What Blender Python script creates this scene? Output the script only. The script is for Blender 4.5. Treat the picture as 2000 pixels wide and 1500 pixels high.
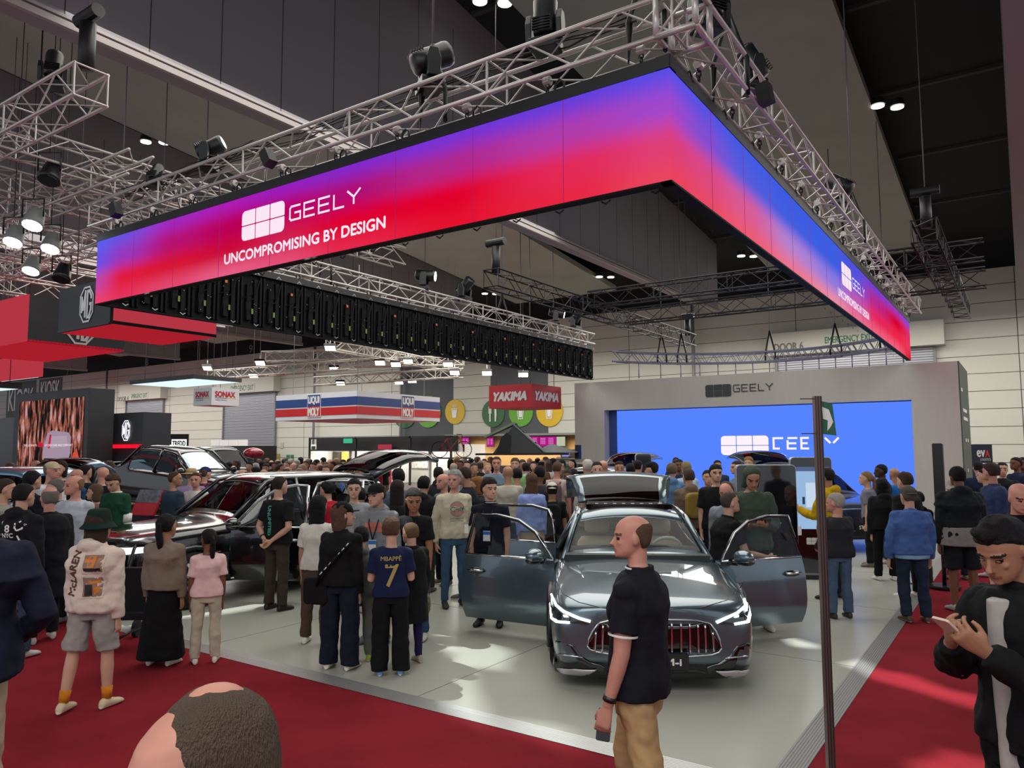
import bpy, math, random
from math import sin, cos, pi, radians, sqrt, atan2, hypot
from mathutils import Vector, Matrix
from mathutils.bvhtree import BVHTree
V = Vector
random.seed(7)
SC = bpy.context.scene
COL = SC.collection
for _o in list(bpy.data.objects):
    bpy.data.objects.remove(_o)

# ---------------------------------------------------------------- camera
# eye height 2.15 m, raised phone; the hall's axes are the world's axes, the stand's corner is at (-1.31, 4.86)
FPX, HC = 1462.0, 2.15
YAW, PITCH, ROLL = radians(34.3), radians(4.85), radians(-0.2)
_cy, _sy, _cp, _sp = cos(YAW), sin(YAW), cos(PITCH), sin(PITCH)
_fw = V((-_sy*_cp, _cy*_cp, _sp)); _r0 = V((_cy, _sy, 0)); _u0 = _r0.cross(_fw)
_r = cos(ROLL)*_r0 + sin(ROLL)*_u0; _u = -sin(ROLL)*_r0 + cos(ROLL)*_u0
EYE = V((0, 0, HC))
camd = bpy.data.cameras.new('camera'); cam = bpy.data.objects.new('camera', camd); COL.objects.link(cam)
camd.sensor_fit = 'HORIZONTAL'; camd.sensor_width = 36.0; camd.lens = 36.0*FPX/2000.0
camd.clip_start = 0.05; camd.clip_end = 300
_m = Matrix((_r, _u, -_fw)).transposed().to_4x4(); _m.translation = EYE
cam.matrix_world = _m
SC.camera = cam

# ---------------------------------------------------------------- world, exposure, hall light
SC.view_settings.view_transform = 'Standard'
try: SC.view_settings.look = 'None'
except Exception: pass
SC.view_settings.exposure = 0.0; SC.view_settings.gamma = 1.0; SC.view_settings.use_curve_mapping = False
w = bpy.data.worlds.new('hall_air'); SC.world = w; w.use_nodes = True
_bg = w.node_tree.nodes['Background']; _bg.inputs[0].default_value = (0.80, 0.86, 0.94, 1); _bg.inputs[1].default_value = 0.85

def area(name, loc, size, power, col=(1, 1, 1), rot=(0, 0, 0), sy=None, spread=180):
    l = bpy.data.lights.new(name, 'AREA'); l.energy = power; l.color = col; l.size = size; l.spread = radians(spread)
    if sy: l.shape = 'RECTANGLE'; l.size_y = sy
    o = bpy.data.objects.new(name, l); o.location = loc; o.rotation_euler = rot; COL.objects.link(o); return o
def spot(name, loc, target, power, deg, col=(1, 1, 1), blend=0.3, rad=0.08):
    l = bpy.data.lights.new(name, 'SPOT'); l.energy = power; l.color = col; l.spot_size = radians(deg); l.spot_blend = blend; l.shadow_soft_size = rad
    o = bpy.data.objects.new(name, l); o.location = loc
    o.rotation_euler = (V(target)-V(loc)).to_track_quat('-Z', 'Y').to_euler(); COL.objects.link(o); return o
# broad unseen area lights added at roof height for the hall's general brightness
area('hall_fill_light', (-7, 12, 8.6), 9, 1100, (1.0, 0.97, 0.90), sy=14)
area('hall_fill_light', (-22, 16, 9.0), 10, 1800, (1.0, 0.96, 0.90), sy=16)
area('hall_fill_light', (-40, 26, 8.4), 12, 2800, (1.0, 0.97, 0.92), sy=16)
area('hall_fill_light', (-16, 30, 7.7), 20, 2200, (1.0, 0.97, 0.90), sy=8)
area('hall_fill_light', (-66, 31, 8.6), 34, 3600, (1.0, 0.97, 0.92), sy=7)  # added to brighten the left end of the far wall
area('hall_fill_light', (-3, 33, 7.8), 12, 700, (1.0, 0.97, 0.90), sy=4)  # added to brighten the right end of the far wall
area('hall_fill_light', (0, -3, 8.0), 8, 700, (1.0, 0.95, 0.88), sy=8)
area('hall_fill_light', (4, 22, 8.2), 5, 1000, (1.0, 0.97, 0.90), sy=18)

def at(px, py, depth): return EYE + (_r*((px-1000)/FPX) - _u*((py-750)/FPX) + _fw)*depth
def _ray(px, py): return _r*((px-1000)/FPX) - _u*((py-750)/FPX) + _fw
def onz(px, py, z=0.0): d = _ray(px, py); return EYE + d*((z-HC)/d.z)
def onx(px, py, x): d = _ray(px, py); return EYE + d*(x/d.x)
def ony(px, py, y): d = _ray(px, py); return EYE + d*(y/d.y)

# ---------------------------------------------------------------- materials
def lin(c):
    if isinstance(c, str):
        c = c.lstrip('#'); c = [int(c[i:i+2], 16)/255 for i in (0, 2, 4)]
        return tuple((x/12.92 if x <= 0.04045 else ((x+0.055)/1.055)**2.4) for x in c) + (1,)
    return tuple(c[:3]) + (1,)
_M = {}
def mat(name, col='808080', rough=0.6, metal=0.0, coat=0.0, bump=0.0, bscale=60.0, var=0.0, vscale=4.0, trans=0.0, spec=0.5, alpha=1.0, aniso=None):
    if name in _M: return _M[name]
    m = bpy.data.materials.new(name); m.use_nodes = True; nt = m.node_tree; N = nt.nodes; L = nt.links
    b = N['Principled BSDF']; c = lin(col)
    b.inputs['Base Color'].default_value = c; b.inputs['Roughness'].default_value = rough; b.inputs['Metallic'].default_value = metal
    b.inputs['Coat Weight'].default_value = coat; b.inputs['Coat Roughness'].default_value = 0.03
    b.inputs['Specular IOR Level'].default_value = spec
    if trans: b.inputs['Transmission Weight'].default_value = trans; b.inputs['IOR'].default_value = 1.05
    if alpha < 1: b.inputs['Alpha'].default_value = alpha
    if bump or var:
        tc = N.new('ShaderNodeTexCoord')
        mp = N.new('ShaderNodeMapping'); L.new(tc.outputs['Object'], mp.inputs[0])
        if aniso: mp.inputs['Scale'].default_value = aniso
    if var:
        n = N.new('ShaderNodeTexNoise'); n.inputs['Scale'].default_value = vscale; n.inputs['Detail'].default_value = 5; L.new(mp.outputs[0], n.inputs['Vector'])
        r = N.new('ShaderNodeMapRange'); r.inputs[1].default_value = 0.3; r.inputs[2].default_value = 0.7; r.inputs[3].default_value = 1-var; r.inputs[4].default_value = 1+var
        L.new(n.outputs['Fac'], r.inputs[0])
        mx = N.new('ShaderNodeVectorMath'); mx.operation = 'SCALE'; mx.inputs[0].default_value = c[:3]; L.new(r.outputs[0], mx.inputs['Scale']); L.new(mx.outputs[0], b.inputs['Base Color'])
    if bump:
        n2 = N.new('ShaderNodeTexNoise'); n2.inputs['Scale'].default_value = bscale; n2.inputs['Detail'].default_value = 3; L.new(mp.outputs[0], n2.inputs['Vector'])
        bp = N.new('ShaderNodeBump'); bp.inputs['Strength'].default_value = bump; bp.inputs['Distance'].default_value = 0.02; L.new(n2.outputs['Fac'], bp.inputs['Height']); L.new(bp.outputs[0], b.inputs['Normal'])
    _M[name] = m; return m
def cloth(col, rough=0.85):
    return mat('cloth_'+str(col), col, rough, bump=0.35, bscale=9, var=0.10, vscale=14, spec=0.2)
def emit(name, col, strength=1.0):
    if name in _M: return _M[name]
    m = bpy.data.materials.new(name); m.use_nodes = True; nt = m.node_tree; nt.nodes.clear()
    e = nt.nodes.new('ShaderNodeEmission'); e.inputs[0].default_value = lin(col); e.inputs[1].default_value = strength
    o = nt.nodes.new('ShaderNodeOutputMaterial'); nt.links.new(e.outputs[0], o.inputs[0]); _M[name] = m; return m
def emit_attr(name, strength=1.0, pix=0.0):
    if name in _M: return _M[name]
    m = bpy.data.materials.new(name); m.use_nodes = True; nt = m.node_tree; nt.nodes.clear()
    a = nt.nodes.new('ShaderNodeAttribute'); a.attribute_name = 'Col'
    e = nt.nodes.new('ShaderNodeEmission'); e.inputs[1].default_value = strength; nt.links.new(a.outputs[0], e.inputs[0])
    o = nt.nodes.new('ShaderNodeOutputMaterial'); nt.links.new(e.outputs[0], o.inputs[0]); _M[name] = m; return m
def glass(name, tint=(0.75, 0.85, 0.85), a=0.25, rough=0.02):
    """thin car glass: mirror coat over a tinted see-through sheet"""
    if name in _M: return _M[name]
    m = bpy.data.materials.new(name); m.use_nodes = True; nt = m.node_tree; nt.nodes.clear(); N = nt.nodes
    t = N.new('ShaderNodeBsdfTransparent'); t.inputs[0].default_value = tuple(tint)+(1,)
    g = N.new('ShaderNodeBsdfGlossy'); g.inputs['Roughness'].default_value = rough; g.inputs[0].default_value = (1, 1, 1, 1)
    f = N.new('ShaderNodeFresnel'); f.inputs[0].default_value = 1.5
    mr = N.new('ShaderNodeMath'); mr.operation = 'MULTIPLY_ADD'; mr.inputs[1].default_value = 0.24; mr.inputs[2].default_value = a*0.04; nt.links.new(f.outputs[0], mr.inputs[0])
    mx = N.new('ShaderNodeMixShader'); nt.links.new(mr.outputs[0], mx.inputs[0]); nt.links.new(t.outputs[0], mx.inputs[1]); nt.links.new(g.outputs[0], mx.inputs[2])
    o = N.new('ShaderNodeOutputMaterial'); nt.links.new(mx.outputs[0], o.inputs[0]); _M[name] = m; return m

# ---------------------------------------------------------------- mesh building
class MB:
    def __init__(s): s.v = []; s.f = []; s.m = []; s.sm = []
    def add(s, vs, fs, mi=0, smooth=False):
        n = len(s.v); s.v += [tuple(p) for p in vs]
        for f in fs: s.f.append(tuple(i+n for i in f)); s.m.append(mi); s.sm.append(smooth)
        return s
    def bx(s, x0, x1, y0, y1, z0, z1, mi=0, M=None):
        vs = [V((x, y, z)) for z in (z0, z1) for y in (y0, y1) for x in (x0, x1)]
        if M: vs = [M @ p for p in vs]
        return s.add(vs, [(0, 2, 3, 1), (4, 5, 7, 6), (0, 1, 5, 4), (2, 6, 7, 3), (0, 4, 6, 2), (1, 3, 7, 5)], mi)
    def box(s, c, d, mi=0, M=None):
        T = Matrix.Translation(V(c)) @ (M or Matrix())
        return s.bx(-d[0]/2, d[0]/2, -d[1]/2, d[1]/2, -d[2]/2, d[2]/2, mi, T)
    def rbox(s, c, d, r=0.02, mi=0, M=None, n=4):
        """box with rounded vertical-plan corners in its local xz (thin slab in y)"""
        x, z = d[0]/2-r, d[2]/2-r; P = []
        for cx, cz, a0 in ((x, z, 0), (-x, z, 90), (-x, -z, 180), (x, -z, 270)):
            for k in range(n+1): a = radians(a0+90*k/n); P.append((cx+r*cos(a), cz+r*sin(a)))
        T = Matrix.Translation(V(c)) @ (M or Matrix())
        return s.prism(P, -d[1]/2, d[1]/2, mi, T)
    def prism(s, P, y0, y1, mi=0, M=None):
        """polygon P in local xz, extruded along local y"""
        n = len(P); vs = [V((p[0], y, p[1])) for y in (y0, y1) for p in P]
        if M: vs = [M @ p for p in vs]
        fs = [tuple(range(n)), tuple(range(2*n-1, n-1, -1))] + [(i, i+n, (i+1) % n+n, (i+1) % n) for i in range(n)]
        return s.add(vs, fs, mi)
    def tube(s, pts, r, n=8, mi=0, cap=True, smooth=True, M=None):
        pts = [V(p) for p in pts]; R = r if isinstance(r, (list, tuple)) else [r]*len(pts)
        rings = []; up = None
        for i, p in enumerate(pts):
            t = (pts[min(i+1, len(pts)-1)]-pts[max(i-1, 0)]); t = t.normalized() if t.length > 1e-9 else V((0, 0, 1))
            if up is None: up = V((0, 0, 1)) if abs(t.z) < 0.9 else V((1, 0, 0))
            a = up.cross(t).normalized(); b = t.cross(a); up = b
            rings.append([p+(a*cos(2*pi*k/n)+b*sin(2*pi*k/n))*R[i] for k in range(n)])
        return s.loft(rings, mi, cap, smooth, M)
    def loft(s, rings, mi=0, cap=True, smooth=True, M=None, closed=True):
        n = len(rings[0]); vs = [p for r in rings for p in r]
        if M: vs = [M @ V(p) for p in vs]
        fs = []; kk = n if closed else n-1
        for i in range(len(rings)-1):
            for k in range(kk): fs.append((i*n+k, i*n+(k+1) % n, (i+1)*n+(k+1) % n, (i+1)*n+k))
        if cap: fs += [tuple(range(n-1, -1, -1)), tuple(range((len(rings)-1)*n, len(rings)*n))]
        return s.add(vs, fs, mi, smooth)
    def ell(s, c, r, M=None, nu=12, nv=8, mi=0):
        if not isinstance(r, (list, tuple)): r = (r, r, r)
        rings = []
        for j in range(nv+1):
            a = -pi/2+pi*j/nv; ca = max(cos(a), 0.02)
            rings.append([V((r[0]*ca*cos(2*pi*k/nu), r[1]*ca*sin(2*pi*k/nu), r[2]*sin(a))) for k in range(nu)])
        T = Matrix.Translation(V(c)) @ (M or Matrix())
        return s.loft(rings, mi, True, True, T)
    def cyl(s, c, r, h, axis='z', n=20, mi=0, r2=None):
        c = V(c); d = {'x': V((1, 0, 0)), 'y': V((0, 1, 0)), 'z': V((0, 0, 1))}[axis]*h/2
        return s.tube([c-d, c+d], [r, r if r2 is None else r2], n, mi, True, False)
    def obj(s, name, mats, parent=None, M=None, bevel=0, sub=0):
        if not isinstance(mats, (list, tuple)): mats = [mats]
        me = bpy.data.meshes.new(name); me.from_pydata(s.v, [], s.f)
        for m in mats: me.materials.append(m)
        me.polygons.foreach_set('material_index', s.m); me.polygons.foreach_set('use_smooth', s.sm); me.update()
        o = bpy.data.objects.new(name, me); COL.objects.link(o)
        if M is not None: o.matrix_basis = M
        if parent: o.parent = parent
        if bevel:
            b = o.modifiers.new('b', 'BEVEL'); b.width = bevel; b.segments = 2; b.limit_method = 'ANGLE'; b.angle_limit = radians(40)
        if sub: q = o.modifiers.new('s', 'SUBSURF'); q.levels = sub; q.render_levels = sub
        return o
def RZ(a): return Matrix.Rotation(a, 4, 'Z')
def RX(a): return Matrix.Rotation(a, 4, 'X')
def RY(a): return Matrix.Rotation(a, 4, 'Y')
def TR(*p): return Matrix.Translation(V(p) if len(p) == 3 else V(p[0]))
def SCL(x, y, z): return Matrix.Diagonal((x, y, z, 1))
def tag(o, label, cat, group=None, kind=None):
    o['label'] = label; o['category'] = cat
    if group: o['group'] = group
    if kind: o['kind'] = kind
    return o
def thing(name, label, cat, loc=(0, 0, 0), rz=0.0, group=None, M=None):
    o = bpy.data.objects.new(name, None); COL.objects.link(o); o.empty_display_size = 0.1
    if M is not None: o.matrix_basis = M
    else: o.location = loc; o.rotation_euler = (0, 0, rz)
    return tag(o, label, cat, group)
def struct(o): o['kind'] = 'structure'; return o
_TX = {}
def text_geo(s, res=3):
    """glyph outlines as a flat mesh in xy, unit cap height, origin centre"""
    if s in _TX: return _TX[s]
    c = bpy.data.curves.new('t', 'FONT'); c.body = s; c.size = 1.0; c.resolution_u = res
    o = bpy.data.objects.new('t', c); me = o.to_mesh()
    vs = [v.co.copy() for v in me.vertices]; fs = [tuple(p.vertices) for p in me.polygons]
    o.to_mesh_clear(); bpy.data.objects.remove(o); bpy.data.curves.remove(c)
    x0 = min(v.x for v in vs); x1 = max(v.x for v in vs); y0 = min(v.y for v in vs); y1 = max(v.y for v in vs)
    vs = [V(((v.x-(x0+x1)/2)/0.7, (v.y-(y0+y1)/2)/0.7, 0)) for v in vs]
    _TX[s] = (vs, fs, (x1-x0)/0.7); return _TX[s]
def add_text(mb, s, cx, cz, w, h, M, mi=0, y=-0.004, bold=0.0, lean=0.0):
    """letters in the local xz plane facing local -y, fitted to w x h"""
    vs, fs, tw = text_geo(s); ymax = max(v.y for v in vs)
    kx, ky = w/tw, h/2/ymax
    offs = [(0, 0)] if not bold else [(-bold, 0), (bold, 0), (0, bold), (0, -bold)]
    for i, (ox, oz) in enumerate(offs):
        mb.add([M @ V((cx+v.x*kx+ox+lean*v.y*ky, y-0.0004*i, cz+v.y*ky+oz)) for v in vs], fs, mi)
def strokes(mb, lines, wd, M, mi=0, y=-0.004, th=0.002):
    """thick polylines in local xz"""
    for L in lines:
        for i in range(len(L)-1):
            a = V((L[i][0], 0, L[i][1])); b = V((L[i+1][0], 0, L[i+1][1])); d = (b-a).normalized(); n = V((-d.z, 0, d.x))*wd/2; e = d*wd*0.0
            j = d*wd/2 if i < len(L)-2 else V(); k = d*wd/2 if i > 0 else V()
            P = [a-n-k, b-n+j, b+n+j, a+n-k]; P = [p+V((0, y-i*0.0002, 0)) for p in P]
            mb.add([M @ p for p in P], [(0, 1, 2, 3)], mi)
# ---------------------------------------------------------------- hall: floor, roof, far wall
def floor_mat(name, col, seam=None, **k):
    return mat(name, col, **k)
M_carpet = mat('red_carpet', '#85202a', 0.95, bump=0.6, bscale=180, var=0.16, vscale=1.6, spec=0.1)
M_stage = mat('stage_floor', '#a9aa9f', 0.30, bump=0.02, bscale=3, var=0.05, vscale=0.8, spec=0.45)
M_alu = mat('ribbed_aluminium', '#a4a6a4', 0.38, metal=0.55)
M_black = mat('black_paint', '#0c0c0e', 0.5); M_dkgrey = mat('dark_grey', '#232427', 0.55); M_seam = mat('seam', '#3c3d3b', 0.8)
M_wall = mat('hall_panel', '#bdbcb0', 0.75, var=0.03, vscale=0.3); M_wgrey = mat('wall_charcoal', '#4a4d50', 0.7)
M_roofdk = mat('roof_black', '#1b1c1e', 0.85, var=0.15, vscale=1.5); M_rooflt = mat('roof_panel', '#9ba096', 0.8, var=0.07, vscale=0.7)
M_beam = mat('beam_panel', '#8c898d', 0.8, var=0.05, vscale=0.5); M_beamtrim = mat('beam_trim', '#a39a98', 0.6)
M_white = mat('white_paint', '#dcdcd8', 0.5); M_silver = mat('truss_alu', '#c2bcb8', 0.35, metal=0.45)
M_trblk = mat('truss_black', '#16161a', 0.4, metal=0.4); M_plblk = mat('black_plastic', '#101113', 0.38, spec=0.5)
M_chrome = mat('chrome', '#d8dadc', 0.08, metal=1.0); M_rubber = mat('rubber', '#0d0d0e', 0.8)

struct(MB().bx(-110, 20, -8, 40, -0.2, 0, 0).obj('floor', M_carpet))
m = MB().bx(-13.2, -1.47, 5.0, 24.0, 0.002, 0.03, 0)
for x in (-4.4, -7.4, -10.4): m.bx(x-0.004, x+0.004, 5.0, 22.4, 0.03, 0.0304, 1)
for y in (8.0, 11.0, 14.0, 17.0, 20.0): m.bx(-13.2, -1.47, y-0.004, y+0.004, 0.03, 0.0304, 1)
struct(m.obj('floor_stand', [M_stage, M_seam]))
# ramped ribbed edging along both open sides of the stand
m = MB()
def ramp(mb, p, q, n, w0, w1):
    """strip from p to q; n points outwards; ribs run along"""
    k = 9
    for i in range(k):
        a, b = i/k, (i+1)/k; g = 0.12/k
        for (s0, s1, mi, dz) in ((a, b-g, 0, 0.0), (b-g, b, 1, -0.003)):
            z0 = 0.030*(1-s0)+0.004; z1 = 0.030*(1-s1)+0.004
            P = [p+n*(w0+(w1-w0)*s0), q+n*(w0+(w1-w0)*s0), q+n*(w0+(w1-w0)*s1), p+n*(w0+(w1-w0)*s1)]
            P = [V((P[0].x, P[0].y, z0+dz)), V((P[1].x, P[1].y, z0+dz)), V((P[2].x, P[2].y, z1+dz)), V((P[3].x, P[3].y, z1+dz))]
            mb.add(P, [(0, 1, 2, 3)], mi)
ramp(m, V((-13.2, 5.0, 0)), V((-1.31, 5.0, 0)), V((0, -1, 0)), 0, 0.14)
struct(m.obj('trim_1', [M_alu, M_seam])); m = MB()
ramp(m, V((-1.47, 5.0, 0)), V((-1.47, 24.0, 0)), V((1, 0, 0)), 0, 0.16)
struct(m.obj('trim_2', [M_alu, M_seam]))
M_mgfl = mat('dark_gloss_floor', '#2c2a2c', 0.25)
struct(MB().bx(-44, -14.6, 5.0, 20, 0.002, 0.03).obj('floor_left_stand', M_mgfl))
M_gfl = mat('grey_aisle', '#5b5450', 0.8, var=0.1)
struct(MB().bx(-60, 10, 26.5, 38, 0.002, 0.01).obj('floor_far', M_gfl))

def zr(y, o=0.0): return 14.0-0.1*y+o
def topz(x, y):
    u = (-3.1-x) % PER
    return zr(y)+(-0.005 if u < 6.4 and y < 35.4 else 0.89)
PER = 14.4
def roofslab(mb, x0, x1, y0, y1, o, th, mi=0):
    vs = [(x0, y0, zr(y0, o)), (x1, y0, zr(y0, o)), (x1, y1, zr(y1, o)), (x0, y1, zr(y1, o))]
    vs += [(a, b, c+th) for a, b, c in vs]
    mb.add(vs, [(0, 1, 2, 3), (4, 7, 6, 5), (0, 4, 5, 1), (1, 5, 6, 2), (2, 6, 7, 3), (3, 7, 4, 0)], mi)
m = MB(); roofslab(m, -112, 20, -8, 40, 0.9, 0.2)
struct(m.obj('ceiling', M_roofdk))
PER = 14.4
m = MB()
for k in range(0, 7):
    x1 = -3.1-PER*k; roofslab(m, x1-6.4, x1, -8, 35.5, 0.0, 0.25)
struct(m.obj('ceiling_panels', M_rooflt))
m = MB()
for k in range(0, 7):
    x = -PER*k
    for y in (14.8, 19.3, 23.7, 28.2, 32.7):
        roofslab(m, x-3.1, x+0.05, y-0.06, y+0.06, 0.80, 0.1)
        roofslab(m, x-11.3, x-9.5, y-0.06, y+0.06, 0.80, 0.1)
struct(m.obj('trim_3', mat('roof_batten', '#3b3c3d', 0.8)))
for k in range(0, 6):
    x = -11.38-PER*k; zb = 8.4 if k < 2 else 9.15
    m = MB(); y0, y1 = -8.0, 33.6
    vs = [(x, y0, zb), (x, y1, zb), (x, y1, zr(y1, .9)), (x, y0, zr(y0, .9))]; vs += [(a-0.35, b, c) for a, b, c in vs]
    m.add(vs, [(3, 2, 1, 0), (4, 5, 6, 7), (0, 1, 5, 4), (1, 2, 6, 5), (2, 3, 7, 6), (3, 0, 4, 7)], 0)
    m.bx(x-0.36, x+0.04, y0, y1+0.05, zb-0.05, zb, 0); m.bx(x-0.02, x+0.06, y0, y1+0.05, zb-0.07, zb+0.03, 1); m.bx(x-0.02, x+0.07, y0, y1+0.05, zb+0.06, zb+0.11, 1)
    for i in range(32): m.bx(x-0.001, x+0.003, y0+1.3*i-0.008, y0+1.3*i+0.008, zb+0.11, zr(y0+1.3*i, .1), 2)
    struct(m.obj('trim_beam', [M_beam, M_beamtrim, M_seam]))
# right-hand boxed beam
m = MB(); vs = [(0.05, -8, 8.4), (0.05, 36, 8.4), (0.05, 36, zr(36, .9)), (0.05, -8, zr(-8, .9))]; vs += [(3.2, b, c) for a, b, c in vs]
m.add(vs, [(0, 1, 2, 3), (7, 6, 5, 4), (0, 4, 5, 1), (1, 5, 6, 2), (2, 6, 7, 3), (3, 7, 4, 0)], 0)
struct(m.obj('trim_4', M_beam))

# far wall at y = 38
WY = 38.0
m = MB().bx(-110, 14, WY, WY+0.4, 0, 9.8, 0)
for k in range(13):
    z = 0.68+0.765*k
    if z < 9.7: m.bx(-110, 14, WY-0.006, WY, z-0.012, z+0.012, 1)
for x in range(-108, 14, 9): m.bx(x-0.015, x+0.015, WY-0.005, WY, 0, 9.8, 1)
m.bx(-110, 14, WY+0.6, WY+1.0, 9.5, 12, 2)
struct(m.obj('wall_back', [M_wall, M_seam, M_roofdk]))
def wallrect(px0, px1, y0, y1, mi, mb, d=0.02, dep=0.02):
    a = ony(px0, y0, WY-d); b = ony(px1, y1, WY-d)
    mb.bx(a.x, b.x, WY-d-dep, WY-d, min(a.z, b.z), max(a.z, b.z), mi); return a, b
# painted charcoal fields on the far wall
m = MB(); wallrect(782, 885, 640, 851, 0, m, 0.012, 0.006); wallrect(958, 1071, 640, 849, 0, m, 0.012, 0.006)
wallrect(15, 66, 748, 850, 0, m, 0.012, 0.006); wallrect(77, 118, 741, 830, 0, m, 0.012, 0.006)
for px0, px1, yt, yb in ((16, 66, 762, 800), (79, 117, 746, 776)):
    a = ony(px0, yt, WY-0.03); b = ony(px1, yb, WY-0.03)
    add_text(m, 'KIOSK', (a.x+b.x)/2, (a.z+b.z)/2, (b.x-a.x)*0.92, (a.z-b.z), TR(0, WY-0.03, 0), 1, bold=0.03)
struct(m.obj('trim_5', [M_wgrey, M_white]))
# grey tubular columns
for px, yt, yb in ((782, 680, 905), (1358, 600, 760), (612, 680, 900), (204, 715, 900)):
    p = ony(px, 850, WY-0.5); struct(MB().tube([(p.x, p.y, 0), (p.x, p.y, 9.8)], 0.09, 10).obj('trim_column', mat('column_grey', '#77787a', 0.5)))
# bay numerals on the dark upstand
for s, px, py in (('9', 490, 681), ('8', 287, 707), ('7', 132, 727)):
    p = ony(px, py, WY-0.1); m = MB(); add_text(m, s, 0, 0, 0.42, 0.62, TR(p.x, WY-0.1, p.z), 0, bold=0.02)
    tag(m.obj('bay_number', mat('numeral_grey', '#77776f', 0.7)), {'9': 'grey numeral nine on the dark upstand, nearest to the hanging screen ring', '8': 'grey numeral eight on the dark upstand, between the nine and the seven', '7': 'grey numeral seven on the dark upstand above the kiosk lettering'}[s], 'number')
# roller doors
M_roll = mat('roller_steel', '#9c9ca2', 0.35, metal=0.5)
def rollerdoor(name, px0, px1, ytop, lint, txt, txtpx, ex=None, ztop=None):
    a = ony(px0, ytop, WY-0.15); b = ony(px1, ytop, WY-0.15); z1 = (a.z+b.z)/2
    t = bpy.data.objects.new(name, None); COL.objects.link(t); struct(t)
    m = MB(); n = int(z1/0.11)
    for i in range(n): m.bx(a.x, b.x, WY-0.10-0.02*(i % 2), WY-0.03, z1*i/n, z1*(i+0.7)/n, 0)
    m.bx(a.x, b.x, WY-0.09, WY-0.02, 0, z1, 1); m.obj('curtain', [M_roll, mat('roller_gap', '#6c6c70', 0.6)], t)
    m = MB().bx(a.x-0.3, b.x+0.5, WY-0.7, WY-0.01, z1, z1+lint, 0)
    m.bx(a.x-0.12, a.x, WY-0.2, WY, 0, z1, 1); m.bx(b.x, b.x+0.12, WY-0.2, WY, 0, z1, 1)
    m.obj('lintel', [M_wall, mat('column_grey', '#77787a', 0.5)], t)
    if txt:
        p = ony(txtpx[0], txtpx[1], WY-0.72); m = MB(); add_text(m, txt, p.x, p.z, txtpx[2], txtpx[3], TR(0, WY-0.72, 0), 0, bold=0.01)
        m.obj('door_number', mat('stencil_grey', '#6d6a68', 0.8), t)
    if ex:
        p = ony(ex[0], ex[1], WY-0.72); m = MB().bx(p.x-ex[2]/2-0.12, p.x+ex[2]/2+0.12, WY-0.73, WY-0.70, p.z-ex[3]*0.8, p.z+ex[3]*0.8, 0)
        add_text(m, 'EMERGENCY EXIT', p.x, p.z, ex[2], ex[3], TR(0, WY-0.73, 0), 1, bold=0.008)
        m.obj('exit_lettering', [M_wall, mat('exit_green', '#1d6b45', 0.6)], t)
rollerdoor('door_4', 247, 318, 781, 1.45, 'DOOR 4', (240, 779, 1.9, 0.42), (272, 773, 2.6, 0.40))
rollerdoor('door_5', 438, 537, 768, 1.45, None, None, (473, 758, 2.9, 0.42))
rollerdoor('door_6', 1518, 1822, 687, 1.1, 'DOOR 6', (1540, 677, 1.35, 0.36), (1658, 661, 2.1, 0.30))
# round food and coffee discs
def disc_sign(px, py, rpx, col, icon, label):
    c = ony(px, py, WY-0.25); e = ony(px, py-rpx, WY-0.25); R = e.z-c.z
    t = thing('food_sign', label, 'sign', (c.x, WY-0.10, c.z), group='round food signs on the far wall')
    R *= 1.0
    MB().cyl((0, 0.05, 0), R, 0.08, 'y', 40, 0).obj('disc', mat('disc_'+col, col, 0.5), t)
    m = MB(); I = Matrix()
    if icon == 'cup':
        m.prism([(-0.27*R, 0.15*R), (0.27*R, 0.15*R), (0.19*R, -0.5*R), (-0.19*R, -0.5*R)], -0.03, 0, 0, I); m.bx(-0.32*R, 0.32*R, -0.03, 0, 0.19*R, 0.27*R)
        for k in (-0.14, 0, 0.14): strokes(m, [[(k*R, 0.36*R), (k*R+0.04*R, 0.45*R), (k*R-0.03*R, 0.52*R), (k*R+0.02*R, 0.62*R)]], 0.04*R, I, 0, -0.02)
    elif icon == 'fork':
        for k in (-0.34, -0.25, -0.16): m.bx(k*R-0.03*R, k*R+0.03*R, -0.03, 0, 0.1*R, 0.5*R)
        m.bx(-0.37*R, -0.13*R, -0.03, 0, -0.02*R, 0.12*R); m.bx(-0.3*R, -0.2*R, -0.03, 0, -0.6*R, 0)
        m.prism([(0.15*R, 0.5*R), (0.3*R, 0.4*R), (0.32*R, -0.1*R), (0.27*R, -0.6*R), (0.18*R, -0.6*R), (0.17*R, 0)], -0.03, 0, 0, I)
    else:
        strokes(m, [[(-0.26*R, 0.35*R), (0.26*R, 0.35*R), (0.18*R, -0.45*R), (-0.18*R, -0.45*R), (-0.26*R, 0.35*R)]], 0.06*R, I, 0, -0.02)
        m.prism([(-0.16*R, 0.2*R), (0.16*R, 0.2*R), (0.12*R, -0.35*R), (-0.12*R, -0.35*R)], -0.02, 0, 0, I)
    m.obj('icon', M_white, t)
disc_sign(787, 805, 31, '#2f5e35', 'fork', 'dark green round fork sign, left part behind the tricolour hanging banner')
disc_sign(833, 804, 31, '#5c9a2d', 'glass', 'leaf green round drink sign just right under the tricolour banner')
disc_sign(885, 804, 24, '#c9a51e', 'cup', 'yellow round hot cup sign with steam lines, fully in view')
disc_sign(960, 807, 27, '#2f5e35', 'fork', 'dark green round fork and knife sign left behind the red hanging box')
disc_sign(1014, 805, 28, '#5c9a2d', 'glass', 'leaf green round glass sign below the middle of the red hanging box')
disc_sign(1070, 803, 30, '#c9a51e', 'glass', 'yellow round cup sign at the right under the red hanging box')
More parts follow.
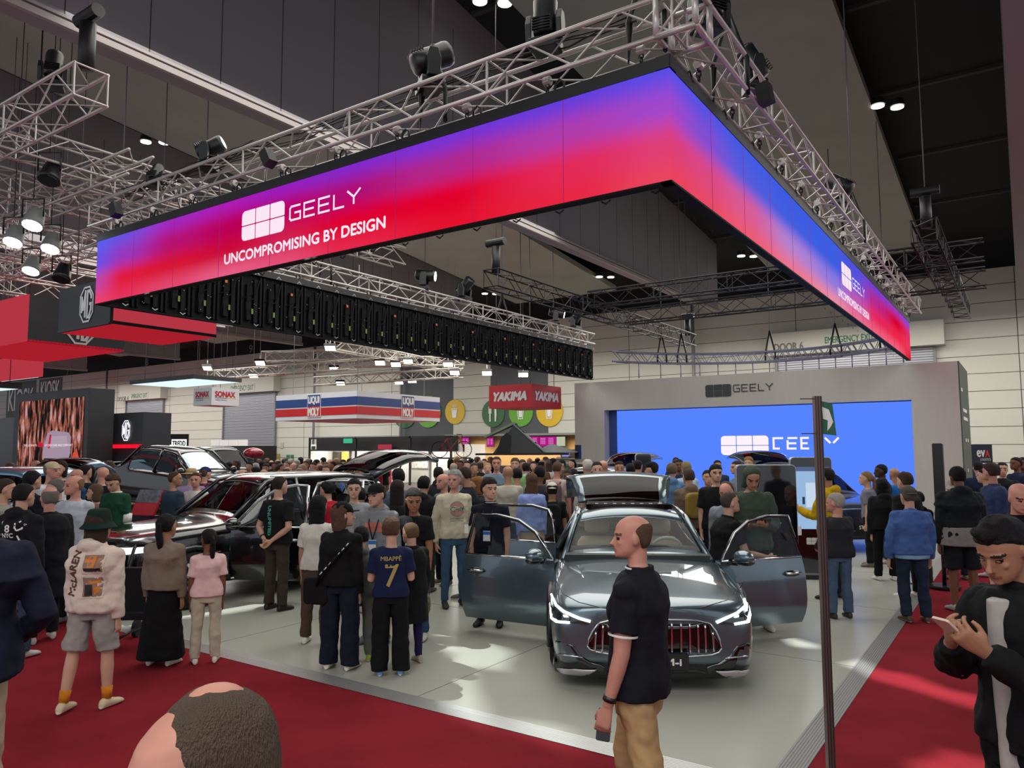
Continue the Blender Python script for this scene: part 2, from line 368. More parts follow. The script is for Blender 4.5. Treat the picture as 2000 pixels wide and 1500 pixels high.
# recessed roof lamp pairs
M_lamp = emit('lamp_glow', '#fff6e6', 7.0)
ORD = ['first', 'second', 'third', 'fourth', 'fifth', 'sixth', 'seventh', 'eighth', 'ninth', 'tenth', 'eleventh', 'twelfth', 'thirteenth', 'fourteenth', 'fifteenth', 'sixteenth', 'seventeenth']
for kx, y, where in ((0, 22.9, 'at the upper right'), (1, 13.7, 'at the very top edge'), (1, 33.3, 'rightmost inside the ring'), (2, 33.3, 'middle inside the ring'), (3, 33.3, 'leftmost inside the ring'), (3, 13.7, 'at the upper left')):
    x = -2.72-7.15*kx; p = V((x, y, zr(y)+0.02))
    for dx, lr in ((-0.22, 'left'), (0.22, 'right')):
        t = thing('ceiling_light', 'round roof downlight, %s one of the pair %s' % (lr, where), 'light', (x+dx, y+dx*0.9, p.z), group='round downlights in the roof slots')
        MB().cyl((0, 0, 0.12), 0.20, 0.2, 'z', 16, 0, 0.16).obj('housing', M_dkgrey, t); MB().cyl((0, 0, -0.01), 0.17, 0.02, 'z', 16).obj('lens', M_lamp, t)
# ---------------------------------------------------------------- ring of hanging LED walls
def led_grid(name, table, us, M, w, h, parent, nx=64, ny=14, strength=1.0):
    """picture content of a lit screen: a coarse colour table smoothly interpolated over a real panel"""
    ss = lambda t: t*t*(3-2*t)
    T = [[lin([c/255 for c in ((x/255) if False else x for x in col)]) if False else [((c/255)/12.92 if c/255 <= 0.04045 else ((c/255+0.055)/1.055)**2.4) for c in col] for col in row] for row in table]
    def sample(u, v):
        i = 0
        while i < len(us)-2 and u > us[i+1]: i += 1
        fu = min(max((u-us[i])/(us[i+1]-us[i]), 0), 1); fu = ss(fu)
        nv = len(T[0])-1; q = min(v*nv, nv-1e-6); j = int(q); fv = ss(q-j)
        return [(T[i][j][k]*(1-fu)+T[i+1][j][k]*fu)*(1-fv)+(T[i][j+1][k]*(1-fu)+T[i+1][j+1][k]*fu)*fv for k in range(3)]
    vs = []; cs = []
    for j in range(ny+1):
        for i in range(nx+1):
            u, v = i/nx, j/ny; vs.append(M @ V((u*w, 0, h*(1-v)))); cs.append(sample(u, v))
    fs = [(j*(nx+1)+i, j*(nx+1)+i+1, (j+1)*(nx+1)+i+1, (j+1)*(nx+1)+i) for j in range(ny) for i in range(nx)]
    me = bpy.data.meshes.new(name); me.from_pydata(vs, [], fs)
    a = me.color_attributes.new('Col', 'FLOAT_COLOR', 'POINT')
    for i, c in enumerate(cs): a.data[i].color = (*c, 1)
    me.materials.append(emit_attr('led_picture', 1.0)); o = bpy.data.objects.new(name, me); COL.objects.link(o); o.parent = parent
    return o
def geely_mark(mb, x, z, s, M, mi, y=-0.006, face=True):
    """six-pane shield emblem, width 1.17 s, height s"""
    W, H, g = 2.15*s, s, 0.035*s; cw, ch = (W-2*g)/3, (H-g)/2
    for i in range(3):
        for j in range(2):
            x0 = x-W/2+i*(cw+g); z0 = z-H/2+j*(ch+g); x1, z1 = x0+cw, z0+ch; r = 0.17*s; P = []
            for (cx, cz, a0, rnd) in ((x1, z1, 0, i == 2 and j == 1), (x0, z1, 90, i == 0 and j == 1), (x0, z0, 180, i == 0 and j == 0), (x1, z0, 270, i == 2 and j == 0)):
                rr = r if rnd else 0.03*s; ox = cx-rr if cx == x1 else cx+rr; oz = cz-rr if cz == z1 else cz+rr
                for k in range(5): a = radians(a0+90*k/4); P.append((ox+rr*cos(a), oz+rr*sin(a)))
            mb.add([M @ V((p[0], y, p[1])) for p in P], [tuple(range(len(P)))], mi)
def geely_word(mb, x, z, w, h, M, mi, y=-0.006, th=0.13, gap=False):
    """the word in wide squared letters, left edge x, centre z"""
    lw = w/5.35; t = th*h; A, B = z-h/2+t/2, z+h/2-t/2
    def L(i): return x+i*(w-lw)/4+0.0
    g = L(0); c = 0.12*h
    strokes(mb, [[(g+lw*.8, B), (g+c, B), (g, B-c), (g, A+c), (g+c, A), (g+lw*.8, A), (g+lw*.8, z), (g+lw*.35, z)]], t, M, mi, y)
    for k in (1, 2):
        e = L(k); strokes(mb, [[(e+lw*.8, B), (e, B), (e, A), (e+lw*.8, A)], [(e, z), (e+lw*.72, z)]], t, M, mi, y)
    e = L(3); strokes(mb, [[(e, B), (e, A), (e+lw*.72, A)]], t, M, mi, y)
    e = L(4)-0.03*w; strokes(mb, [[(e, B), (e+lw*.45, z), (e+lw*.9, B)], [(e+lw*.45, z), (e+lw*.45, A)]], t, M, mi, y)

RX0, RX1, RY0, RY1, RZ0, RZ1 = -12.15, -2.41, 6.0, 22.6, 4.46, 5.47
M_ledw = emit('led_white', '#fbe6f4', 1.0); M_cab = mat('led_cabinet', '#060609', 0.7, var=0.2, vscale=9, spec=.2); M_ring = mat('rigging_black', '#0e0e10', 0.5)
FRONT = [[(88,95,238),(105,80,228),(195,70,165),(236,68,105)], [(105,80,222),(150,55,190),(226,28,58),(228,50,92)], [(160,40,192),(182,18,115),(214,20,50),(226,72,112)],
 [(172,28,182),(186,0,88),(202,8,58),(232,95,135)], [(150,30,190),(186,0,92),(205,30,78),(228,80,120)], [(130,40,200),(176,12,112),(222,0,48),(228,40,76)],
 [(115,52,214),(178,40,140),(226,0,42),(229,18,46)], [(98,62,218),(176,60,172),(226,42,88),(231,38,66)], [(88,76,228),(160,72,205),(222,62,120),(233,70,95)]]
FU = [0, .08, .22, .36, .46, .58, .75, .9, 1]
RIGHT = [[(92,78,228),(158,72,205),(220,62,118),(235,66,92)], [(86,82,228),(130,78,208),(220,72,130),(232,74,100)], [(66,90,226),(84,92,220),(215,92,150),(236,90,116)],
 [(60,92,226),(62,94,224),(178,130,208),(236,118,142)], [(60,94,226),(58,94,226),(140,122,222),(236,140,160)], [(74,82,222),(84,84,222),(190,90,180),(236,112,140)],
 [(112,64,208),(185,40,140),(230,40,90),(240,96,125)], [(150,60,190),(216,0,38),(238,38,72),(246,92,122)], [(128,72,216),(222,48,110),(236,58,88),(220,18,48)]]
RU = [0, .05, .13, .25, .41, .52, .66, .85, 1]
def ledwall(name, label, M, L, table, us, logo, lit=True):
    """M: local x along the wall, -y outwards, z up, origin at lower left"""
    h = RZ1-RZ0; t = thing(name, label, 'screen', M=M, group='four sides of the hanging screen ring')
    if lit: led_grid('led_picture', table, us, Matrix(), L, h, t)
    m = MB(); n = int(round(L/0.5)); p = L/n
    for i in range(n):
        x0 = i*p; m.bx(x0+0.004, x0+p-0.004, 0.004, 0.05, 0.0, h, 0)
        m.bx(x0+0.02, x0+0.06, 0.05, 0.10, 0.03, h-0.03, 0); m.bx(x0+p-0.06, x0+p-0.02, 0.05, 0.10, 0.03, h-0.03, 0)
        m.bx(x0+0.12, x0+0.20, 0.05, 0.11, 0.08, 0.92, 0); m.bx(x0+0.26, x0+0.36, 0.05, 0.11, 0.12, 0.80, 0)
        m.tube([(x0+0.1, 0.13, h*0.9), (x0+0.2, 0.15, h*0.55), (x0+0.38, 0.13, h*0.45), (x0+0.42, 0.13, 0.1)], 0.012, 5, 0)
        m.tube([(x0+0.30, 0.13, h*0.95), (x0+0.28, 0.16, h*0.6), (x0+p-0.02, 0.14, h*0.5)], 0.01, 5, 0)
    m.bx(0, L, 0.0, 0.10, -0.02, 0, 0)
    m.obj('cabinets', M_cab, t)
    m = MB(); rnd = random.Random(len(name)+int(L*10))
    for i in range(n):
        x = (i+0.5)*p
        for z in (0.03, h-0.03): strokes(m, [[(x-0.05, z), (x, z+(0.05 if z > 0.5 else -0.03)), (x+0.05, z)]], 0.016, TR(0, 0.26, 0) @ SCL(1, -1, 1), 0, 0)
        for q in range(5):
            a, b = x+rnd.uniform(-.2, .2), rnd.uniform(.1, .9); m.bx(a, a+0.012, 0.1, 0.13, b, b+0.012, 0)
    m.obj('latches', mat('latch_steel', '#8d9096', 0.3, metal=0.8), t)
    m = MB()
    for i in range(n):
        x = (i+0.5)*p
        m.bx(x-0.02, x+0.02, 0.12, 0.135, 0.24, 0.34, 0)
        if i % 3 == 1: m.bx(x+0.05, x+0.1, 0.12, 0.135, 0.74, 0.79, 1)
    m.obj('cable_tags', [mat('tag_green', '#5f7c2a', 0.5), mat('tag_orange', '#c06a2c', 0.5)], t)
    MB().bx(-0.02, L+0.02, -0.01, 0.12, h, h+0.12, 0).obj('header_bar', M_ring, t)
    m = MB()
    for i in range(int(L/1.0)):
        x = 0.6+i*1.0; m.tube([(x-0.05, 0.04, h+0.12), (x-0.05, 0.04, h+0.2), (x, 0.04, h+0.24), (x+0.05, 0.04, h+0.2), (x+0.05, 0.04, h+0.12)], 0.012, 6)
    m.obj('lifting_eye', M_ring, t)
    if lit:
        m = MB(); nn = int(L/1.0)
        for i in range(1, nn): m.bx(i*L/nn-0.0025, i*L/nn+0.0025, -0.003, 0, 0, h, 0)
        m.obj('panel_joint', emit('led_joint', '#9c2a6c', 0.8), t)
        x, z, s = logo; m = MB(); I = Matrix()
        geely_mark(m, x, z, 0.40, I, 0); geely_word(m, x+0.535, z+0.0, 1.30, 0.20, I, 0)
        m.obj('emblem', M_ledw, t)
        m = MB(); add_text(m, 'UNCOMPROMISING BY DESIGN', x+0.69, z-0.39, 2.96, 0.135, I, 0, y=-0.006, bold=0.006); m.obj('slogan', M_ledw, t)
    return t
pa = ony(440, 500, 6.0); pb = ony(752, 460, 6.0)
ledwall('led_wall', 'front side of the hanging screen ring, red and violet with a white emblem and slogan', TR(RX0, RY0, RZ0), RX1-RX0, FRONT, FU, (4.175, 0.61, 1))
pc = onx(1665, 560, RX1).y
ledwall('led_wall', 'right side of the hanging screen ring, blue and red, running back to the stage', TR(RX1, RY0, RZ0) @ RZ(pi/2), RY1-RY0, RIGHT, RU, (7.84, 0.62, 1))
ledwall('led_wall', 'far left side of the hanging ring, its black cabinet backs and cables facing in', TR(RX0, RY1, RZ0) @ RZ(-pi/2), RY1-RY0-0.1, None, None, None, False)

# ---------------------------------------------------------------- truss
def truss(name, label, p, q, s=0.30, mats=None, up=(0, 0, 1), r=0.024, bay=0.5, group=None, rr=0.011, cat='truss', tri=False):
    p, q = V(p), V(q); d = (q-p); L = d.length; d.normalize(); u = V(up); n = d.cross(u).normalized(); u = n.cross(d)
    mm = mats or M_silver; t = thing(name, label, cat, p, group=group)
    O = [(-s/2, -s/2), (s/2, -s/2), (s/2, s/2), (-s/2, s/2)] if not tri else [(-s/2, 0), (s/2, 0), (0, s*.87)]
    for a, b in O:
        MB().tube([n*a+u*b, n*a+u*b+d*L], r, 8).obj('chord', mm, t)
    m = MB(); k = max(2, int(round(L/bay))); h = L/k
    for f in range(len(O)):
        A = n*O[f][0]+u*O[f][1]; B = n*O[(f+1) % len(O)][0]+u*O[(f+1) % len(O)][1]
        for i in range(k):
            a, b = (A, B) if i % 2 == 0 else (B, A); m.tube([a+d*h*i, b+d*h*(i+1)], rr, 5, 0, False)
        for i in range(0, k+1, 4): m.tube([A+d*h*i, B+d*h*i], rr*1.2, 5, 0, False)
    m.obj('lacing', mm, t)
    return t
G = 'silver trusses above the hanging screen ring'
truss('truss', 'silver box truss above the front red and violet screen wall', (-12.35, 6.12, 5.93), (-2.35, 6.12, 5.93), 0.36, group=G, up=(0, 0, 1))
truss('truss', 'silver box truss above the right blue and red screen wall', (-2.32, 6.3, 5.93), (-2.32, 22.9, 5.93), 0.36, group=G)
truss('truss', 'silver box truss above the black backs of the left screen wall', (-12.2, 6.3, 5.86), (-12.2, 22.7, 5.86), 0.34, group=G)
# corner block
t = thing('truss_corner', 'silver corner block joining two trusses above the near screen corner', 'truss', (-2.32, 6.12, 5.93)); m = MB(); s = 0.18
for a in (-s, s):
    for b in (-s, s): m.tube([(-s, a, b), (s, a, b)], 0.03); m.tube([(a, -s, b), (a, s, b)], 0.03); m.tube([(a, b, -s), (a, b, s)], 0.03)
m.tube([(-s, -s, -s), (s, -s, s)], 0.014); m.tube([(-s, s, -s), (s, s, s)], 0.014); m.obj('frame', M_silver, t)
# shackles and chains between truss and screens
def chain(x, y, z0, z1, axis, side='front', n=0):
    t = thing('chain', 'short black chain on the %s side of the screen ring, %s from its %s end' % (side, ORD[n], 'left' if side == 'front' else 'near'), 'chain', (x, y, 0), axis, group='chains on the %s of the screen ring' % side)
    m = MB(); n = 3
    for i in range(n):
        za = z0+(z1-z0)*i/n; zb = z0+(z1-z0)*(i+1)/n; w = 0.02
        if i % 2: m.tube([(0, -w, za), (0, -w, zb), (0, w, zb), (0, w, za), (0, -w, za)], 0.009, 5, 0)
        else: m.tube([(-w, 0, za), (-w, 0, zb), (w, 0, zb), (w, 0, za), (-w, 0, za)], 0.009, 5, 0)
    m.obj('links', M_ring, t)
    MB().cyl((0, 0, z1+0.02), 0.045, 0.07, 'x', 12).obj('clamp', M_silver, t)
for i in range(10): chain(-11.7+i*1.0, 6.06, 5.58, 5.72, 0, 'front', i)
for i in range(17): chain(-2.36, 6.6+i*0.98, 5.58, 5.72, pi/2, 'right', i)
for i in range(16): chain(-12.16, 7.4+i*1.0, 5.58, 5.69, pi/2, 'left', i)

def moving_head(p, yaw, pitch, label, on=False, s=1.0, hang=False):
    """moving-head stage lantern: base, yoke, head"""
    t = thing('moving_head_light', label, 'stage light', p, yaw, group='moving head stage lights on the trusses')
    t.scale = (s, s, -s if hang else s)
    MB().rbox((0, 0, 0.07), (0.36, 0.26, 0.14), 0.04).obj('base', M_plblk, t, bevel=0.01)
    m = MB()
    for sx in (-1, 1): m.prism([(-0.07, 0.12), (0.07, 0.12), (0.09, 0.34), (0.05, 0.46), (-0.05, 0.46), (-0.09, 0.34)], -0.035, 0.035, 0, TR(sx*0.19, 0, 0) @ RZ(pi/2))
    m.bx(-0.2, 0.2, -0.06, 0.06, 0.13, 0.17); m.obj('yoke', M_plblk, t, bevel=0.012)
    Mh = TR(0, 0, 0.40) @ RX(pitch); m = MB()
    R = [(-0.22, .10, .10), (-0.20, .14, .13), (-0.05, .15, .145), (0.08, .145, .14), (0.22, .15, .15), (0.27, .14, .14)]
    m.loft([[V((a*cos(2*pi*k/16)*(1.0 if abs(cos(2*pi*k/16)) < .8 else .96), y, b*sin(2*pi*k/16))) for k in range(16)] for y, a, b in R], 0, True, True, Mh)
    for k in range(5): m.bx(-0.11, 0.11, -0.20+0.035*k, -0.185+0.035*k, 0.12, 0.15, 0, Mh)
    m.obj('head', M_plblk, t)
    MB().tube([(0, 0.271, 0), (0, 0.285, 0)], 0.115, 16, 0, True, False, Mh).obj('lens', emit('lantern_lit', '#e8f4ff', 14) if on else mat('lens_dark', '#1b2230', 0.08, spec=0.8), t)
    return t
def pt(px, py, y=None, x=None): return ony(px, py, y) if y is not None else onx(px, py, x)
for (px, py, yaw, pit, s, lab) in ((835, 160, -.6, .5, .95, 'large black moving head light tilted up, second along the front ring truss'),
     (1062, 95, .2, 1.5, .85, 'large black moving head light standing upright on the front truss near the corner'),
     (403, 325, -1.0, .4, .8, 'black moving head light leaning over on the left part of the front truss'),
     (300, 355, .5, 1.0, .6, 'small black moving head light at the far left of the front ring truss')):
    p = ony(px, py, 6.12); moving_head((p.x, 6.15, 6.11), yaw, pit, lab, s=s)
for (px, yaw, pit, s, lab) in ((1393, 1.0, 1.5, .9, 'black moving head light just behind the near ring corner'), (1478, 2.2, 1.0, .8, 'black moving head light second along the right ring truss'),
     (1640, 1.5, .6, .9, 'black moving head light half way along the right ring truss')):
    p = onx(px, 300, -2.3); moving_head((-2.3, p.y, 6.11), yaw, pit, lab, s=s)
# cables heaped on the front truss
def cables(name, label, p, q, n, seed, sag=0.05, r=0.009, dz=0.2):
    rnd = random.Random(seed); p, q = V(p), V(q); m = MB()
    for i in range(n):
        a = rnd.uniform(-.12, .12); P = []
        for k in range(15):
            f = k/14; b = p.lerp(q, f)+V((rnd.uniform(-.03, .03), a+rnd.uniform(-.04, .04), dz+rnd.uniform(-sag*.3, sag))); P.append(b)
        m.tube(P, r, 5, 0)
    return tag(m.obj(name, M_plblk), label, 'cable')
cables('cable_bundle', 'black cables heaped on the front ring truss left of its middle', (-11.6, 6.12, 5.93), (-8.2, 6.12, 5.93), 9, 3, 0.10)
cables('cable_bundle', 'black cables running along the front ring truss toward its near corner', (-8.1, 6.12, 5.93), (-2.8, 6.12, 5.93), 4, 4, 0.05)
cables('cable_bundle', 'black cables lying along the left ring truss', (-12.2, 7, 5.86), (-12.2, 22, 5.86), 3, 5, 0.05)
# slings carrying the ring truss from hoist chains
def sling(x, y, z, lab, top=None, w=0.18, h=0.5):
    top = top or topz(x, y); t = thing('hoist_chain', lab, 'rigging', (x, y, 0), group='hoist chains and slings from the roof')
    MB().tube([(0, 0, z+h), (0, 0, top)], 0.012, 6).obj('chain', mat('hoist_steel', '#77777c', 0.5, metal=.5), t)
    m = MB()
    for a in (-w, w): m.tube([(0, 0, z+h), (a*0.5, 0, z+h*0.4), (a, 0, z-0.05), (a, 0, z-0.42), (a*0.9, .02, z-0.05)], 0.025, 6)
    m.obj('sling', M_ring, t)
p = ony(845, 200, 6.12); sling(p.x, 6.12, 6.13, 'black sling and hoist chain on the middle of the front ring truss')
p = ony(1262, 60, 6.12); sling(p.x, 6.12, 6.13, 'black sling and hoist chain on the front ring truss next to its near corner')
for px, lab in ((1430, 'nearest'), (1660, 'farthest')):
    p = onx(px, 300, -2.3); sling(-2.3, p.y, 6.12, 'hoist chain on the right ring truss, %s of the two' % lab)
for y, lab in ((10.8, 'near end'), (17.4, 'far half')): sling(-12.2, y, 6.05, 'hoist chain on the left ring truss, at its %s' % lab)
# lit and unlit lanterns on the left ring truss
for px, py, on, yaw, pit, lab in ((826, 535, True, 0.9, -0.1, 'lit white moving head light on the left ring truss, brightest of them'), (905, 560, False, 0.5, .8, 'unlit moving head light right of the brightest one on the left ring truss'),
                                  (1083, 605, True, .9, -.2, 'lit moving head light near the far end of the left ring truss'), (1122, 625, False, .3, 1.0, 'unlit moving head light at the far end of the left ring truss')):
    p = onx(px, py, -12.2); moving_head((-12.15, p.y, 6.03), pi+yaw+1.2, pit, lab, on=on, s=1.0)
# black truss rig above the stage
GB = 'black trusses above the stage'
truss('black_truss', 'black box truss running back, left one over the stage', (-9.85, 13.6, 6.0), (-9.85, 26.0, 6.0), 0.4, M_trblk, group=GB)
truss('black_truss', 'black box truss running back at the right, seen end on beside the ring', (-1.35, 15.6, 6.15), (-1.35, 26.0, 6.15), 0.42, M_trblk, group=GB)
truss('black_truss', 'black cross truss over the stage, the nearer and higher of two', (-9.8, 18.3, 6.25), (-0.5, 18.3, 6.25), 0.4, M_trblk, group=GB)
truss('black_truss', 'black cross truss over the stage, the farther one', (-9.8, 20.6, 6.1), (-0.55, 20.6, 6.1), 0.42, M_trblk, group=GB, bay=0.55)
def hoist(x, y, z, lab):
    t = thing('chain_hoist', lab, 'hoist', (x, y, z), group='motor hoists on trusses')
    MB().tube([(0, 0, 0), (0, 0, .62)], 0.10, 12).obj('chain_bag', M_ring, t)
    MB().cyl((0, 0, .72), 0.09, 0.5, 'x', 12).obj('motor', M_plblk, t)
    MB().tube([(0, 0, .8), (0, 0, topz(x, y)-z)], 0.012, 6).obj('chain', mat('hoist_steel', '#77777c', 0.5, metal=.5), t)
hoist(-9.85, 13.8, 6.15, 'black motor hoist hanging at the near end of the left black truss')
hoist(-1.35, 16.2, 6.35, 'black motor hoist on the black truss beside the ring at the right')
hoist(-9.85, 25.7, 6.15, 'black motor hoist at the far end of the left black truss')
# curved silver truss with drop bars over the stage wall
t = thing('curved_truss', 'silver curved truss in a long arc just above the stage wall', 'truss', (0, 0, 0))
arc = []
for k in range(17):
    f = k/16; x = -10.9+8.3*f; y = 21.9+2.6*(1-(2*f-1)**2)**0.8+0.9*f; arc.append(V((x, y, 4.93)))
for dz, dy in ((0, -.15), (0, .15), (.32, -.15), (.32, .15)): MB().tube([p+V((0, dy, dz)) for p in arc], 0.032, 6).obj('chord', mat('truss_screen_tint', '#80839c', .35, metal=.6), t)  # blue light of the stage screen is tinted into this truss colour
m = MB()
for i in range(16):
    for j in range(3):
        a = arc[i].lerp(arc[i+1], j/3); b = arc[i].lerp(arc[i+1], (j+1)/3)
        for dy in (-.13, .13): m.tube([a+V((0, dy, 0 if j % 2 else .32)), b+V((0, dy, .32 if j % 2 else 0))], 0.013, 5, 0, False)
        m.tube([a+V((0, -.13, 0)), b+V((0, .13, 0))], 0.009, 5, 0, False)
m.obj('lacing', mat('truss_screen_tint', '#80839c', .35, metal=.6), t)
for i in range(1, 17): MB().tube([arc[i]+V((0, -.13, 0)), arc[i]+V((0, -.13, -.52))], 0.018, 6).obj('drop_bar', mat('truss_screen_tint', '#80839c', .35, metal=.6), t)
for i, lab in ((2, 'leftmost'), (3, 'second from the left'), (8, 'middle'), (12, 'right of the middle'), (15, 'rightmost')):
    p = arc[i]; tt = thing('hoist_chain', 'hoist wire and black sling holding the curved truss, %s' % lab, 'rigging', (p.x, p.y, 0), group='slings on the curved truss')
    MB().tube([(0, 0, 5.95), (0, 0, topz(p.x, p.y))], 0.014, 6).obj('wire', mat('hoist_steel', '#77777c', 0.5, metal=.5), tt)
    m = MB(); [m.tube([(0, 0, 5.95), (a, 0, 5.2), (a, 0, 4.9)], 0.03, 6) for a in (-.16, .16)]; m.obj('sling', M_ring, tt)
# ---------------------------------------------------------------- stage wall with the big blue screen
SYF = 22.4
a = ony(1122, 748, SYF); b = ony(1870, 706, SYF); SX0, SX1, SZ = a.x, b.x, (a.z+b.z)/2
c = ony(1180, 802, SYF); d = ony(1780, 780, SYF); BX0, BX1, BZ = c.x, d.x, (c.z+d.z)/2
M_stw = mat('stage_wall_fabric', '#b2aca6', 0.55, bump=0.05, bscale=2, aniso=(3, 3, .3), var=0.03)
M_green = mat('stage_side_green', '#3e4a41', 0.5, var=.1)
t = thing('stage_wall', 'tall grey stage wall with a dark emblem above its wide blue screen', 'wall')
m = MB(); m.bx(SX0, BX0, SYF, 25.8, 0, SZ); m.bx(BX1, SX1, SYF, 25.8, 0, SZ); m.bx(BX0, BX1, SYF, 25.8, BZ, SZ); m.bx(BX0, BX1, SYF+.5, 25.8, 0, BZ)
m.obj('wall_body', M_stw, t)
m = MB(); m.bx(SX1, SX1+0.03, SYF, 25.8, 0, SZ); m.obj('side_print', M_green, t)
m = MB(); MS = TR(SX1+0.035, 0, 0) @ RZ(pi/2)
for z, w, y0 in ((3.62, .5, 22.8), (3.1, 1.5, 23.7), (2.88, 1.7, 23.8), (2.3, .4, 23.5), (2.3, .4, 24.3), (1.5, .3, 23.6)):
    m.bx(y0-w/2, y0+w/2, -0.006, -0.002, z-0.045, z+0.045, 0, MS)
m.obj('side_lettering', M_white, t)
t = thing('stage_screen', 'wide bright blue screen with a white emblem set in the stage wall', 'screen')
MB().bx(BX0, BX1-0.0, SYF+0.35, SYF+0.45, 0.1, BZ-0.01).obj('screen_case', mat('blue_reveal', '#27407e', 0.5), t)
MB().add([(BX0+0.3, SYF+0.34, 0.1), (BX1-0.01, SYF+0.34, 0.1), (BX1-0.01, SYF+0.34, BZ-0.02), (BX0+0.3, SYF+0.34, BZ-0.02)], [(0, 1, 2, 3)]).obj('picture', emit('screen_blue', '#5684ff', 1.0), t)
m = MB(); M0 = TR(0, SYF+0.33, 0); e = ony(1454, 870, SYF+.33); s = abs(ony(1454, 852, SYF+.33).z-ony(1454, 890, SYF+.33).z)
geely_mark(m, e.x, e.z, s*1.0, M0 @ TR(e.x, 0, 0) @ SCL(1.14, 1, 1) @ TR(-e.x, 0, 0), 0)
f0 = ony(1511, 866, SYF+.33); f1 = ony(1650, 862, SYF+.33)
h = s*0.52; z = f0.z; lw = (f1.x-f0.x)/5.6; x = f0.x
T = 0.10*s
strokes(m, [[(x+lw*.8, z+h/2), (x, z+h/2), (x, z-h/2), (x+lw*.5, z-h/2)]], T, M0, 0)
x += lw*1.15; strokes(m, [[(x+lw*.8, z+h/2), (x, z+h/2)], [(x, z), (x+lw*.7, z)], [(x, z+h*.3), (x, z-h/2), (x+lw*.7, z-h/2)]], T, M0, 0)
x += lw*1.1; strokes(m, [[(x+lw*.6, z+h/2), (x, z+h/2), (x, z-h/2), (x+lw*.6, z-h/2)], [(x, z), (x+lw*.5, z)]], T, M0, 0)
x += lw*1.15; strokes(m, [[(x, z+h/2), (x, z-h/2), (x+lw*.3, z-h/2)]], T, M0, 0)
x += lw*.7; strokes(m, [[(x, z+h/2), (x+lw*.42, z)], [(x+lw*.62, z), (x+lw*1.05, z+h/2)]], T, M0, 0)
m.obj('emblem', emit('screen_white', '#fff2fb', 1.0), t)
g0 = ony(1403, 763, SYF); g1 = ony(1433, 760, SYF); g2 = ony(1514, 760, SYF); m = MB(); M0 = TR(0, SYF-0.02, 0)
sz = abs(ony(1403, 750, SYF).z-ony(1403, 775, SYF).z); geely_mark(m, g0.x, g0.z, sz*.95, M0 @ SCL(1, 1, 1), 0)
geely_word(m, g1.x, g1.z+0.02, g2.x-g1.x, sz*.58, M0, 0, th=.12)
tag(m.obj('wall_emblem', mat('emblem_dark', '#2d3133', 0.4)), 'dark six pane emblem and lettering on the grey wall above the blue screen', 'logo')
# spotlight on the wall emblem
spot('emblem_spot', (-5.6, 19.5, 6.0), (-5.1, 22.4, 3.9), 45, 38, (0.86, 1.0, 0.9), 0.9)
# column loudspeakers
def col_speaker(px, pyt, y, label):
    p = ony(px, pyt, y); t = thing('column_speaker', label, 'speaker', (p.x, y, 0)); z = p.z
    MB().rbox((0, 0, z-0.62), (0.14, 0.16, 1.24), 0.02).obj('speaker_column', M_plblk, t)
    MB().tube([(0, 0, 0.02), (0, 0, z-1.24)], 0.03, 8).obj('pole', M_plblk, t); MB().cyl((0, 0, .04), .22, .03, 'z', 20).obj('base', M_plblk, t)
col_speaker(1831, 866, 13.2, 'slim black column speaker on a pole right of the blue screen')
col_speaker(1129, 869, 20.6, 'slim black column speaker standing at the left edge of the stage wall')

# ---------------------------------------------------------------- four-sided hanging signs
def boxsign(name, label, pxc, ytop, ybot, pxl, pxr, depth, build, group=None, hang=True):
    """near corner at depth; the left face looks to -y, the right face to +x"""
    A = at(pxc, ytop, depth); B = at(pxc, ybot, depth); h = A.z-B.z; z0 = B.z
    L = A.x-onx(pxl, 0, 1).x*0 - ony(pxl, (ytop+ybot)/2, A.y).x if pxl is not None else 0
    R = onx(pxr, (ytop+ybot)/2, A.x).y-A.y
    t = thing(name, label, 'sign', (A.x, A.y, z0), group=group)
    build(t, L, R, h)
    if hang:
        m = MB()
        for fx in (0.1, 0.9):
            for fy in (0.1, 0.9): m.tube([(-L*fx, R*fy, h), (-L*fx, R*fy, topz(A.x-L*fx, A.y+R*fy)-z0)], 0.012, 5)
        m.obj('hanging_wire', mat('hoist_steel', '#77777c', 0.5, metal=.5), t)
    return t, L, R, h, A
def MF(L): return TR(-L, 0, 0)            # left face: x from 0..L
def MR(): return RZ(pi/2)                 # right face: x from 0..R
def sonax(t, L, R, h):
    MB().bx(-L, 0, 0, R, 0, h).obj('box_body', mat('sign_white', '#d4d6da', .6), t)
    for M, w in ((MF(L), L), (MR(), R)):
        m = MB()
        add_text(m, 'SONAX', w*.48, h*.63, w*.72, h*.3, M, 0, -.01, .02); m.bx(w*.12, w*.55, -.012, -.004, h*.40, h*.43, 1, M); m.bx(w*.55, w*.88, -.012, -.004, h*.40, h*.43, 2, M)
        add_text(m, 'MADE IN GERMANY', w*.35, h*.3, w*.42, h*.07, M, 1, -.01)
        m.obj('lettering', [mat('sonax_red', '#b01722', .5), mat('navy_print', '#1b2a55', .5), mat('print_yellow', '#d8c53a', .5)], t)
boxsign('hanging_sign', 'white four sided hanging sign with red lettering, in front of the middle roller door', 414, 756, 791, 378, 467, 34, sonax)
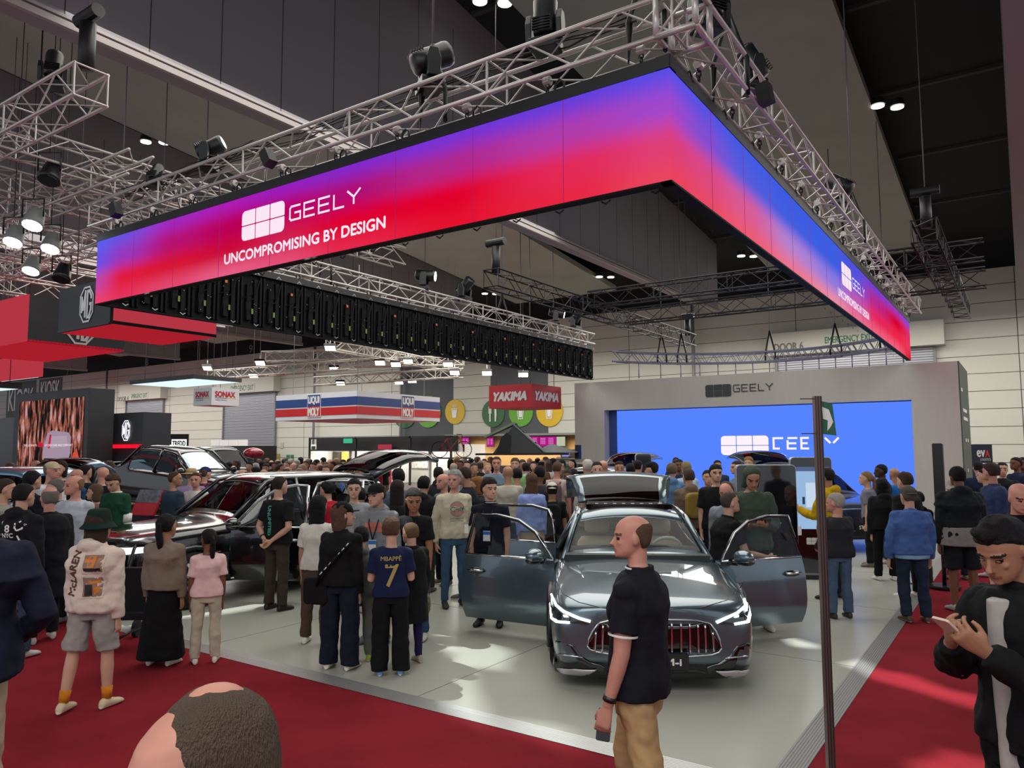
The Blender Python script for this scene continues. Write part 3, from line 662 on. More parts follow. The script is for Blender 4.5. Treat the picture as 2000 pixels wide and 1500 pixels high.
def liqui(t, L, R, h):
    m = MB().bx(-L, 0, 0, R, 0, h, 0)
    m.obj('box_body', mat('sign_white', '#d4d6da', .6), t); m = MB()
    for M, w in ((MF(L), L), (MR(), R)):
        m.bx(0, w, -.012, -.002, h*.49, h*.80, 0, M); m.bx(0, w, -.012, -.002, h*.15, h*.44, 1, M)
    m.obj('stripes', [mat('liq_blue', '#23407f', .5), mat('liq_red', '#bf1b22', .5)], t)
    for M, w, cx in ((MF(L), L, .5), (MR(), R, .58)):
        m = MB(); c = w*cx; bw = h*.66
        m.bx(c-bw*.56, c+bw*.56, -.03, -.013, h*.09, h*.97, 2, M); m.bx(c-bw*.53, c+bw*.53, -.034, -.03, h*.5, h*.94, 0, M); m.bx(c-bw*.53, c+bw*.53, -.034, -.03, h*.12, h*.5, 1, M)
        add_text(m, 'LIQUI', c, h*.73, bw*.9, h*.30, M, 2, -.04, .02); add_text(m, 'MOLY', c, h*.30, bw*.9, h*.30, M, 2, -.04, .02)
        m.obj('logo_plate', [mat('liq_blue', '#23407f', .5), mat('liq_red', '#bf1b22', .5), M_white], t)
boxsign('hanging_sign', 'long white, blue and red striped four sided hanging banner', 697, 763, 817, 539, 859, 27, liqui)
def yak(t, L, R, h):
    MB().bx(-L, 0, 0, R, 0, h).obj('box_body', mat('yak_red', '#bb1424', .5), t)
    for M, w in ((MF(L), L), (MR(), R)): m = MB(); add_text(m, 'YAKIMA', w*.5, h*.5, w*.8, h*.36, M, 0, -.01, .025, .25); m.obj('lettering', M_white, t)
boxsign('hanging_sign', 'small red four sided hanging sign with white slanted lettering', 1038, 749, 795, 955, 1096, 24, yak)
def octo_logo(m, cx, cz, h, M, mi, y=-.012):
    w = h*.72
    def oc(k): return [(cx+k*w/2*a, cz+k*h/2*b) for a, b in ((-.42, 1), (.42, 1), (1, .5), (1, -.5), (.42, -1), (-.42, -1), (-1, -.5), (-1, .5), (-.42, 1))]
    strokes(m, [oc(.95)], h*.05, M, mi, y)
    s = h*.082
    strokes(m, [[(cx-w*.36, cz-h*.22), (cx-w*.36, cz+h*.2), (cx-w*.24, cz-h*.12), (cx-w*.10, cz+h*.36), (cx-w*.10, cz-h*.36)],
                [(cx+w*.33, cz+h*.14), (cx+w*.33, cz+h*.22), (cx+w*.2, cz+h*.36), (cx+w*.06, cz+h*.36), (cx+w*.06, cz-h*.36), (cx+w*.2, cz-h*.36), (cx+w*.34, cz-h*.14), (cx+w*.34, cz+h*.0), (cx+w*.2, cz+h*.0)]], s, M, mi, y)
M_mgblk = mat('mg_black', '#232629', .5); M_mgred = emit('lit_red_fabric', '#bf3a48', .85)
def mg1(t, L, R, h):
    MB().bx(-L, 0, 0, .05, 0, h).obj('front_panel', M_mgblk, t)
    MB().bx(-.05, 0, .05, R, .05, h).obj('side_panel', M_mgred, t)
    MB().bx(-L, 0, .05, R, 0, .04).obj('underside', emit('lit_red_underside', '#b5202e', .85), t)
    m = MB(); octo_logo(m, -L*.44, h*.52, h*.80, Matrix(), 0); m.obj('emblem', M_white, t)
    m = MB(); m.bx(-L, 0, -.01, 0, 0, .03); m.bx(-.03, .006, -.01, 0, 0, h); m.bx(0, .01, .05, R, .0, .06); m.obj('edge_trim', M_plblk, t)
boxsign('hanging_sign', 'black and red hanging box with a white octagon badge on its black front', 219, 541, 633, 116, 424, 13.2, mg1)
def mg2(t, L, R, h):
    MB().bx(-L, 0, 0, .05, 0, h).obj('front_panel', M_mgred, t)
    MB().bx(-.05, 0, .05, R, .0, h).obj('side_panel', M_mgblk, t)
    MB().bx(-L, 0, .05, R, 0, .04).obj('underside', emit('lit_red_underside', '#b5202e', .85), t)
    m = MB(); octo_logo(m, R*.53, h*.45, h*.80, MR(), 0); m.obj('emblem', M_white, t)
boxsign('hanging_sign', 'large hanging box at the left edge, red front and long black side', 53, 574, 667, -90, 245, 15.5, mg2, hang=False)
def mg3(t, L, R, h):
    MB().bx(-L, 0, 0, R, 0, h).obj('front_panel', M_mgred, t)
boxsign('hanging_sign', 'plain red hanging box low at the left edge, above the white lit ceiling panels', 73, 690, 735, -60, 85, 19, mg3, hang=False)
M_lp = emit('light_panel', '#dcf6ff', 1.15)
def lightpanel(pts, z, label, th=.16):
    P = [onz(px, py, z) for px, py in pts]
    x0, x1 = min(p.x for p in P), max(p.x for p in P); y0, y1 = min(p.y for p in P), max(p.y for p in P)
    t = thing('light_panel', label, 'light', (0, 0, 0), group='white glowing ceiling panels hung at the left')
    MB().bx(x0, x1, y0, y1, z+.005, z+th).obj('frame', M_plblk, t)
    m = MB(); nx = 3
    for i in range(nx): a = x0+.05+(x1-x0-.1)*i/nx; b = a+(x1-x0-.1)/nx-.015; m.add([(a, y0+.05, z), (b, y0+.05, z), (b, y1-.05, z), (a, y1-.05, z)], [(0, 3, 2, 1)])
    m.obj('diffuser', M_lp, t)
    m = MB(); [m.tube([(x, y, z+th), (x, y, topz(x, y))], .01, 5) for x in (x0+.4, x1-.4) for y in (y0+.4, y1-.4)]; m.obj('hanging_wire', mat('hoist_steel', '#77777c', 0.5, metal=.5), t)
P5 = 4.7
lightpanel(((253, 751), (472, 747)), P5, 'white glowing flat ceiling panel hung left of the white four sided sign')
lightpanel(((-120, 745), (82, 737)), 4.3, 'white glowing ceiling panel at the left edge, upper of two')
lightpanel(((-100, 768), (43, 760)), 3.7, 'white glowing ceiling panel at the left edge, lower of two')
# video wall of the neighbouring stand
VY = 12.0; a = ony(30, 770, VY); b = ony(175, 758, VY); e = onx(225, 762, b.x)
t = thing('video_wall', 'black walled video screen showing a silver pickup in a red forest', 'screen')
MB().bx(a.x, b.x, VY, min(e.y, VY+2.0), 0, (a.z+b.z)/2).obj('wall_body', M_mgblk, t, bevel=.01)
s0 = ony(40, 786, VY); s1 = ony(166, 774, VY); zt = (s0.z+s1.z)/2; zb = 1.0
m_f = bpy.data.materials.new('forest_film'); m_f.use_nodes = True; nt = m_f.node_tree; nt.nodes.clear(); N = nt.nodes
tc = N.new('ShaderNodeTexCoord'); mp = N.new('ShaderNodeMapping'); mp.inputs['Scale'].default_value = (3.0, 1, .7); nt.links.new(tc.outputs['Object'], mp.inputs[0])
n1 = N.new('ShaderNodeTexNoise'); n1.inputs['Scale'].default_value = 2.2; n1.inputs['Detail'].default_value = 9; nt.links.new(mp.outputs[0], n1.inputs['Vector'])
cr = N.new('ShaderNodeValToRGB'); E = cr.color_ramp; E.elements[0].position = .38; E.elements[0].color = lin('#15181a'); E.elements[1].position = .62; E.elements[1].color = lin('#e0a08c')
for pos, c in ((.47, '#4a3430'), (.52, '#b25a48'), (.57, '#9c6a5c'), (.70, '#c8b8e0')): q = E.elements.new(pos); q.color = lin(c)
nt.links.new(n1.outputs['Fac'], cr.inputs[0]); em = N.new('ShaderNodeEmission'); em.inputs[1].default_value = .8; nt.links.new(cr.outputs[0], em.inputs[0]); oo = N.new('ShaderNodeOutputMaterial'); nt.links.new(em.outputs[0], oo.inputs[0])
MB().add([(s0.x, VY-.02, zb), (s1.x, VY-.02, zb), (s1.x, VY-.02, zt), (s0.x, VY-.02, zt)], [(0, 1, 2, 3)]).obj('picture', m_f, t)
W = s1.x-s0.x; H = zt-zb; m = MB(); Mv = TR(s0.x, VY-.03, zb)
def poly(m, P, mi, M, y=0): m.add([M @ V((p[0]*W, y, p[1]*H)) for p in P], [tuple(range(len(P)))], mi)
poly(m, [(.42, .38), (.48, .60), (.56, .63), (.80, .60), (.84, .55), (.84, .36), (.78, .20), (.45, .2)], 0, Mv); poly(m, [(.45, .30), (.8, .30), (.8, .08), (.42, .06), (.4, .2)], 1, Mv, -.002)
poly(m, [(.50, .42), (.53, .42), (.55, .58), (.52, .58)], 2, Mv, -.003); poly(m, [(.55, .56), (.78, .56), (.79, .44), (.55, .42)], 3, Mv, -.003); poly(m, [(.0, .0), (1, .0), (1, .10), (.5, .13), (.0, .16)], 4, Mv, -.001)
poly(m, [(.86, .1), (.98, .1), (.97, .3), (.93, .42), (.88, .36), (.84, .2)], 4, Mv, -.002)
m.obj('picture_truck', [emit('f_silver', '#a893a6', .9), emit('f_dark', '#1d1c22', .8), emit('f_tail', '#c41f3a', 1), emit('f_tailgate', '#b6a2b2', .9), emit('f_leaf', '#d4543c', .9)], t)
m = MB(); add_text(m, 'THE ULTIMATE', W*.22, H*.455, W*.21, H*.024, Mv, 0, -.006); add_text(m, 'OF CREATURE AND COMFORT', W*.66, H*.455, W*.42, H*.024, Mv, 0, -.006); poly(m, [(.33, .45), (.37, .50), (.43, .47), (.43, .44), (.35, .435)], 1, Mv, -.006)
m.obj('picture_caption', [emit('screen_white', '#fff2fb', 1.0), emit('f_tail', '#c41f3a', 1)], t)
VY2 = 13.0; a = ony(218, 808, VY2); b = ony(280, 805, VY2); e = onx(335, 806, b.x)
t = thing('badge_wall', 'dark grey wall block with a glowing white octagon badge and a red light strip', 'wall')
MB().bx(a.x, b.x, VY2, min(e.y, VY2+4), 0, a.z).obj('wall_body', mat('mg_slate', '#2b2e33', .5), t)
m = MB(); c = ony(248, 841, VY2); octo_logo(m, c.x, c.z, abs(ony(248, 821, VY2).z-ony(248, 861, VY2).z), TR(0, VY2-.02, 0), 0); m.obj('emblem', emit('badge_white', '#f4f8ff', 1.1), t)
c0 = ony(216, 872, VY2); c1 = ony(277, 868, VY2); MB().bx(c0.x, c1.x, VY2-.12, VY2, c0.z-.06, c0.z+.06).obj('light_strip', emit('strip_red', '#e0102c', 1.3), t)
a = ony(-60, 820, 12.5); b = ony(28, 820, 12.5); tag(MB().bx(a.x, b.x, 12.5, 14, 0, a.z).obj('partition_wall', M_plblk), 'plain black partition at the left edge beside the video wall', 'wall')
# info stand of the pickup
p = at(283, 1000, 12.4); t = thing('info_stand', 'dark info stand with a red price card and small octagon badge', 'stand', (p.x, p.y, 0), radians(15))
MB().bx(-.22, .22, -.1, .1, 0.03, 1.05).obj('pedestal', mat('stand_navy', '#1c1e2c', .5), t)
m = MB(); Mt = TR(0, -.05, 1.05) @ RX(radians(-25)); m.bx(-.24, .24, -.02, .02, 0, .45, 0, Mt); m.bx(-.24, .24, -.024, -.02, .22, .45, 1, Mt); m.obj('price_card', [mat('card_red', '#b5162a', .5), mat('card_photo', '#5c6068', .5, var=.5, vscale=12)], t)
m = MB(); octo_logo(m, 0, .72, .22, TR(0, -.1, 0), 0, -.006); m.obj('badge', M_white, t)
# pole with green exit arrow, standing in the aisle
base = onz(1622, 1500, 0); zt = 0; d_ = at(1592, 770, 4.75)
pb = onz(1624, 1535, 0)
t = thing('sign_pole', 'slim ribbed metal pole with a green arrow flag sign at its top', 'sign', (pb.x, pb.y, 0), radians(34))
zt = 2.15+(872-770)/1462*((pb-EYE).dot(_fw)); m = MB()
m.bx(-.022, .022, -.022, .022, 0, zt)
for sx in (-.018, 0, .018): m.bx(sx-.004, sx+.004, -.027, -.022, 0, zt, 1)
m.bx(-.11, .0, -.004, .004, zt-.02, zt-.014, 1); m.bx(-.11, .0, -.004, .004, zt-.25, zt-.244, 1)
m.obj('pole', [mat('pole_metal', '#75625f', .4, metal=.6), mat('pole_groove', '#3f3130', .5, metal=.4)], t); MB().cyl((0, 0, .01), .16, .02, 'z', 20).obj('foot', M_plblk, t)
m = MB(); m.prism([(.02, zt-.03), (.10, zt-.05), (.12, zt-.26), (.03, zt-.25)], -.003, .003, 0); m.prism([(.03, zt-.07), (.075, zt-.09), (.10, zt-.17), (.085, zt-.20), (.06, zt-.23), (.065, zt-.16), (.035, zt-.15)], -.005, -.003, 1)
m.obj('exit_flag', [mat('flag_green', '#1f5c46', .5), M_white], t)

# ---------------------------------------------------------------- trusses and lanterns of the neighbouring stand
GN = 'pinkish lit trusses over the left neighbouring stand'
for i, (y0, z) in enumerate(((262, 6.9), (350, 6.9), (440, 6.7), (478, 6.7), (518, 6.5), (552, 6.4))):
    p = onz(-20, y0, z)
    truss('truss', 'silver box truss over the left neighbouring stand, %s of six parallel ones' % ('topmost', 'second from the top', 'third from the top', 'fourth from the top', 'fifth from the top', 'lowest')[i], (p.x, max(p.y-2, 2), z), (p.x, p.y+(9 if i == 0 else 7), z), 0.42, group=GN, bay=.6)
for i, (py, z) in enumerate(((395, 6.7), (500, 6.5))):
    p = onz(90, py, z); truss('truss', 'silver cross truss over the left neighbouring stand, the %s one' % ('upper', 'lower')[i], (p.x-5, p.y, z), (p.x+3.2, p.y, z), 0.4, group=GN, bay=.6)
p = at(178, 165, 9.6); truss('truss', 'big silver truss end at the top left corner carrying a black hoist', (p.x-6, p.y, p.z), (p.x, p.y, p.z), 0.42, group=GN)
hoist(p.x-.15, p.y, p.z+.25, 'black motor hoist standing on the truss end at the top left corner')
moving_head((p.x-1.05, p.y, p.z+.23), 1, 1.2, 'black moving head light on the top left truss near the left photo edge', s=.8)
def parcan(px, py, z, label, on=True):
    p = onz(px, py, z); t = thing('par_lamp', label, 'stage light', p, 0.6, group='hanging lamps over the left stand')
    Mh = RX(radians(-22)); MB().tube([(0, 0, .34), (0, 0, .30), (0, 0, .05), (0, 0, 0)], [.05, .12, .16, .17], 14, 0, True, True, Mh).obj('lamp_shade', mat('lamp_body', '#8b8f8c', .5) if on else M_plblk, t)
    MB().tube([(0, 0, -.004), (0, 0, -.02)], .15, 14, 0, True, False, Mh).obj('lens', emit('lamp_hot', '#f2f6ff', 16) if on else M_plblk, t)
    m = MB(); m.tube([(-.18, 0, .15), (-.18, 0, .45), (.18, 0, .45), (.18, 0, .15)], .015, 6); m.tube([(0, 0, .45), (0, 0, topz(p.x, p.y)-z)], .008, 5); m.obj('yoke', M_plblk, t)
for px, py, z, on, lb in ((63, 440, 5.9, 1, 'glowing white lamp over the left stand, brightest, above the two tilted ones'), (25, 473, 5.8, 1, 'tilted lit lamp over the left stand, leftmost'), (98, 486, 5.8, 1, 'tilted lit lamp over the left stand, just right of the brightest'),
                       (60, 529, 5.7, 1, 'glowing white lamp over the left stand, lowest one'), (95, 352, 6.4, 0, 'unlit black round lamp hanging under the top left trusses'), (119, 545, 5.4, 0, 'unlit black lamp just above the octagon badge box')): parcan(px, py, z, lb, bool(on))
# far trusses with flood lamps above the striped banner
GF = 'silver trusses with floodlights over the far small stands'
def farT(p0, p1, z, lab, s=.45):
    a = onz(*p0, z); b = onz(*p1, z); truss('truss', lab, a, b, s, mat('truss_far', '#a9a49a', .45, metal=.4), group=GF, bay=.7, r=.035, rr=.022); return a, b
farT((412, 733), (690, 712), 6.2, 'long far silver truss running left from above the striped banner')
farT((690, 708), (905, 705), 6.6, 'far silver truss above the right half of the striped banner')
farT((618, 745), (900, 728), 5.9, 'far silver truss lowest, just above the striped banner')
farT((515, 697), (800, 690), 6.9, 'far silver truss highest under the black screen backs', .5)
farT((645, 672), (900, 722), 6.6, 'far silver truss slanting down to the right behind the black screen backs')
def flood(px, py, z, lab):
    p = onz(px, py, z); t = thing('floodlight', lab, 'light', p, radians(34), group='square floodlights on the far trusses')
    Mh = RX(radians(-38)); MB().box((0, 0, .05), (.5, .34, .09), 0, Mh).obj('case', M_plblk, t); MB().box((0, 0, -.002), (.44, .28, .01), 0, Mh).obj('lens', emit('flood_warm', '#fff0e0', 9), t)
    MB().tube([(0, 0, .08), (0, 0, .4)], .02, 6).obj('arm', M_silver, t); MB().tube([(0, 0, .4), (0, 0, topz(p.x, p.y)-p.z)], .006, 4).obj('safety_wire', M_silver, t)
for i, (px, py, z) in enumerate(((645, 680, 6.4), (653, 721, 6.1), (773, 712, 6.1), (742, 709, 6.1), (797, 706, 6.4), (875, 712, 6.1), (495, 734, 6.0), (665, 749, 5.7), (779, 747, 5.7), (805, 744, 5.7), (405, 719, 6.3), (508, 709, 6.3), (888, 728, 5.8), (951, 729, 5.7), (1022, 732, 5.6))):
    q = ('upper left one above the striped banner', 'above the left half of the striped banner', 'above the middle gap of the banner', 'in the middle row above the banner', 'right of the middle in the upper row', 'at the right end over the yellow disc', 'left end over the roller door', 'low left over the banner edge', 'low over the right half, left of two', 'low over the right half, right of two', 'small, over the glowing panel', 'small, over the roller door', 'right, beside the yellow disc', 'over the charcoal wall field', 'just above the red hanging box')[i]
    flood(px, py, z, 'square white floodlight on a far truss, '+q)
# ---------------------------------------------------------------- people
REMESH = []     # (object, voxel, smooth, fold strength, materials, post function)
def later(mb, name, parent, mats, vox, smooth=4, fold=0.0, fscale=.12, post=None, M=None):
    o = mb.obj(name, mats, parent, M); r = o.modifiers.new('r', 'REMESH'); r.mode = 'VOXEL'; r.voxel_size = vox; r.use_smooth_shade = True
    if fold:
        tx = bpy.data.textures.get('fold%g' % fscale)
        if not tx: tx = bpy.data.textures.new('fold%g' % fscale, 'CLOUDS'); tx.noise_scale = fscale; tx.noise_depth = 1
        d = o.modifiers.new('d', 'DISPLACE'); d.texture = tx; d.strength = fold; d.mid_level = .5; d.texture_coords = 'LOCAL'
    s = o.modifiers.new('s', 'SMOOTH'); s.iterations = smooth; s.factor = .5
    REMESH.append((o, post)); return o
def bake_all():
    """turn every remesh stack into a plain mesh, then run what needs the finished surface"""
    dg = bpy.context.evaluated_depsgraph_get(); done = []
    for o, post in REMESH:
        me = bpy.data.meshes.new_from_object(o.evaluated_get(dg)); done.append((o, me, post))
    for o, me, post in done:
        old = o.data; mats = [m for m in old.materials]; o.modifiers.clear(); o.data = me; me.name = o.name
        if len(me.materials) == 0:
            for m in mats: me.materials.append(m)
        me.polygons.foreach_set('use_smooth', [True]*len(me.polygons))
        if post: post(o, me)
        bpy.data.meshes.remove(old)
    REMESH.clear()
SK = {'fair': '#bd917a', 'pink': '#bd8674', 'tan': '#a0745a', 'olive': '#8e5f45', 'brown': '#6d4632', 'dark': '#3f2a20'}
def skin(k): return mat('skin_'+k, SK[k], 0.5, var=.06, vscale=18, spec=.35)
def oval(c, rx, ry, n=16, M=None, p=2.3):
    out = []
    for k in range(n):
        a = 2*pi*k/n; x, y = cos(a), sin(a); q = (abs(x)**p+abs(y)**p)**(-1/p)
        v = V((c[0]+rx*x*q, c[1]+ry*y*q, c[2])); out.append(M @ v if M else v)
    return out
HEADS = [(0.0, .12, .36, .10), (.05, .19, .42, .02), (.12, .235, .44, -.10), (.20, .27, .44, -.20), (.30, .295, .43, -.30), (.40, .315, .425, -.37), (.50, .33, .41, -.42),
         (.58, .335, .43, -.44), (.68, .335, .42, -.45), (.78, .32, .39, -.44), (.88, .27, .31, -.37), (.95, .20, .20, -.27), (1.0, .09, .07, -.14)]
def head_rings(M, grow=0.0, z0=0.0, f_over=None, n=18):
    R = []
    for z, hw, f, b in HEADS:
        if z < z0: continue
        if f_over: f = f_over(z, f)
        f += grow; b -= grow; zz = z+(grow if z > .8 else 0)*((z-.8)/.2 if z > .8 else 0)
        R.append(oval((0, (f+b)/2, zz), hw+grow, (f-b)/2, n, M))
    return R
def hair_mesh(kind, M, mb):
    """M: head space (unit head height, face along +y)"""
    g = {'buzz': .012, 'short': .035, 'thick': .06, 'curly': .075, 'long': .045, 'pony': .03, 'bun': .03, 'bob': .05, 'quiff': .045, 'fringe': .02, 'bald': 0, 'side': .05}.get(kind, .03)
    if kind == 'fringe':      # bald on top, short hair around sides and back
        R = []
        for z, hw, f, b in [(.24, .25, -.16, -.31), (.34, .31, -.10, -.39), (.44, .335, -.02, -.43), (.54, .347, .08, -.452), (.62, .350, .15, -.462), (.70, .345, .12, -.466), (.77, .325, .0, -.455), (.83, .28, -.14, -.42)]:
            R.append(oval((0, (f+b)/2, z), hw+g, (f-b)/2+g, 18, M))
        mb.loft(R); return
    def fo(z, f):
        if z < .50: return -.12+(z-.3)*.3
        if z < .62: return .02+(z-.5)*1.0
        if z < .76: return .14+(z-.62)*1.45
        return f-.02 if kind != 'receding' else f-.12
    if kind == 'tonsure': g = .012
    R = []
    for z, hw, f, b in [(.30, .28, 0, -.33), (.38, .31, 0, -.38)]+(HEADS[6:] if kind != 'tonsure' else HEADS[6:11]):
        f = fo(z, f); zz = z+(g*1.2)*max(0, (z-.8)/.2)
        R.append(oval((0, (f-g*.2+b-g)/2+(g*.3), zz), hw+g, (f-b)/2+g, 18, M))
    mb.loft(R)
    if kind in ('thick', 'curly', 'quiff', 'side'):
        rnd = random.Random(5)
        for i in range(16 if kind == 'curly' else 9):
            a = rnd.uniform(0, 2*pi); r = rnd.uniform(.05, .26); c = M @ V((r*cos(a), r*sin(a)*1.1+(.08 if kind == 'quiff' else -.02), .96+rnd.uniform(-.02, .05)-r*r*.9))
            sc = M.to_scale().x; mb.ell(c, rnd.uniform(.07, .11)*sc, None, 10, 7)
        if kind in ('quiff', 'side'): mb.ell(M @ V((0.03, .27, .93)), [.24*M.to_scale().x, .16*M.to_scale().x, .11*M.to_scale().x], M.to_3x3().normalized().to_4x4() @ RX(.3))
    if kind == 'long':
        R = [oval((0, -.12, .62), .37, .33, 16, M), oval((0, -.16, .35), .385, .30, 16, M), oval((0, -.20, .05), .38, .24, 16, M), oval((0, -.24, -.30), .37, .20, 16, M), oval((0, -.26, -.65), .33, .15, 16, M), oval((0, -.24, -.95), .22, .09, 16, M)]; mb.loft(R)
    if kind == 'bob':
        R = [oval((0, -.10, .62), .38, .33, 16, M), oval((0, -.13, .35), .40, .31, 16, M), oval((0, -.15, .05), .40, .27, 16, M), oval((0, -.17, -.12), .36, .20, 16, M)]; mb.loft(R)
    if kind == 'pony': mb.tube([M @ V(p) for p in ((0, -.42, .66), (0, -.56, .60), (0, -.60, .35), (.02, -.55, .0), (.03, -.48, -.38), (.03, -.47, -.62))], [q*M.to_scale().x for q in (.09, .12, .14, .15, .11, .03)], 10)
    if kind == 'bun': mb.ell(M @ V((0, -.42, .82)), .17*M.to_scale().x)
def hat_mesh(kind, M, mb):
    if kind in ('cap', 'capback'):
        R = []
        for z, hw, f, b in [(.60, .365, .44, -.48), (.72, .365, .43, -.48), (.84, .34, .37, -.44), (.94, .27, .27, -.34), (1.01, .17, .14, -.22), (1.04, .04, .0, -.08)]: R.append(oval((0, (f+b)/2, z), hw, (f-b)/2, 18, M))
        mb.loft(R); s = 1 if kind == 'cap' else -1
        top = [(x*.30, s*(.34+.40*(1-abs(x)**2.2)), .655-.03*x*x) for x in [k/5 for k in range(-5, 6)]]; root = [(x*.33, s*.30, .66) for x in [k/5 for k in range(-5, 6)]]
        n = 11; vs = [M @ V(p) for p in root+top]+[M @ V((p[0], p[1], p[2]-.035)) for p in root+top]
        fs = [(i, i+1, n+i+1, n+i) for i in range(n-1)]+[(2*n+i, 3*n+i, 3*n+i+1, 2*n+i+1) for i in range(n-1)]+[(n+i, n+i+1, 3*n+i+1, 3*n+i) for i in range(n-1)]+[(i+1, i, 2*n+i, 2*n+i+1) for i in range(n-1)]+[(0, n, 3*n, 2*n), (n-1, 3*n-1, 4*n-1, 2*n-1)]
        mb.add(vs, fs)
    elif kind == 'beanie':
        mb.loft([oval((0, (f+b)/2, z), hw, (f-b)/2, 18, M) for z, hw, f, b in [(.50, .375, .44, -.49), (.62, .385, .45, -.50), (.80, .37, .42, -.48), (.95, .29, .30, -.37), (1.05, .17, .15, -.22), (1.08, .05, .0, -.1)]])
    elif kind == 'bucket':
        mb.loft([oval((0, (f+b)/2, z), hw, (f-b)/2, 20, M) for z, hw, f, b in [(.36, .56, .60, -.64), (.40, .56, .60, -.64), (.58, .41, .46, -.50), (.64, .39, .44, -.48), (.90, .35, .38, -.42), (1.02, .31, .32, -.36), (1.06, .18, .2, -.22)]])
    elif kind == 'straw':
        mb.loft([oval((0, (f+b)/2, z), hw, (f-b)/2, 20, M) for z, hw, f, b in [(.60, .74, .78, -.80), (.63, .74, .78, -.80), (.65, .40, .46, -.48), (.90, .36, .40, -.42), (1.0, .30, .32, -.34), (1.02, .1, .1, -.1)]])
    elif kind == 'hood':
        pass
def hand(mb, wrist, d, palm, side, s, curl=0.5, thumb=0.5, fingers=True):
    """d: hand direction, palm: palm normal, side +1 right / -1 left (thumb side)"""
    d = V(d).normalized(); palm = (V(palm)-d*V(palm).dot(d)).normalized(); lat = d.cross(palm)*side     # towards thumb
    M = Matrix((lat, d, palm)).transposed().to_4x4(); M.translation = wrist
    L = .19*s
    mb.loft([oval((0, 0, 0), .026*s, .02*s, 12, M @ RX(-pi/2) @ TR(0, 0, z) @ SCL(a, b, 1)) for z, a, b in ((-.02*s, 1, 1), (.02*s, 1.25, .9), (.06*s, 1.6, .8), (.095*s, 1.6, .7), (.105*s, 1.4, .55))])
    for i, (x, l, r) in enumerate(((.032, .072, .0092), (.011, .08, .0095), (-.011, .075, .009), (-.031, .058, .008))):
        p = V((x*s, .09*s, 0)); a = 0.12*(x/.03); P = [p]; c = curl*(1+.12*i); an = 0
        for k, seg in enumerate((.45, .32, .25)):
            an += c*(.9 if k else .7); p = p+V((a*seg*l*s, cos(an)*seg*l*s, sin(an)*seg*l*s)); P.append(p)
        mb.tube([M @ q for q in P], [r*s*1.1, r*s, r*s*.92, r*s*.75], 8)
    P = [V((.018, .02, 0)), V((.042, .045, .008+.01*thumb)), V((.052, .075, .012+.03*thumb)), V((.050, .10, .014+.045*thumb))]
    mb.tube([M @ (q*s) for q in P], [.014*s, .0125*s, .0105*s, .008*s], 8)
def fing(v): return V(v).normalized()

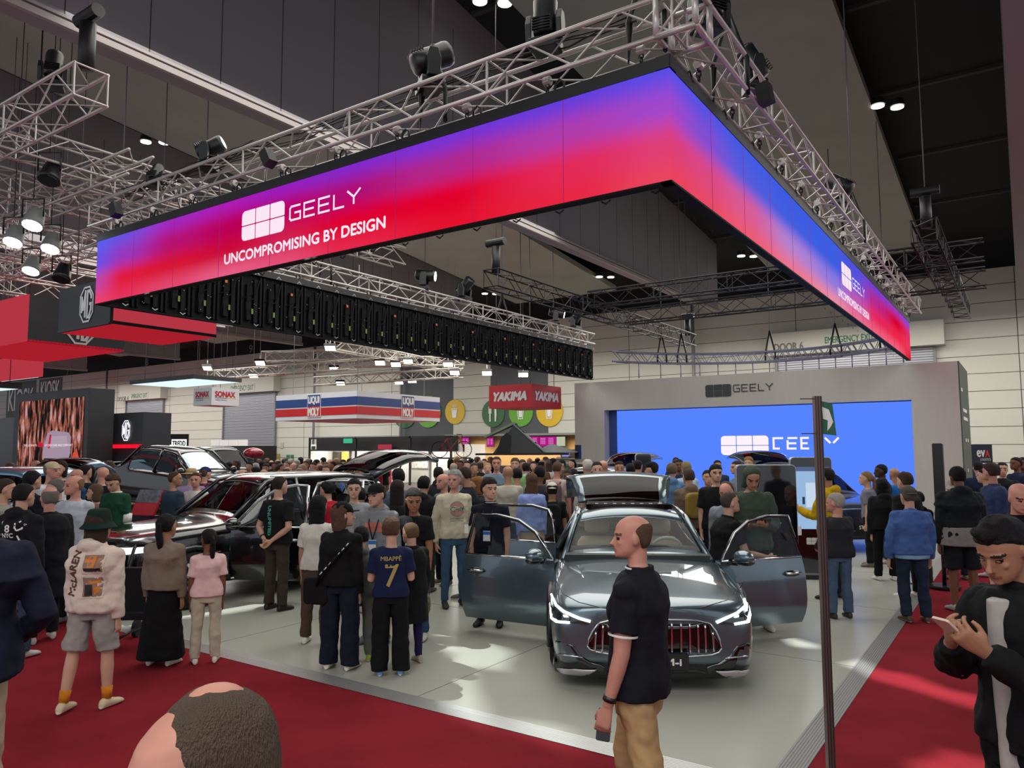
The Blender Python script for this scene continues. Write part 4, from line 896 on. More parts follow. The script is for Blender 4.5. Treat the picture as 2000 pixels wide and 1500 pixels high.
def person(px, ytop, depth, face, label, name='person', group=None, top='tee', topc='#222222', bot='trousers', botc='#20242c', shoes='#d8d4cc', sole=None, skin_='fair', hair='short', hairc='#2a201a',
           hat=None, hatc='#111111', hh=None, girth=1.0, armR=None, armL=None, legR=None, legL=None, lean=(0, 0), hyaw=0, hpitch=0, vox=.014, lod=1, H=None, floor=None, sex='m', under=None, pos=None, fold=None, sleevec=None, shoulder=1.0, post=None, handpalm=None, curl=.5, hs=1.0, hipsway=0, feat=True, flare=0.0, stature=None, grp_z=0.0, torso_k=1.0):
    """px,ytop: crown in the photo; depth along the lens axis; face: heading in degrees relative to 'away from the camera' (0 away, 180 to camera, 90 to the left)"""
    hatgrow = {'beanie': .02, 'bucket': .015, 'cap': .01, 'capback': .01, 'straw': .015}.get(hat, .012 if hair in ('thick', 'curly') else .005)
    P = at(px, ytop, depth) if pos is None else V(pos)
    on_stand = (-13.2 < P.x < -1.47 and 5.0 < P.y < 24) or (-44 < P.x < -14.6 and 5 < P.y < 20); zf = floor if floor is not None else (0.03 if on_stand else 0.0)
    if H is None: H = max(0.9, min(P.z-zf-hatgrow, 2.1))
    if stature: H = stature
    S = H/1.75; hd = (hh or (.238 if H > 1.45 else .232*(.75+.25*(H-.9)/.55)/S*S))*hs
    if H <= 1.45: hd = max(.19, .150*H)
    rz = YAW+radians(face); root = thing(name, label, 'person', (P.x, P.y, zf), rz, group)
    sk = skin(skin_); L1, L2 = .245*H, .245*H; an_h = .045*H
    legR = legR or ((.05, 0, -1), (.02, -.03, -1)); legL = legL or ((-.05, 0, -1), (-.02, -.03, -1))
    hipw = .052*H*(1.05 if sex == 'f' else 1)
    hips = {1: V((hipw, 0, 0)), -1: V((-hipw, 0, 0))}; K = {}; A = {}
    for s, lg in ((1, legR), (-1, legL)): K[s] = hips[s]+fing(lg[0])*L1; A[s] = K[s]+fing(lg[1])*L2
    pz = -min(A[1].z, A[-1].z)+an_h
    off = V((hipsway, 0, pz)); hips = {s: v+off for s, v in hips.items()}; K = {s: v+off for s, v in K.items()}; A = {s: v+off for s, v in A.items()}
    pel = V((0, 0, pz))+V((hipsway, 0, 0)); full = (H-pz-hd) if not stature else .329*H; up = V((lean[0], lean[1], 1)).normalized()
    fwd = V((0, 1, 0)); fwd = (fwd-up*fwd.dot(up)).normalized(); rt = fwd.cross(up)
    MT = Matrix((rt, fwd, up)).transposed().to_4x4(); MT.translation = pel
    T = full/.566; sh = .428*T; shw = .100*H*shoulder*(.9 if sex == 'f' else 1); g = girth
    neckb = MT @ V((0, -.01*S, .50*T)); nt = MT @ V((0, .02*S, .566*T)); 
    MH = TR(nt+V((0, .0, 0))) @ RZ(radians(hyaw)) @ TR(0, -.01, 0) @ RX(radians(-hpitch)) @ TR(0, .01*S, -.0) @ SCL(hd, hd, hd)
    # corrected so that the crown sits at the asked height
    # --- body
    AR = {1: armR or ((.12, 0, -1), (.02, .12, -1)), -1: armL or ((-.12, 0, -1), (-.02, .12, -1))}; La, Lf = .172*H, .150*H
    shp = {s: MT @ V((s*shw, -.005*S, sh)) for s in (1, -1)}; el = {s: shp[s]+fing(AR[s][0])*La for s in (1, -1)}; wr = {s: el[s]+fing(AR[s][1])*Lf for s in (1, -1)}
    b = MB()
    b.loft(head_rings(MH, 0.0))
    # jaw, nose, brow, cheeks, ears
    q = MH
    b.tube([q @ V((0, .425, .52)), q @ V((0, .475, .40)), q @ V((0, .53, .325)), q @ V((0, .46, .285))], [.030*hd, .042*hd, .062*hd, .035*hd], 8)
    b.tube([q @ V((-.22, .36, .565)), q @ V((-.10, .415, .58)), q @ V((.10, .415, .58)), q @ V((.22, .36, .565))], .032*hd, 8)
    b.ell(q @ V((0, .415, .165)), [.10*hd, .045*hd, .035*hd], q.to_3x3().normalized().to_4x4()); b.ell(q @ V((0, .395, .06)), [.09*hd, .06*hd, .06*hd], q.to_3x3().normalized().to_4x4())
    for s in (1, -1):
        b.ell(q @ V((s*.345, -.03, .45)), [.035*hd, .085*hd, .14*hd], q.to_3x3().normalized().to_4x4() @ RZ(-s*.35)); b.ell(q @ V((s*.17, .325, .37)), [.08*hd, .055*hd, .07*hd], None)
    b.tube([q @ V((0, -.10, .30)), (q @ V((0, -.10, .0))+neckb)/2, neckb, neckb-up*.05*T], [.235*hd, .235*hd, .26*hd, .33*hd], 14)
    def torso(mb, e, lo=-.09, hi=.50, k=1.0, nk=True, wide=0.0):
        S2 = [(-.12, .155, .105), (-.06, .165, .115), (.02, .165, .118), (.10, .152, .108), (.18, .145*(.92 if sex == 'f' else 1), .102), (.26, .152*(.95 if sex == 'f' else 1), .108), (.34, .162, .118*(1.1 if sex == 'f' else 1)), (.40, .163, .110), (.44, .148, .098), (.475, .112, .082), (.50, .078, .068), (.53, .052, .056)]
        R = []
        for t, w_, d_ in S2:
            if t < lo-.001 or t > hi+.031: continue
            gg = g if t < .35 else (1+g)/2
            R.append(oval((0, (-.01+.02*(g-1)*6*max(0, .3-abs(t-.12)))*S, t*T), (w_*gg*S*(shoulder if t > .3 else 1)+e+wide*max(0, .2-t)), d_*gg*S+e, 18, MT))
        mb.loft(R)
    def limbs(mb, e, to_wrist=1.0, sl_lo=None, both=(1, -1)):
        for s in both:
            mb.ell(shp[s]+V((0, 0, -.004)), .055*S+e, None, 12, 8)
            a, c, d = shp[s], el[s], wr[s]
            mid = a.lerp(c, .5); R0 = [.055*S, .052*S, .046*S]
            if to_wrist < 1: 
                end = a.lerp(c, to_wrist*2) if to_wrist <= .5 else c.lerp(d, (to_wrist-.5)*2)
                pts = [a-up*.0+V((0, 0, .0)), a.lerp(end, .5), end]; mb.tube([MT @ V((s*shw*.45, -.005*S, sh+.012*S))]+pts, [.055*S+e, .058*S+e, .053*S+e, .055*S+e*1.3], 12)
            else:
                mb.tube([MT @ V((s*shw*.45, -.005*S, sh+.012*S)), a, mid, c, c.lerp(d, .3), d], [.052*S+e, .056*S+e, .050*S+e, .043*S+e, .042*S+e, .027*S+e], 12)
    torso(b, -.012); limbs(b, 0.0)
    for s in (1, -1):
        lk = 1 if bot == 'shorts' else .72
        b.tube([hips[s]+V((0, 0, .04)), hips[s].lerp(K[s], .5), K[s], K[s].lerp(A[s], .35), A[s]], [.085*S*lk, .075*S*lk, .053*S*lk, .055*S*lk, .035*S], 12)
        dd = (wr[s]-el[s]).normalized(); pn = V(handpalm[s]) if handpalm and s in handpalm else V((-s, 0, 0))
        hand(b, wr[s]+dd*.01, dd, pn, s, S*1.0, curl)
    def face_post(o, me, q=MH.copy(), hc=hairc):
        me.materials.clear(); me.materials.append(sk); me.materials.append(mat('lip_'+skin_, {'fair': '#a4605a', 'pink': '#a85c55', 'tan': '#86483e', 'olive': '#74403a', 'brown': '#54302a', 'dark': '#352018'}[skin_], .5)); me.materials.append(mat('eye_dark', '#1a1412', .3)); me.materials.append(mat('brow_'+hc, hc, .8))
        qi = q.inverted(); 
        for p in me.polygons:
            c = qi @ p.center; mi = 0
            if c.y > .25 and feat:
                ax = abs(c.x)
                if .445 < c.z < .50 and .085 < ax < .20: mi = 2
                elif .545 < c.z < .60 and .06 < ax < .25: mi = 3
                elif .145 < c.z < .20 and ax < .115 and c.y > .38: mi = 1
            p.material_index = mi
        if post: post(o, me, q)
    later(b, 'body', root, [sk], vox, 3, 0, post=face_post)
    # --- hair, hat
    vh = vox*.9
    if hair not in ('bald', None):
        m = MB(); hair_mesh(hair, MH, m)
        if hat: 
            m = MB()
            if hair in ('long', 'bob', 'pony'): hair_mesh(hair, MH @ TR(0, 0, -.06), m)
            else: hair_mesh('fringe', MH, m)
        later(m, 'hair', root, [mat('hair_'+hairc, hairc, .7 if hair != 'fringe' else .85, bump=.8, bscale=90, aniso=(4, 4, .6), spec=.25)], vh, 3, .012 if hair in ('curly', 'thick', 'side', 'quiff', 'long', 'pony', 'bob') else .004, .035)
    if hat and hat != 'hood':
        m = MB(); hat_mesh(hat, MH, m); later(m, {'cap': 'cap', 'capback': 'cap', 'beanie': 'beanie', 'bucket': 'bucket_hat', 'straw': 'straw_hat'}[hat], root, [cloth(hatc)], vh*.8, 2, .004, .05)
    if hat == 'hood':
        m = MB(); m.loft([oval((0, (f+b_)/2, z), hw, (f-b_)/2, 18, MH) for z, hw, f, b_ in [(-.18, .46, -.05, -.50), (.1, .42, .12, -.54), (.4, .42, .22, -.56), (.65, .43, .30, -.57), (.85, .38, .33, -.50), (1.0, .25, .26, -.34), (1.06, .1, .12, -.2)]]); later(m, 'hood', root, [cloth(topc)], vh, 3, .008, .08)
    # --- top
    fo = min(fold, .026) if fold is not None else .022
    if top:
        m = MB(); e = {'tee': .016, 'polo': .014, 'long': .020, 'jumper': .026, 'hoodie': .034, 'jacket': .030, 'puffer': .05, 'coat': .036, 'vest': .016}[top]
        lo = {'tee': -.10, 'polo': -.09, 'long': -.09, 'jumper': -.07, 'hoodie': -.07, 'jacket': -.10, 'puffer': -.08, 'coat': -.12, 'vest': -.09}[top]
        torso(m, e+.004, lo, .47, wide=.06 if top in ('tee', 'long') else .02)
        if top in ('tee', 'polo'): limbs(m, e, .36 if top == 'tee' else .33)
        elif top != 'vest': limbs(m, e*.75)
        if top == 'coat' or flare:
            zl = -.42*T if top == 'coat' else lo*T-flare; m.loft([oval((0, 0, -.10*T), .17*g*S+e, .125*g*S+e, 18, MT), oval((0, 0, zl), .20*g*S+e, .15*g*S+e, 18, MT)])
        if top in ('polo', 'jacket', 'coat'):
            for k in range(2): m.tube([neckb+MT.to_3x3() @ (V((.072*S*cos(a), .062*S*sin(a)-.005, .012+.012*k))) for a in [2*pi*j/12 for j in range(13)]], .013, 8)
        if top in ('hoodie', 'puffer') and hat != 'hood':
            m.ell(neckb+MT.to_3x3() @ V((0, -.085*S, .005)), [.115*S, .065*S, .075*S]); m.tube([neckb+MT.to_3x3() @ V((.085*S*cos(a), .075*S*sin(a)-.01, .02)) for a in [2*pi*j/12 for j in range(13)]], .024, 8)
        if top in ('hoodie', 'jumper'):
            m.loft([oval((0, 0, (lo-.01)*T), .168*g*S+e*.7, .12*g*S+e*.7, 18, MT), oval((0, 0, (lo+.04)*T), .17*g*S+e*.9, .122*g*S+e*.9, 18, MT)])
        later(m, {'tee': 'tshirt', 'polo': 'polo_shirt', 'long': 'shirt', 'jumper': 'sweater', 'hoodie': 'hoodie', 'jacket': 'jacket', 'puffer': 'puffer_jacket', 'coat': 'coat', 'vest': 'vest'}[top], root, [cloth(topc)], vox*1.1, 3, fo*(1.5 if top in ('jacket', 'hoodie', 'long') else 1), .11, post=spec_post.pop(label, None))
    if under:
        m = MB(); torso(m, .012, -.17, -.05); later(m, 'undershirt', root, [cloth(under)], vox*1.2, 2, .008, .1)
    # --- bottom
    if bot:
        m = MB()
        R = [oval((0, 0, t*T), w_*(g if t > -.05 else 1)*S+.004, d_*(g if t > -.05 else 1)*S+.004, 18, MT) for t, w_, d_ in ((.04, .15, .104), (.0, .156, .110), (-.08, .163, .115), (-.14, .15, .106))]
        m.loft(R)
        if bot in ('trousers', 'wide', 'slim', 'joggers'):
            w1, w2, w3 = {'trousers': (.098, .074, .068), 'wide': (.108, .098, .10), 'slim': (.092, .062, .046), 'joggers': (.10, .082, .058)}[bot]
            for s in (1, -1): m.tube([hips[s]+V((0, 0, .0)), hips[s].lerp(K[s], .5), K[s], K[s].lerp(A[s], .5), A[s]+V((0, 0, -.0 if bot != 'wide' else -.02))], [w1*S*(.5+.5*g), (w1+w2)/2*S, w2*S, (w2+w3)/2*S, w3*S], 14)
        elif bot == 'shorts':
            for s in (1, -1): m.tube([hips[s], hips[s].lerp(K[s], .5), K[s]+V((0, 0, .01))], [.105*S, .10*S, .10*S], 14)
        elif bot == 'skirt':
            zb = .08; m.loft([oval((pel.x*(1-f), (A[1].y+A[-1].y)/2*f, pz*(1-f)+zb*f), (.17+.10*f)*S, (.12+.11*f)*S, 20) for f in (0, .3, .6, .85, 1)])
        later(m, {'shorts': 'shorts', 'skirt': 'skirt'}.get(bot, 'trousers'), root, [cloth(botc)], vox*1.1, 3, fo*1.2, .10)
    # --- shoes
    for s in (1, -1):
        a = A[s]; yaw_f = -s*.15; d = (a-K[s]).normalized(); pit = max(0, atan2(-d.y, -d.z))*.8 if a.z > an_h+.03 else 0
        Ms = TR(a) @ RZ(yaw_f) @ RX(-pit) @ TR(0, 0, -an_h); f = S*.97; m = MB()
        m.loft([[Ms @ V((w_*f*cos(t)*(1 if abs(cos(t)) < .9 else .97), y*f, (.004+hz*.5*(1+sin(t)))*f)) for t in [2*pi*k/14 for k in range(14)]] for y, w_, hz in ((-.075, .022, .05), (-.06, .036, .085), (-.02, .040, .105), (.04, .042, .085), (.10, .048, .062), (.15, .045, .05), (.18, .03, .035), (.192, .012, .02))])
        def shp_post(o, me, Ms=Ms.copy(), f=f):
            if not sole: return
            me.materials.append(mat('sole_'+sole, sole, .6)); Mi = Ms.inverted()
            for p in me.polygons:
                if (Mi @ p.center).z < .026*f: p.material_index = 1
        later(m, 'shoe', root, [mat('shoe_'+shoes, shoes, .6)], max(.007, vox*.8), 2, post=shp_post)
    root['_'] = 0; del root['_']
    return dict(root=root, MT=MT, MH=MH, S=S, T=T, sh=shp, el=el, wr=wr, neck=neckb, K=K, A=A, hd=hd, pz=pz, hips=hips, H=H, rz=rz)
spec_post = {}
def project(root_obj_getter, mb, origin, direction, off=.004):
    """lay flat lettering onto the finished cloth: push every vertex along direction until it meets the surface"""
    o = root_obj_getter; me = o.data; bv = BVHTree.FromPolygons([v.co for v in me.vertices], [tuple(p.vertices) for p in me.polygons]); d = V(direction).normalized(); out = []
    for v in mb.v:
        h = bv.ray_cast(V(v)-d*.6, d)
        out.append(tuple(h[0]-d*off) if h[0] else tuple(v))
    mb.v = out
AFTER = []
def print_on(P, garment, build, back=True, name='print', mats=None, c=(0, 0), zoff=.30):
    """build(mb, M): draws in local xz; placed on chest or back at torso height zoff"""
    def run():
        g = [o for o in P['root'].children if o.name.split('.')[0] == garment][0]; MT = P['MT']
        M = MT @ TR(0, 0, zoff*P['T']) @ (RZ(0) if back else RZ(pi)); m = MB(); build(m, M)
        # split long faces so the print follows the cloth
        d = (MT.to_3x3() @ V((0, 1 if back else -1, 0))); project(g, m, None, d, .005); m.obj(name, mats, P['root'])
    AFTER.append(run)
# ---------------------------------------------------------------- cars
import bmesh
M_gpaint = mat('paint_slate_blue', '#5f7079', .28, metal=.75, coat=1.0)
M_bpaint = mat('paint_black', '#070709', .18, coat=1.0, spec=.6)
M_gpaint2 = mat('paint_dark_blue', '#3a4356', .28, metal=.6, coat=1.0)
M_bluep = mat('paint_light_blue', '#6f8ea6', .28, metal=.6, coat=1.0)
M_silvp = mat('paint_silver', '#a9abaa', .25, metal=.7, coat=1.0)
M_glass = glass('car_glass', (.86, .90, .90), .2); M_gldk = glass('car_glass_dark', (.10, .11, .12), .4)
M_inter = mat('car_interior', '#17181a', .7); M_gloss = mat('gloss_black', '#060607', .08, coat=.8); M_tailr = mat('tail_lens', '#7d0518', .12, coat=1.0); M_tail = emit('tail_lit', '#ff1440', 1.6)
M_rim = mat('rim_alloy', '#8e9092', .3, metal=.8)
def splitmesh(mb, names, mats, parent, sub=2, M=None):
    """subdivide the shell smooth, then give every material region its own part"""
    o = mb.obj('tmp', mats, None, None, sub=sub); dg = bpy.context.evaluated_depsgraph_get(); me = bpy.data.meshes.new_from_object(o.evaluated_get(dg)); bpy.data.objects.remove(o)
    out = {}; vs = [v.co.copy() for v in me.vertices]
    for mi, nm in enumerate(names):
        for half in ((1, -1) if nm == 'side_glass' else (0,)):
            fs = [tuple(p.vertices) for p in me.polygons if p.material_index == mi and (half == 0 or p.center.y*half > 0)]
            if not fs: continue
            used = sorted({i for f in fs for i in f}); mp = {u: k for k, u in enumerate(used)}; q = MB(); q.add([vs[u] for u in used], [tuple(mp[i] for i in f) for f in fs], 0, True)
            ob = q.obj(nm, mats[mi], parent); out.setdefault(nm, []).append(ob)
            if nm in ('body', 'roof'):
                sd = ob.modifiers.new('t', 'SOLIDIFY'); sd.thickness = .012; sd.offset = -1
    bv = BVHTree.FromPolygons(vs, [tuple(p.vertices) for p in me.polygons]); return out, bv
def shell(st, cell):
    """st: list of (x, [(y, z)*8]) half sections from bottom centre to top centre; mirrored grid"""
    mb = MB(); n = len(st[0][1]); W = 2*n-2; vs = []
    for x, P in st:
        row = [(x, y, z) for y, z in P]+[(x, -y, z) for y, z in P[-2:0:-1]]; vs += row
    fs = []; ms = []
    for i in range(len(st)-1):
        for k in range(W):
            j = k if k < n-1 else W-1-k; m = cell(i, j, 1 if k < n-1 else -1)
            if m is None: continue
            fs.append((i*W+k, i*W+(k+1) % W, (i+1)*W+(k+1) % W, (i+1)*W+k)); ms.append(m)
    for e in (0, len(st)-1):
        b = e*W
        for j in range(n-1):
            q = [b+j, b+j+1, b+(W-j-1) % W if j+1 < n else 0, b+(W-j) % W]
            q = [b+j, b+j+1, b+(W-(j+1)) % W, b+(W-j) % W]
            q = list(dict.fromkeys(q)); q = q if e else q[::-1]
            if len(q) > 2: fs.append(tuple(q)); ms.append(cell(-1 if e == 0 else len(st)-1, j, 0) or 0)
    k = 0
    mb.v = vs; mb.f = fs; mb.m = ms; mb.sm = [True]*len(fs); return mb
def wheel(parent, x, y, r=.35, w=.22, side=1, turn=0):
    t = bpy.data.objects.new('wheel', None); COL.objects.link(t); t.parent = parent; t.matrix_basis = TR(x, y, r) @ RZ(turn)
    m = MB(); m.tube([(0, -w/2, 0), (0, -w*.46, 0), (0, w*.46, 0), (0, w/2, 0)], [r*.93, r, r, r*.93], 28); m.obj('tyre', M_rubber, t)
    m = MB(); yo = side*(w/2+.005); m.tube([(0, yo-side*.04, 0), (0, yo, 0)], [r*.72, r*.70], 24, 0, False)
    for k in range(10):
        a = 2*pi*k/10; m.tube([(r*.08*cos(a), yo-side*.01, r*.08*sin(a)), (r*.7*cos(a+.12), yo-side*.005, r*.7*sin(a+.12))], .022, 5)
    m.cyl((0, yo-side*.02, 0), r*.14, .04, 'y', 12); m.obj('rim', M_rim, t)
def seat(parent, x, y, z, col, s=1.0):
    m = MB(); m.loft([oval((0, 0, q), a, b, 14, TR(x, y, z) @ RY(.25), 3.2) for q, a, b in ((.10, .10, .26), (.3, .11, .27), (.55, .10, .25), (.62, .07, .20))]); m.loft([oval((0, 0, q), a, b, 14, TR(x+.02, y, z) @ RY(.25), 3.5) for q, a, b in ((.66, .05, .12), (.70, .07, .155), (.80, .07, .16), (.86, .045, .12))])
    m.tube([(x-.5, y, z+.06), (x, y, z+.08)], [.2, .22], 10); m.obj('seat', mat('seat_'+col, col, .6), parent)
def door(parent, hx, hy, ang, L, zb, zbelt, ztop, paint, side=1, win=True, mirror=False, glassm=None, frame=None, fr_front=.45, tumble=.16, tag_=False, names='door'):
    """side +1: door on +y side. Local: x from hinge back, y outwards"""
    t = bpy.data.objects.new(names, None); COL.objects.link(t); t.parent = parent; t.matrix_basis = TR(hx, hy, 0) @ RZ(side*ang) @ SCL(1, side, 1)
    nx, nz = 8, 8; out = []; inn = []
    for j in range(nz+1):
        z = zb+(zbelt-zb)*j/nz; f = j/nz
        for i in range(nx+1):
            u = i/nx; x = L*u+(.02*sin(pi*f) if i == nx else 0); y = .045*sin(pi*min(1, f*1.1))-.03*f**3-(.05*(1-f)**3)+.012*sin(f*9); out.append((x, y, z)); inn.append((x, y-.09, z))
    n = len(out); m = MB(); W = nx+1; fs = []
    for j in range(nz):
        for i in range(nx):
            a = j*W+i; fs.append((a, a+1, a+W+1, a+W)); fs.append((n+a, n+a+W, n+a+W+1, n+a+1))
    for i in range(nx): fs.append((i, n+i, n+i+1, i+1)); a = nz*W+i; fs.append((a, a+1, n+a+1, n+a))
    for j in range(nz): a = j*W; fs.append((a, a+W, n+a+W, n+a)); a = j*W+nx; fs.append((a, n+a, n+a+W, a+W))
    m.add(out+inn, fs, 0, True); o = m.obj('door_panel', paint, t); b = o.modifiers.new('e', 'EDGE_SPLIT'); b.split_angle = radians(45)
    MB().bx(.04, L-.04, -.115, -.09, zb+.06, zbelt-.02).obj('door_trim', M_inter, t)
    m = MB(); m.tube([(0.02, -.03, zbelt), (L, -.03, zbelt)], .014, 6); m.obj('belt_strip', M_chrome, t)
    fr = frame or M_gloss
    if win:
        P = [(.02, -.04, zbelt), (L*fr_front*.55, -.04-tumble*.6, zbelt+(ztop-zbelt)*.62), (L*fr_front, -.04-tumble*.9, ztop-.05), (L*(fr_front+.25), -.04-tumble, ztop), (L*.97, -.04-tumble, ztop-.01), (L, -.04, zbelt)]
        MB().tube(P, .022, 8).obj('window_frame', fr, t); m = MB(); m.tube([(p[0], p[1]+.018, p[2]+.012) for p in P[:5]], .008, 6); m.obj('chrome_strip', M_chrome, t)
        MB().add([(p[0], p[1], p[2]) for p in P], [tuple(range(6))]).obj('door_glass', glassm or M_glass, t)
    m = MB(); hx_ = L*.84; zc = zbelt-.17; m.ell((hx_, .03, zc), (.11, .02, .035)); m.obj('handle_cup', M_gloss, t)
    m = MB(); m.tube([(hx_-.10, .045, zc+.005), (hx_, .065, zc+.008), (hx_+.10, .045, zc+.005)], .014, 8); m.obj('door_handle', M_chrome, t)
    if mirror:
        m = MB(); m.ell((.14, .20, zbelt+.07), (.09, .14, .075)); mm = m.obj('mirror', paint, t); m = MB(); m.tube([(.12, -.01, zbelt-.01), (.14, .1, zbelt+.0)], .035, 8); m.ell((.145, .20, zbelt+.025), (.088, .135, .045)); m.obj('mirror_foot', M_gloss, t)
    if tag_: MB().bx(L-.06, L-.01, .0, .004, zbelt+.24, zbelt+.34).obj('paper_tag', M_white, t)
    return t
def grid(m, rows, n, mi):
    b = len(m.v); m.v += [tuple(p) for r in rows for p in r]
    for k in range(len(rows)-1):
        for i in range(n): m.f.append((b+k*(n+1)+i, b+k*(n+1)+i+1, b+(k+1)*(n+1)+i+1, b+(k+1)*(n+1)+i)); m.m.append(mi(k, i)); m.sm.append(True)
def surf_patch(polys, bv, Mw, off, mats, name, parent, cuts=3, solid=.006, front=False):
    """polygons outlined in the photo, laid on the body where the sight line meets it"""
    Mi = Mw.inverted(); e = Mi @ EYE
    if not isinstance(polys[0][0], (list, tuple)): polys = [polys]
    bm = bmesh.new()
    for P in polys:
        bm.faces.new([bm.verts.new((x, y, 0)) for x, y in P])
    bmesh.ops.triangulate(bm, faces=bm.faces[:]); bmesh.ops.subdivide_edges(bm, edges=bm.edges[:], cuts=cuts, use_grid_fill=True)
    for v in bm.verts:
        d = (Mi.to_3x3() @ _ray(v.co.x, v.co.y)).normalized(); h = bv.ray_cast(e, d)
        if front:
            p = e+d*((.10-e.x)/d.x); p.y = max(-.895, min(.895, p.y)); p.z = max(p.z, .115); h = bv.ray_cast(V((-1, p.y, p.z)), V((1, 0, 0))); d = V((1, 0, 0))
            if h[0] is None or h[0].x > .5: h = (V((.12+max(0, abs(p.y)-.8)*1.2, p.y, p.z)),)
        if h[0] is None: h = (e+d*6.6,)
        v.co = h[0]-d*off
    me = bpy.data.meshes.new(name); bm.to_mesh(me); bm.free(); me.materials.append(mats); me.polygons.foreach_set('use_smooth', [True]*len(me.polygons))
    o = bpy.data.objects.new(name, me); COL.objects.link(o); o.parent = parent
    q = o.modifiers.new('q', 'SMOOTH'); q.iterations = 5
    if solid: s = o.modifiers.new('t', 'SOLIDIFY'); s.thickness = solid; s.offset = 0
    return o
def surf_strip(lines, bv, Mw, off, r, m_, name, parent):
    Mi = Mw.inverted(); e = Mi @ EYE; m = MB()
    for L in lines:
        P = []
        for i in range(len(L)-1):
            for k in range(4):
                f = k/4; P.append((L[i][0]*(1-f)+L[i+1][0]*f, L[i][1]*(1-f)+L[i+1][1]*f))
        P.append(L[-1]); Q = []
        for x, y in P:
            d = (Mi.to_3x3() @ _ray(x, y)).normalized(); h = bv.ray_cast(e, d); Q.append((h[0] if h[0] else e+d*6.6)-d*off)
        m.tube(Q, r, 6)
    return m.obj(name, m_, parent)

CARS = []
# ---- slate blue liftback, the hero of the stand
fc = onz(1276, 1348, 0.0); rearv = RZ(radians(30)) @ V((0, 1, 0)); HM = Matrix((rearv, V((0, 0, 1)).cross(rearv), V((0, 0, 1)))).transposed().to_4x4(); HM.translation = V((fc.x, fc.y, .03))+rearv*(-.21)
hero = thing('car', 'slate blue liftback car with doors and boot open, front facing the camera', 'car', M=HM)
CARS.append((HM.inverted(), 4.86))
def P8(zb, y1, a, b, c, d, e, z7): return [(0, zb), (y1, zb), a, b, c, d, e, (0, z7)]
ST = [(0.00, P8(.13, .60, (.68, .22), (.70, .48), (.62, .66), (.48, .70), (.26, .725), .73)), (0.07, P8(.105, .74, (.82, .20), (.83, .48), (.79, .68), (.66, .745), (.35, .775), .785)),
      (0.22, P8(.105, .80, (.885, .22), (.895, .52), (.87, .72), (.76, .79), (.42, .82), .83)), (0.50, P8(.17, .82, (.91, .28), (.925, .56), (.905, .775), (.82, .84), (.45, .875), .88)),
      (1.00, P8(.17, .82, (.92, .28), (.935, .60), (.915, .85), (.83, .905), (.46, .94), .945)), (1.45, P8(.17, .82, (.92, .28), (.935, .60), (.90, .90), (.82, .945), (.46, .985), .99)),
      (1.66, P8(.17, .82, (.92, .28), (.93, .60), (.89, .925), (.80, .965), (.44, 1.01), 1.015)), (1.74, P8(.17, .82, (.92, .28), (.93, .60), (.89, .93), (.785, .985), (.43, 1.025), 1.03)),
      (2.45, P8(.17, .82, (.92, .28), (.93, .60), (.875, .955), (.63, 1.375), (.36, 1.435), 1.45)), (2.58, P8(.17, .82, (.92, .28), (.93, .60), (.875, .96), (.62, 1.405), (.35, 1.46), 1.475)),
      (3.10, P8(.17, .82, (.92, .28), (.93, .60), (.87, .965), (.62, 1.415), (.35, 1.475), 1.49)), (3.75, P8(.17, .82, (.92, .28), (.93, .60), (.87, .98), (.60, 1.375), (.34, 1.435), 1.45)),
      (3.90, P8(.17, .82, (.92, .28), (.93, .60), (.87, .985), (.59, 1.34), (.34, 1.40), 1.415)), (4.45, P8(.2, .80, (.90, .3), (.91, .62), (.84, .97), (.66, 1.05), (.36, 1.08), 1.09)),
      (4.78, P8(.24, .74, (.85, .34), (.87, .62), (.80, .93), (.62, 1.0), (.34, 1.03), 1.04)), (4.86, P8(.3, .6, (.70, .40), (.74, .62), (.68, .85), (.5, .9), (.3, .92), .93))]
def _zm(z):
    return z if z < .73 else (.73+(z-.73)*.66 if z < 1.03 else .928+(z-1.03)*1.06)
ST = [(x, [(y, _zm(z)) for y, z in P]) for x, P in ST]
def hc(i, j, s):
    if i == 7 and j in (5, 6): return 1           # windscreen
    if i in (7, 8, 9, 10) and j == 4: return None if True else 2
    if i == 8 and j == 4: return None
    if i in (7, 8) and j in (2, 3): return None       # front door openings
    if i in (9, 10) and j in (2, 3) and s == 1: return None
    if i == 12 and j in (5, 6): return None           # boot aperture
    if j == 0 or (j == 1): return 2
    return 0
parts, HBV = splitmesh(shell(ST, hc), ['body', 'windscreen', 'underbody'], [M_gpaint, M_glass, M_plblk], hero, 2)
m = MB(); m.bx(1.5, 4.3, -.80, .80, .22, .30); m.bx(1.62, 1.95, -.78, .78, .55, .95, 1); m.tube([(1.95, -.78, .93), (1.9, 0, .99), (1.95, .78, .93)], .07, 8, 1); m.bx(4.2, 4.3, -.75, .75, .3, .8)
m.obj('cabin', [M_inter, mat('dashboard', '#26282a', .6)], hero)
for y in (.38, -.38): seat(hero, 2.75, y, .40, '#a89a7c')
for y in (.40, -.40, 0): seat(hero, 3.6, y, .38, '#3d3a36')
m = MB(); c = V((2.12, -.38, .93)); Mr = TR(c) @ RY(-.45); m.tube([Mr @ V((0, .18*cos(a), .18*sin(a))) for a in [2*pi*k/24 for k in range(25)]], .018, 8); m.obj('steering_wheel', mat('wheel_rim', '#8d9187', .5), hero)
m = MB()
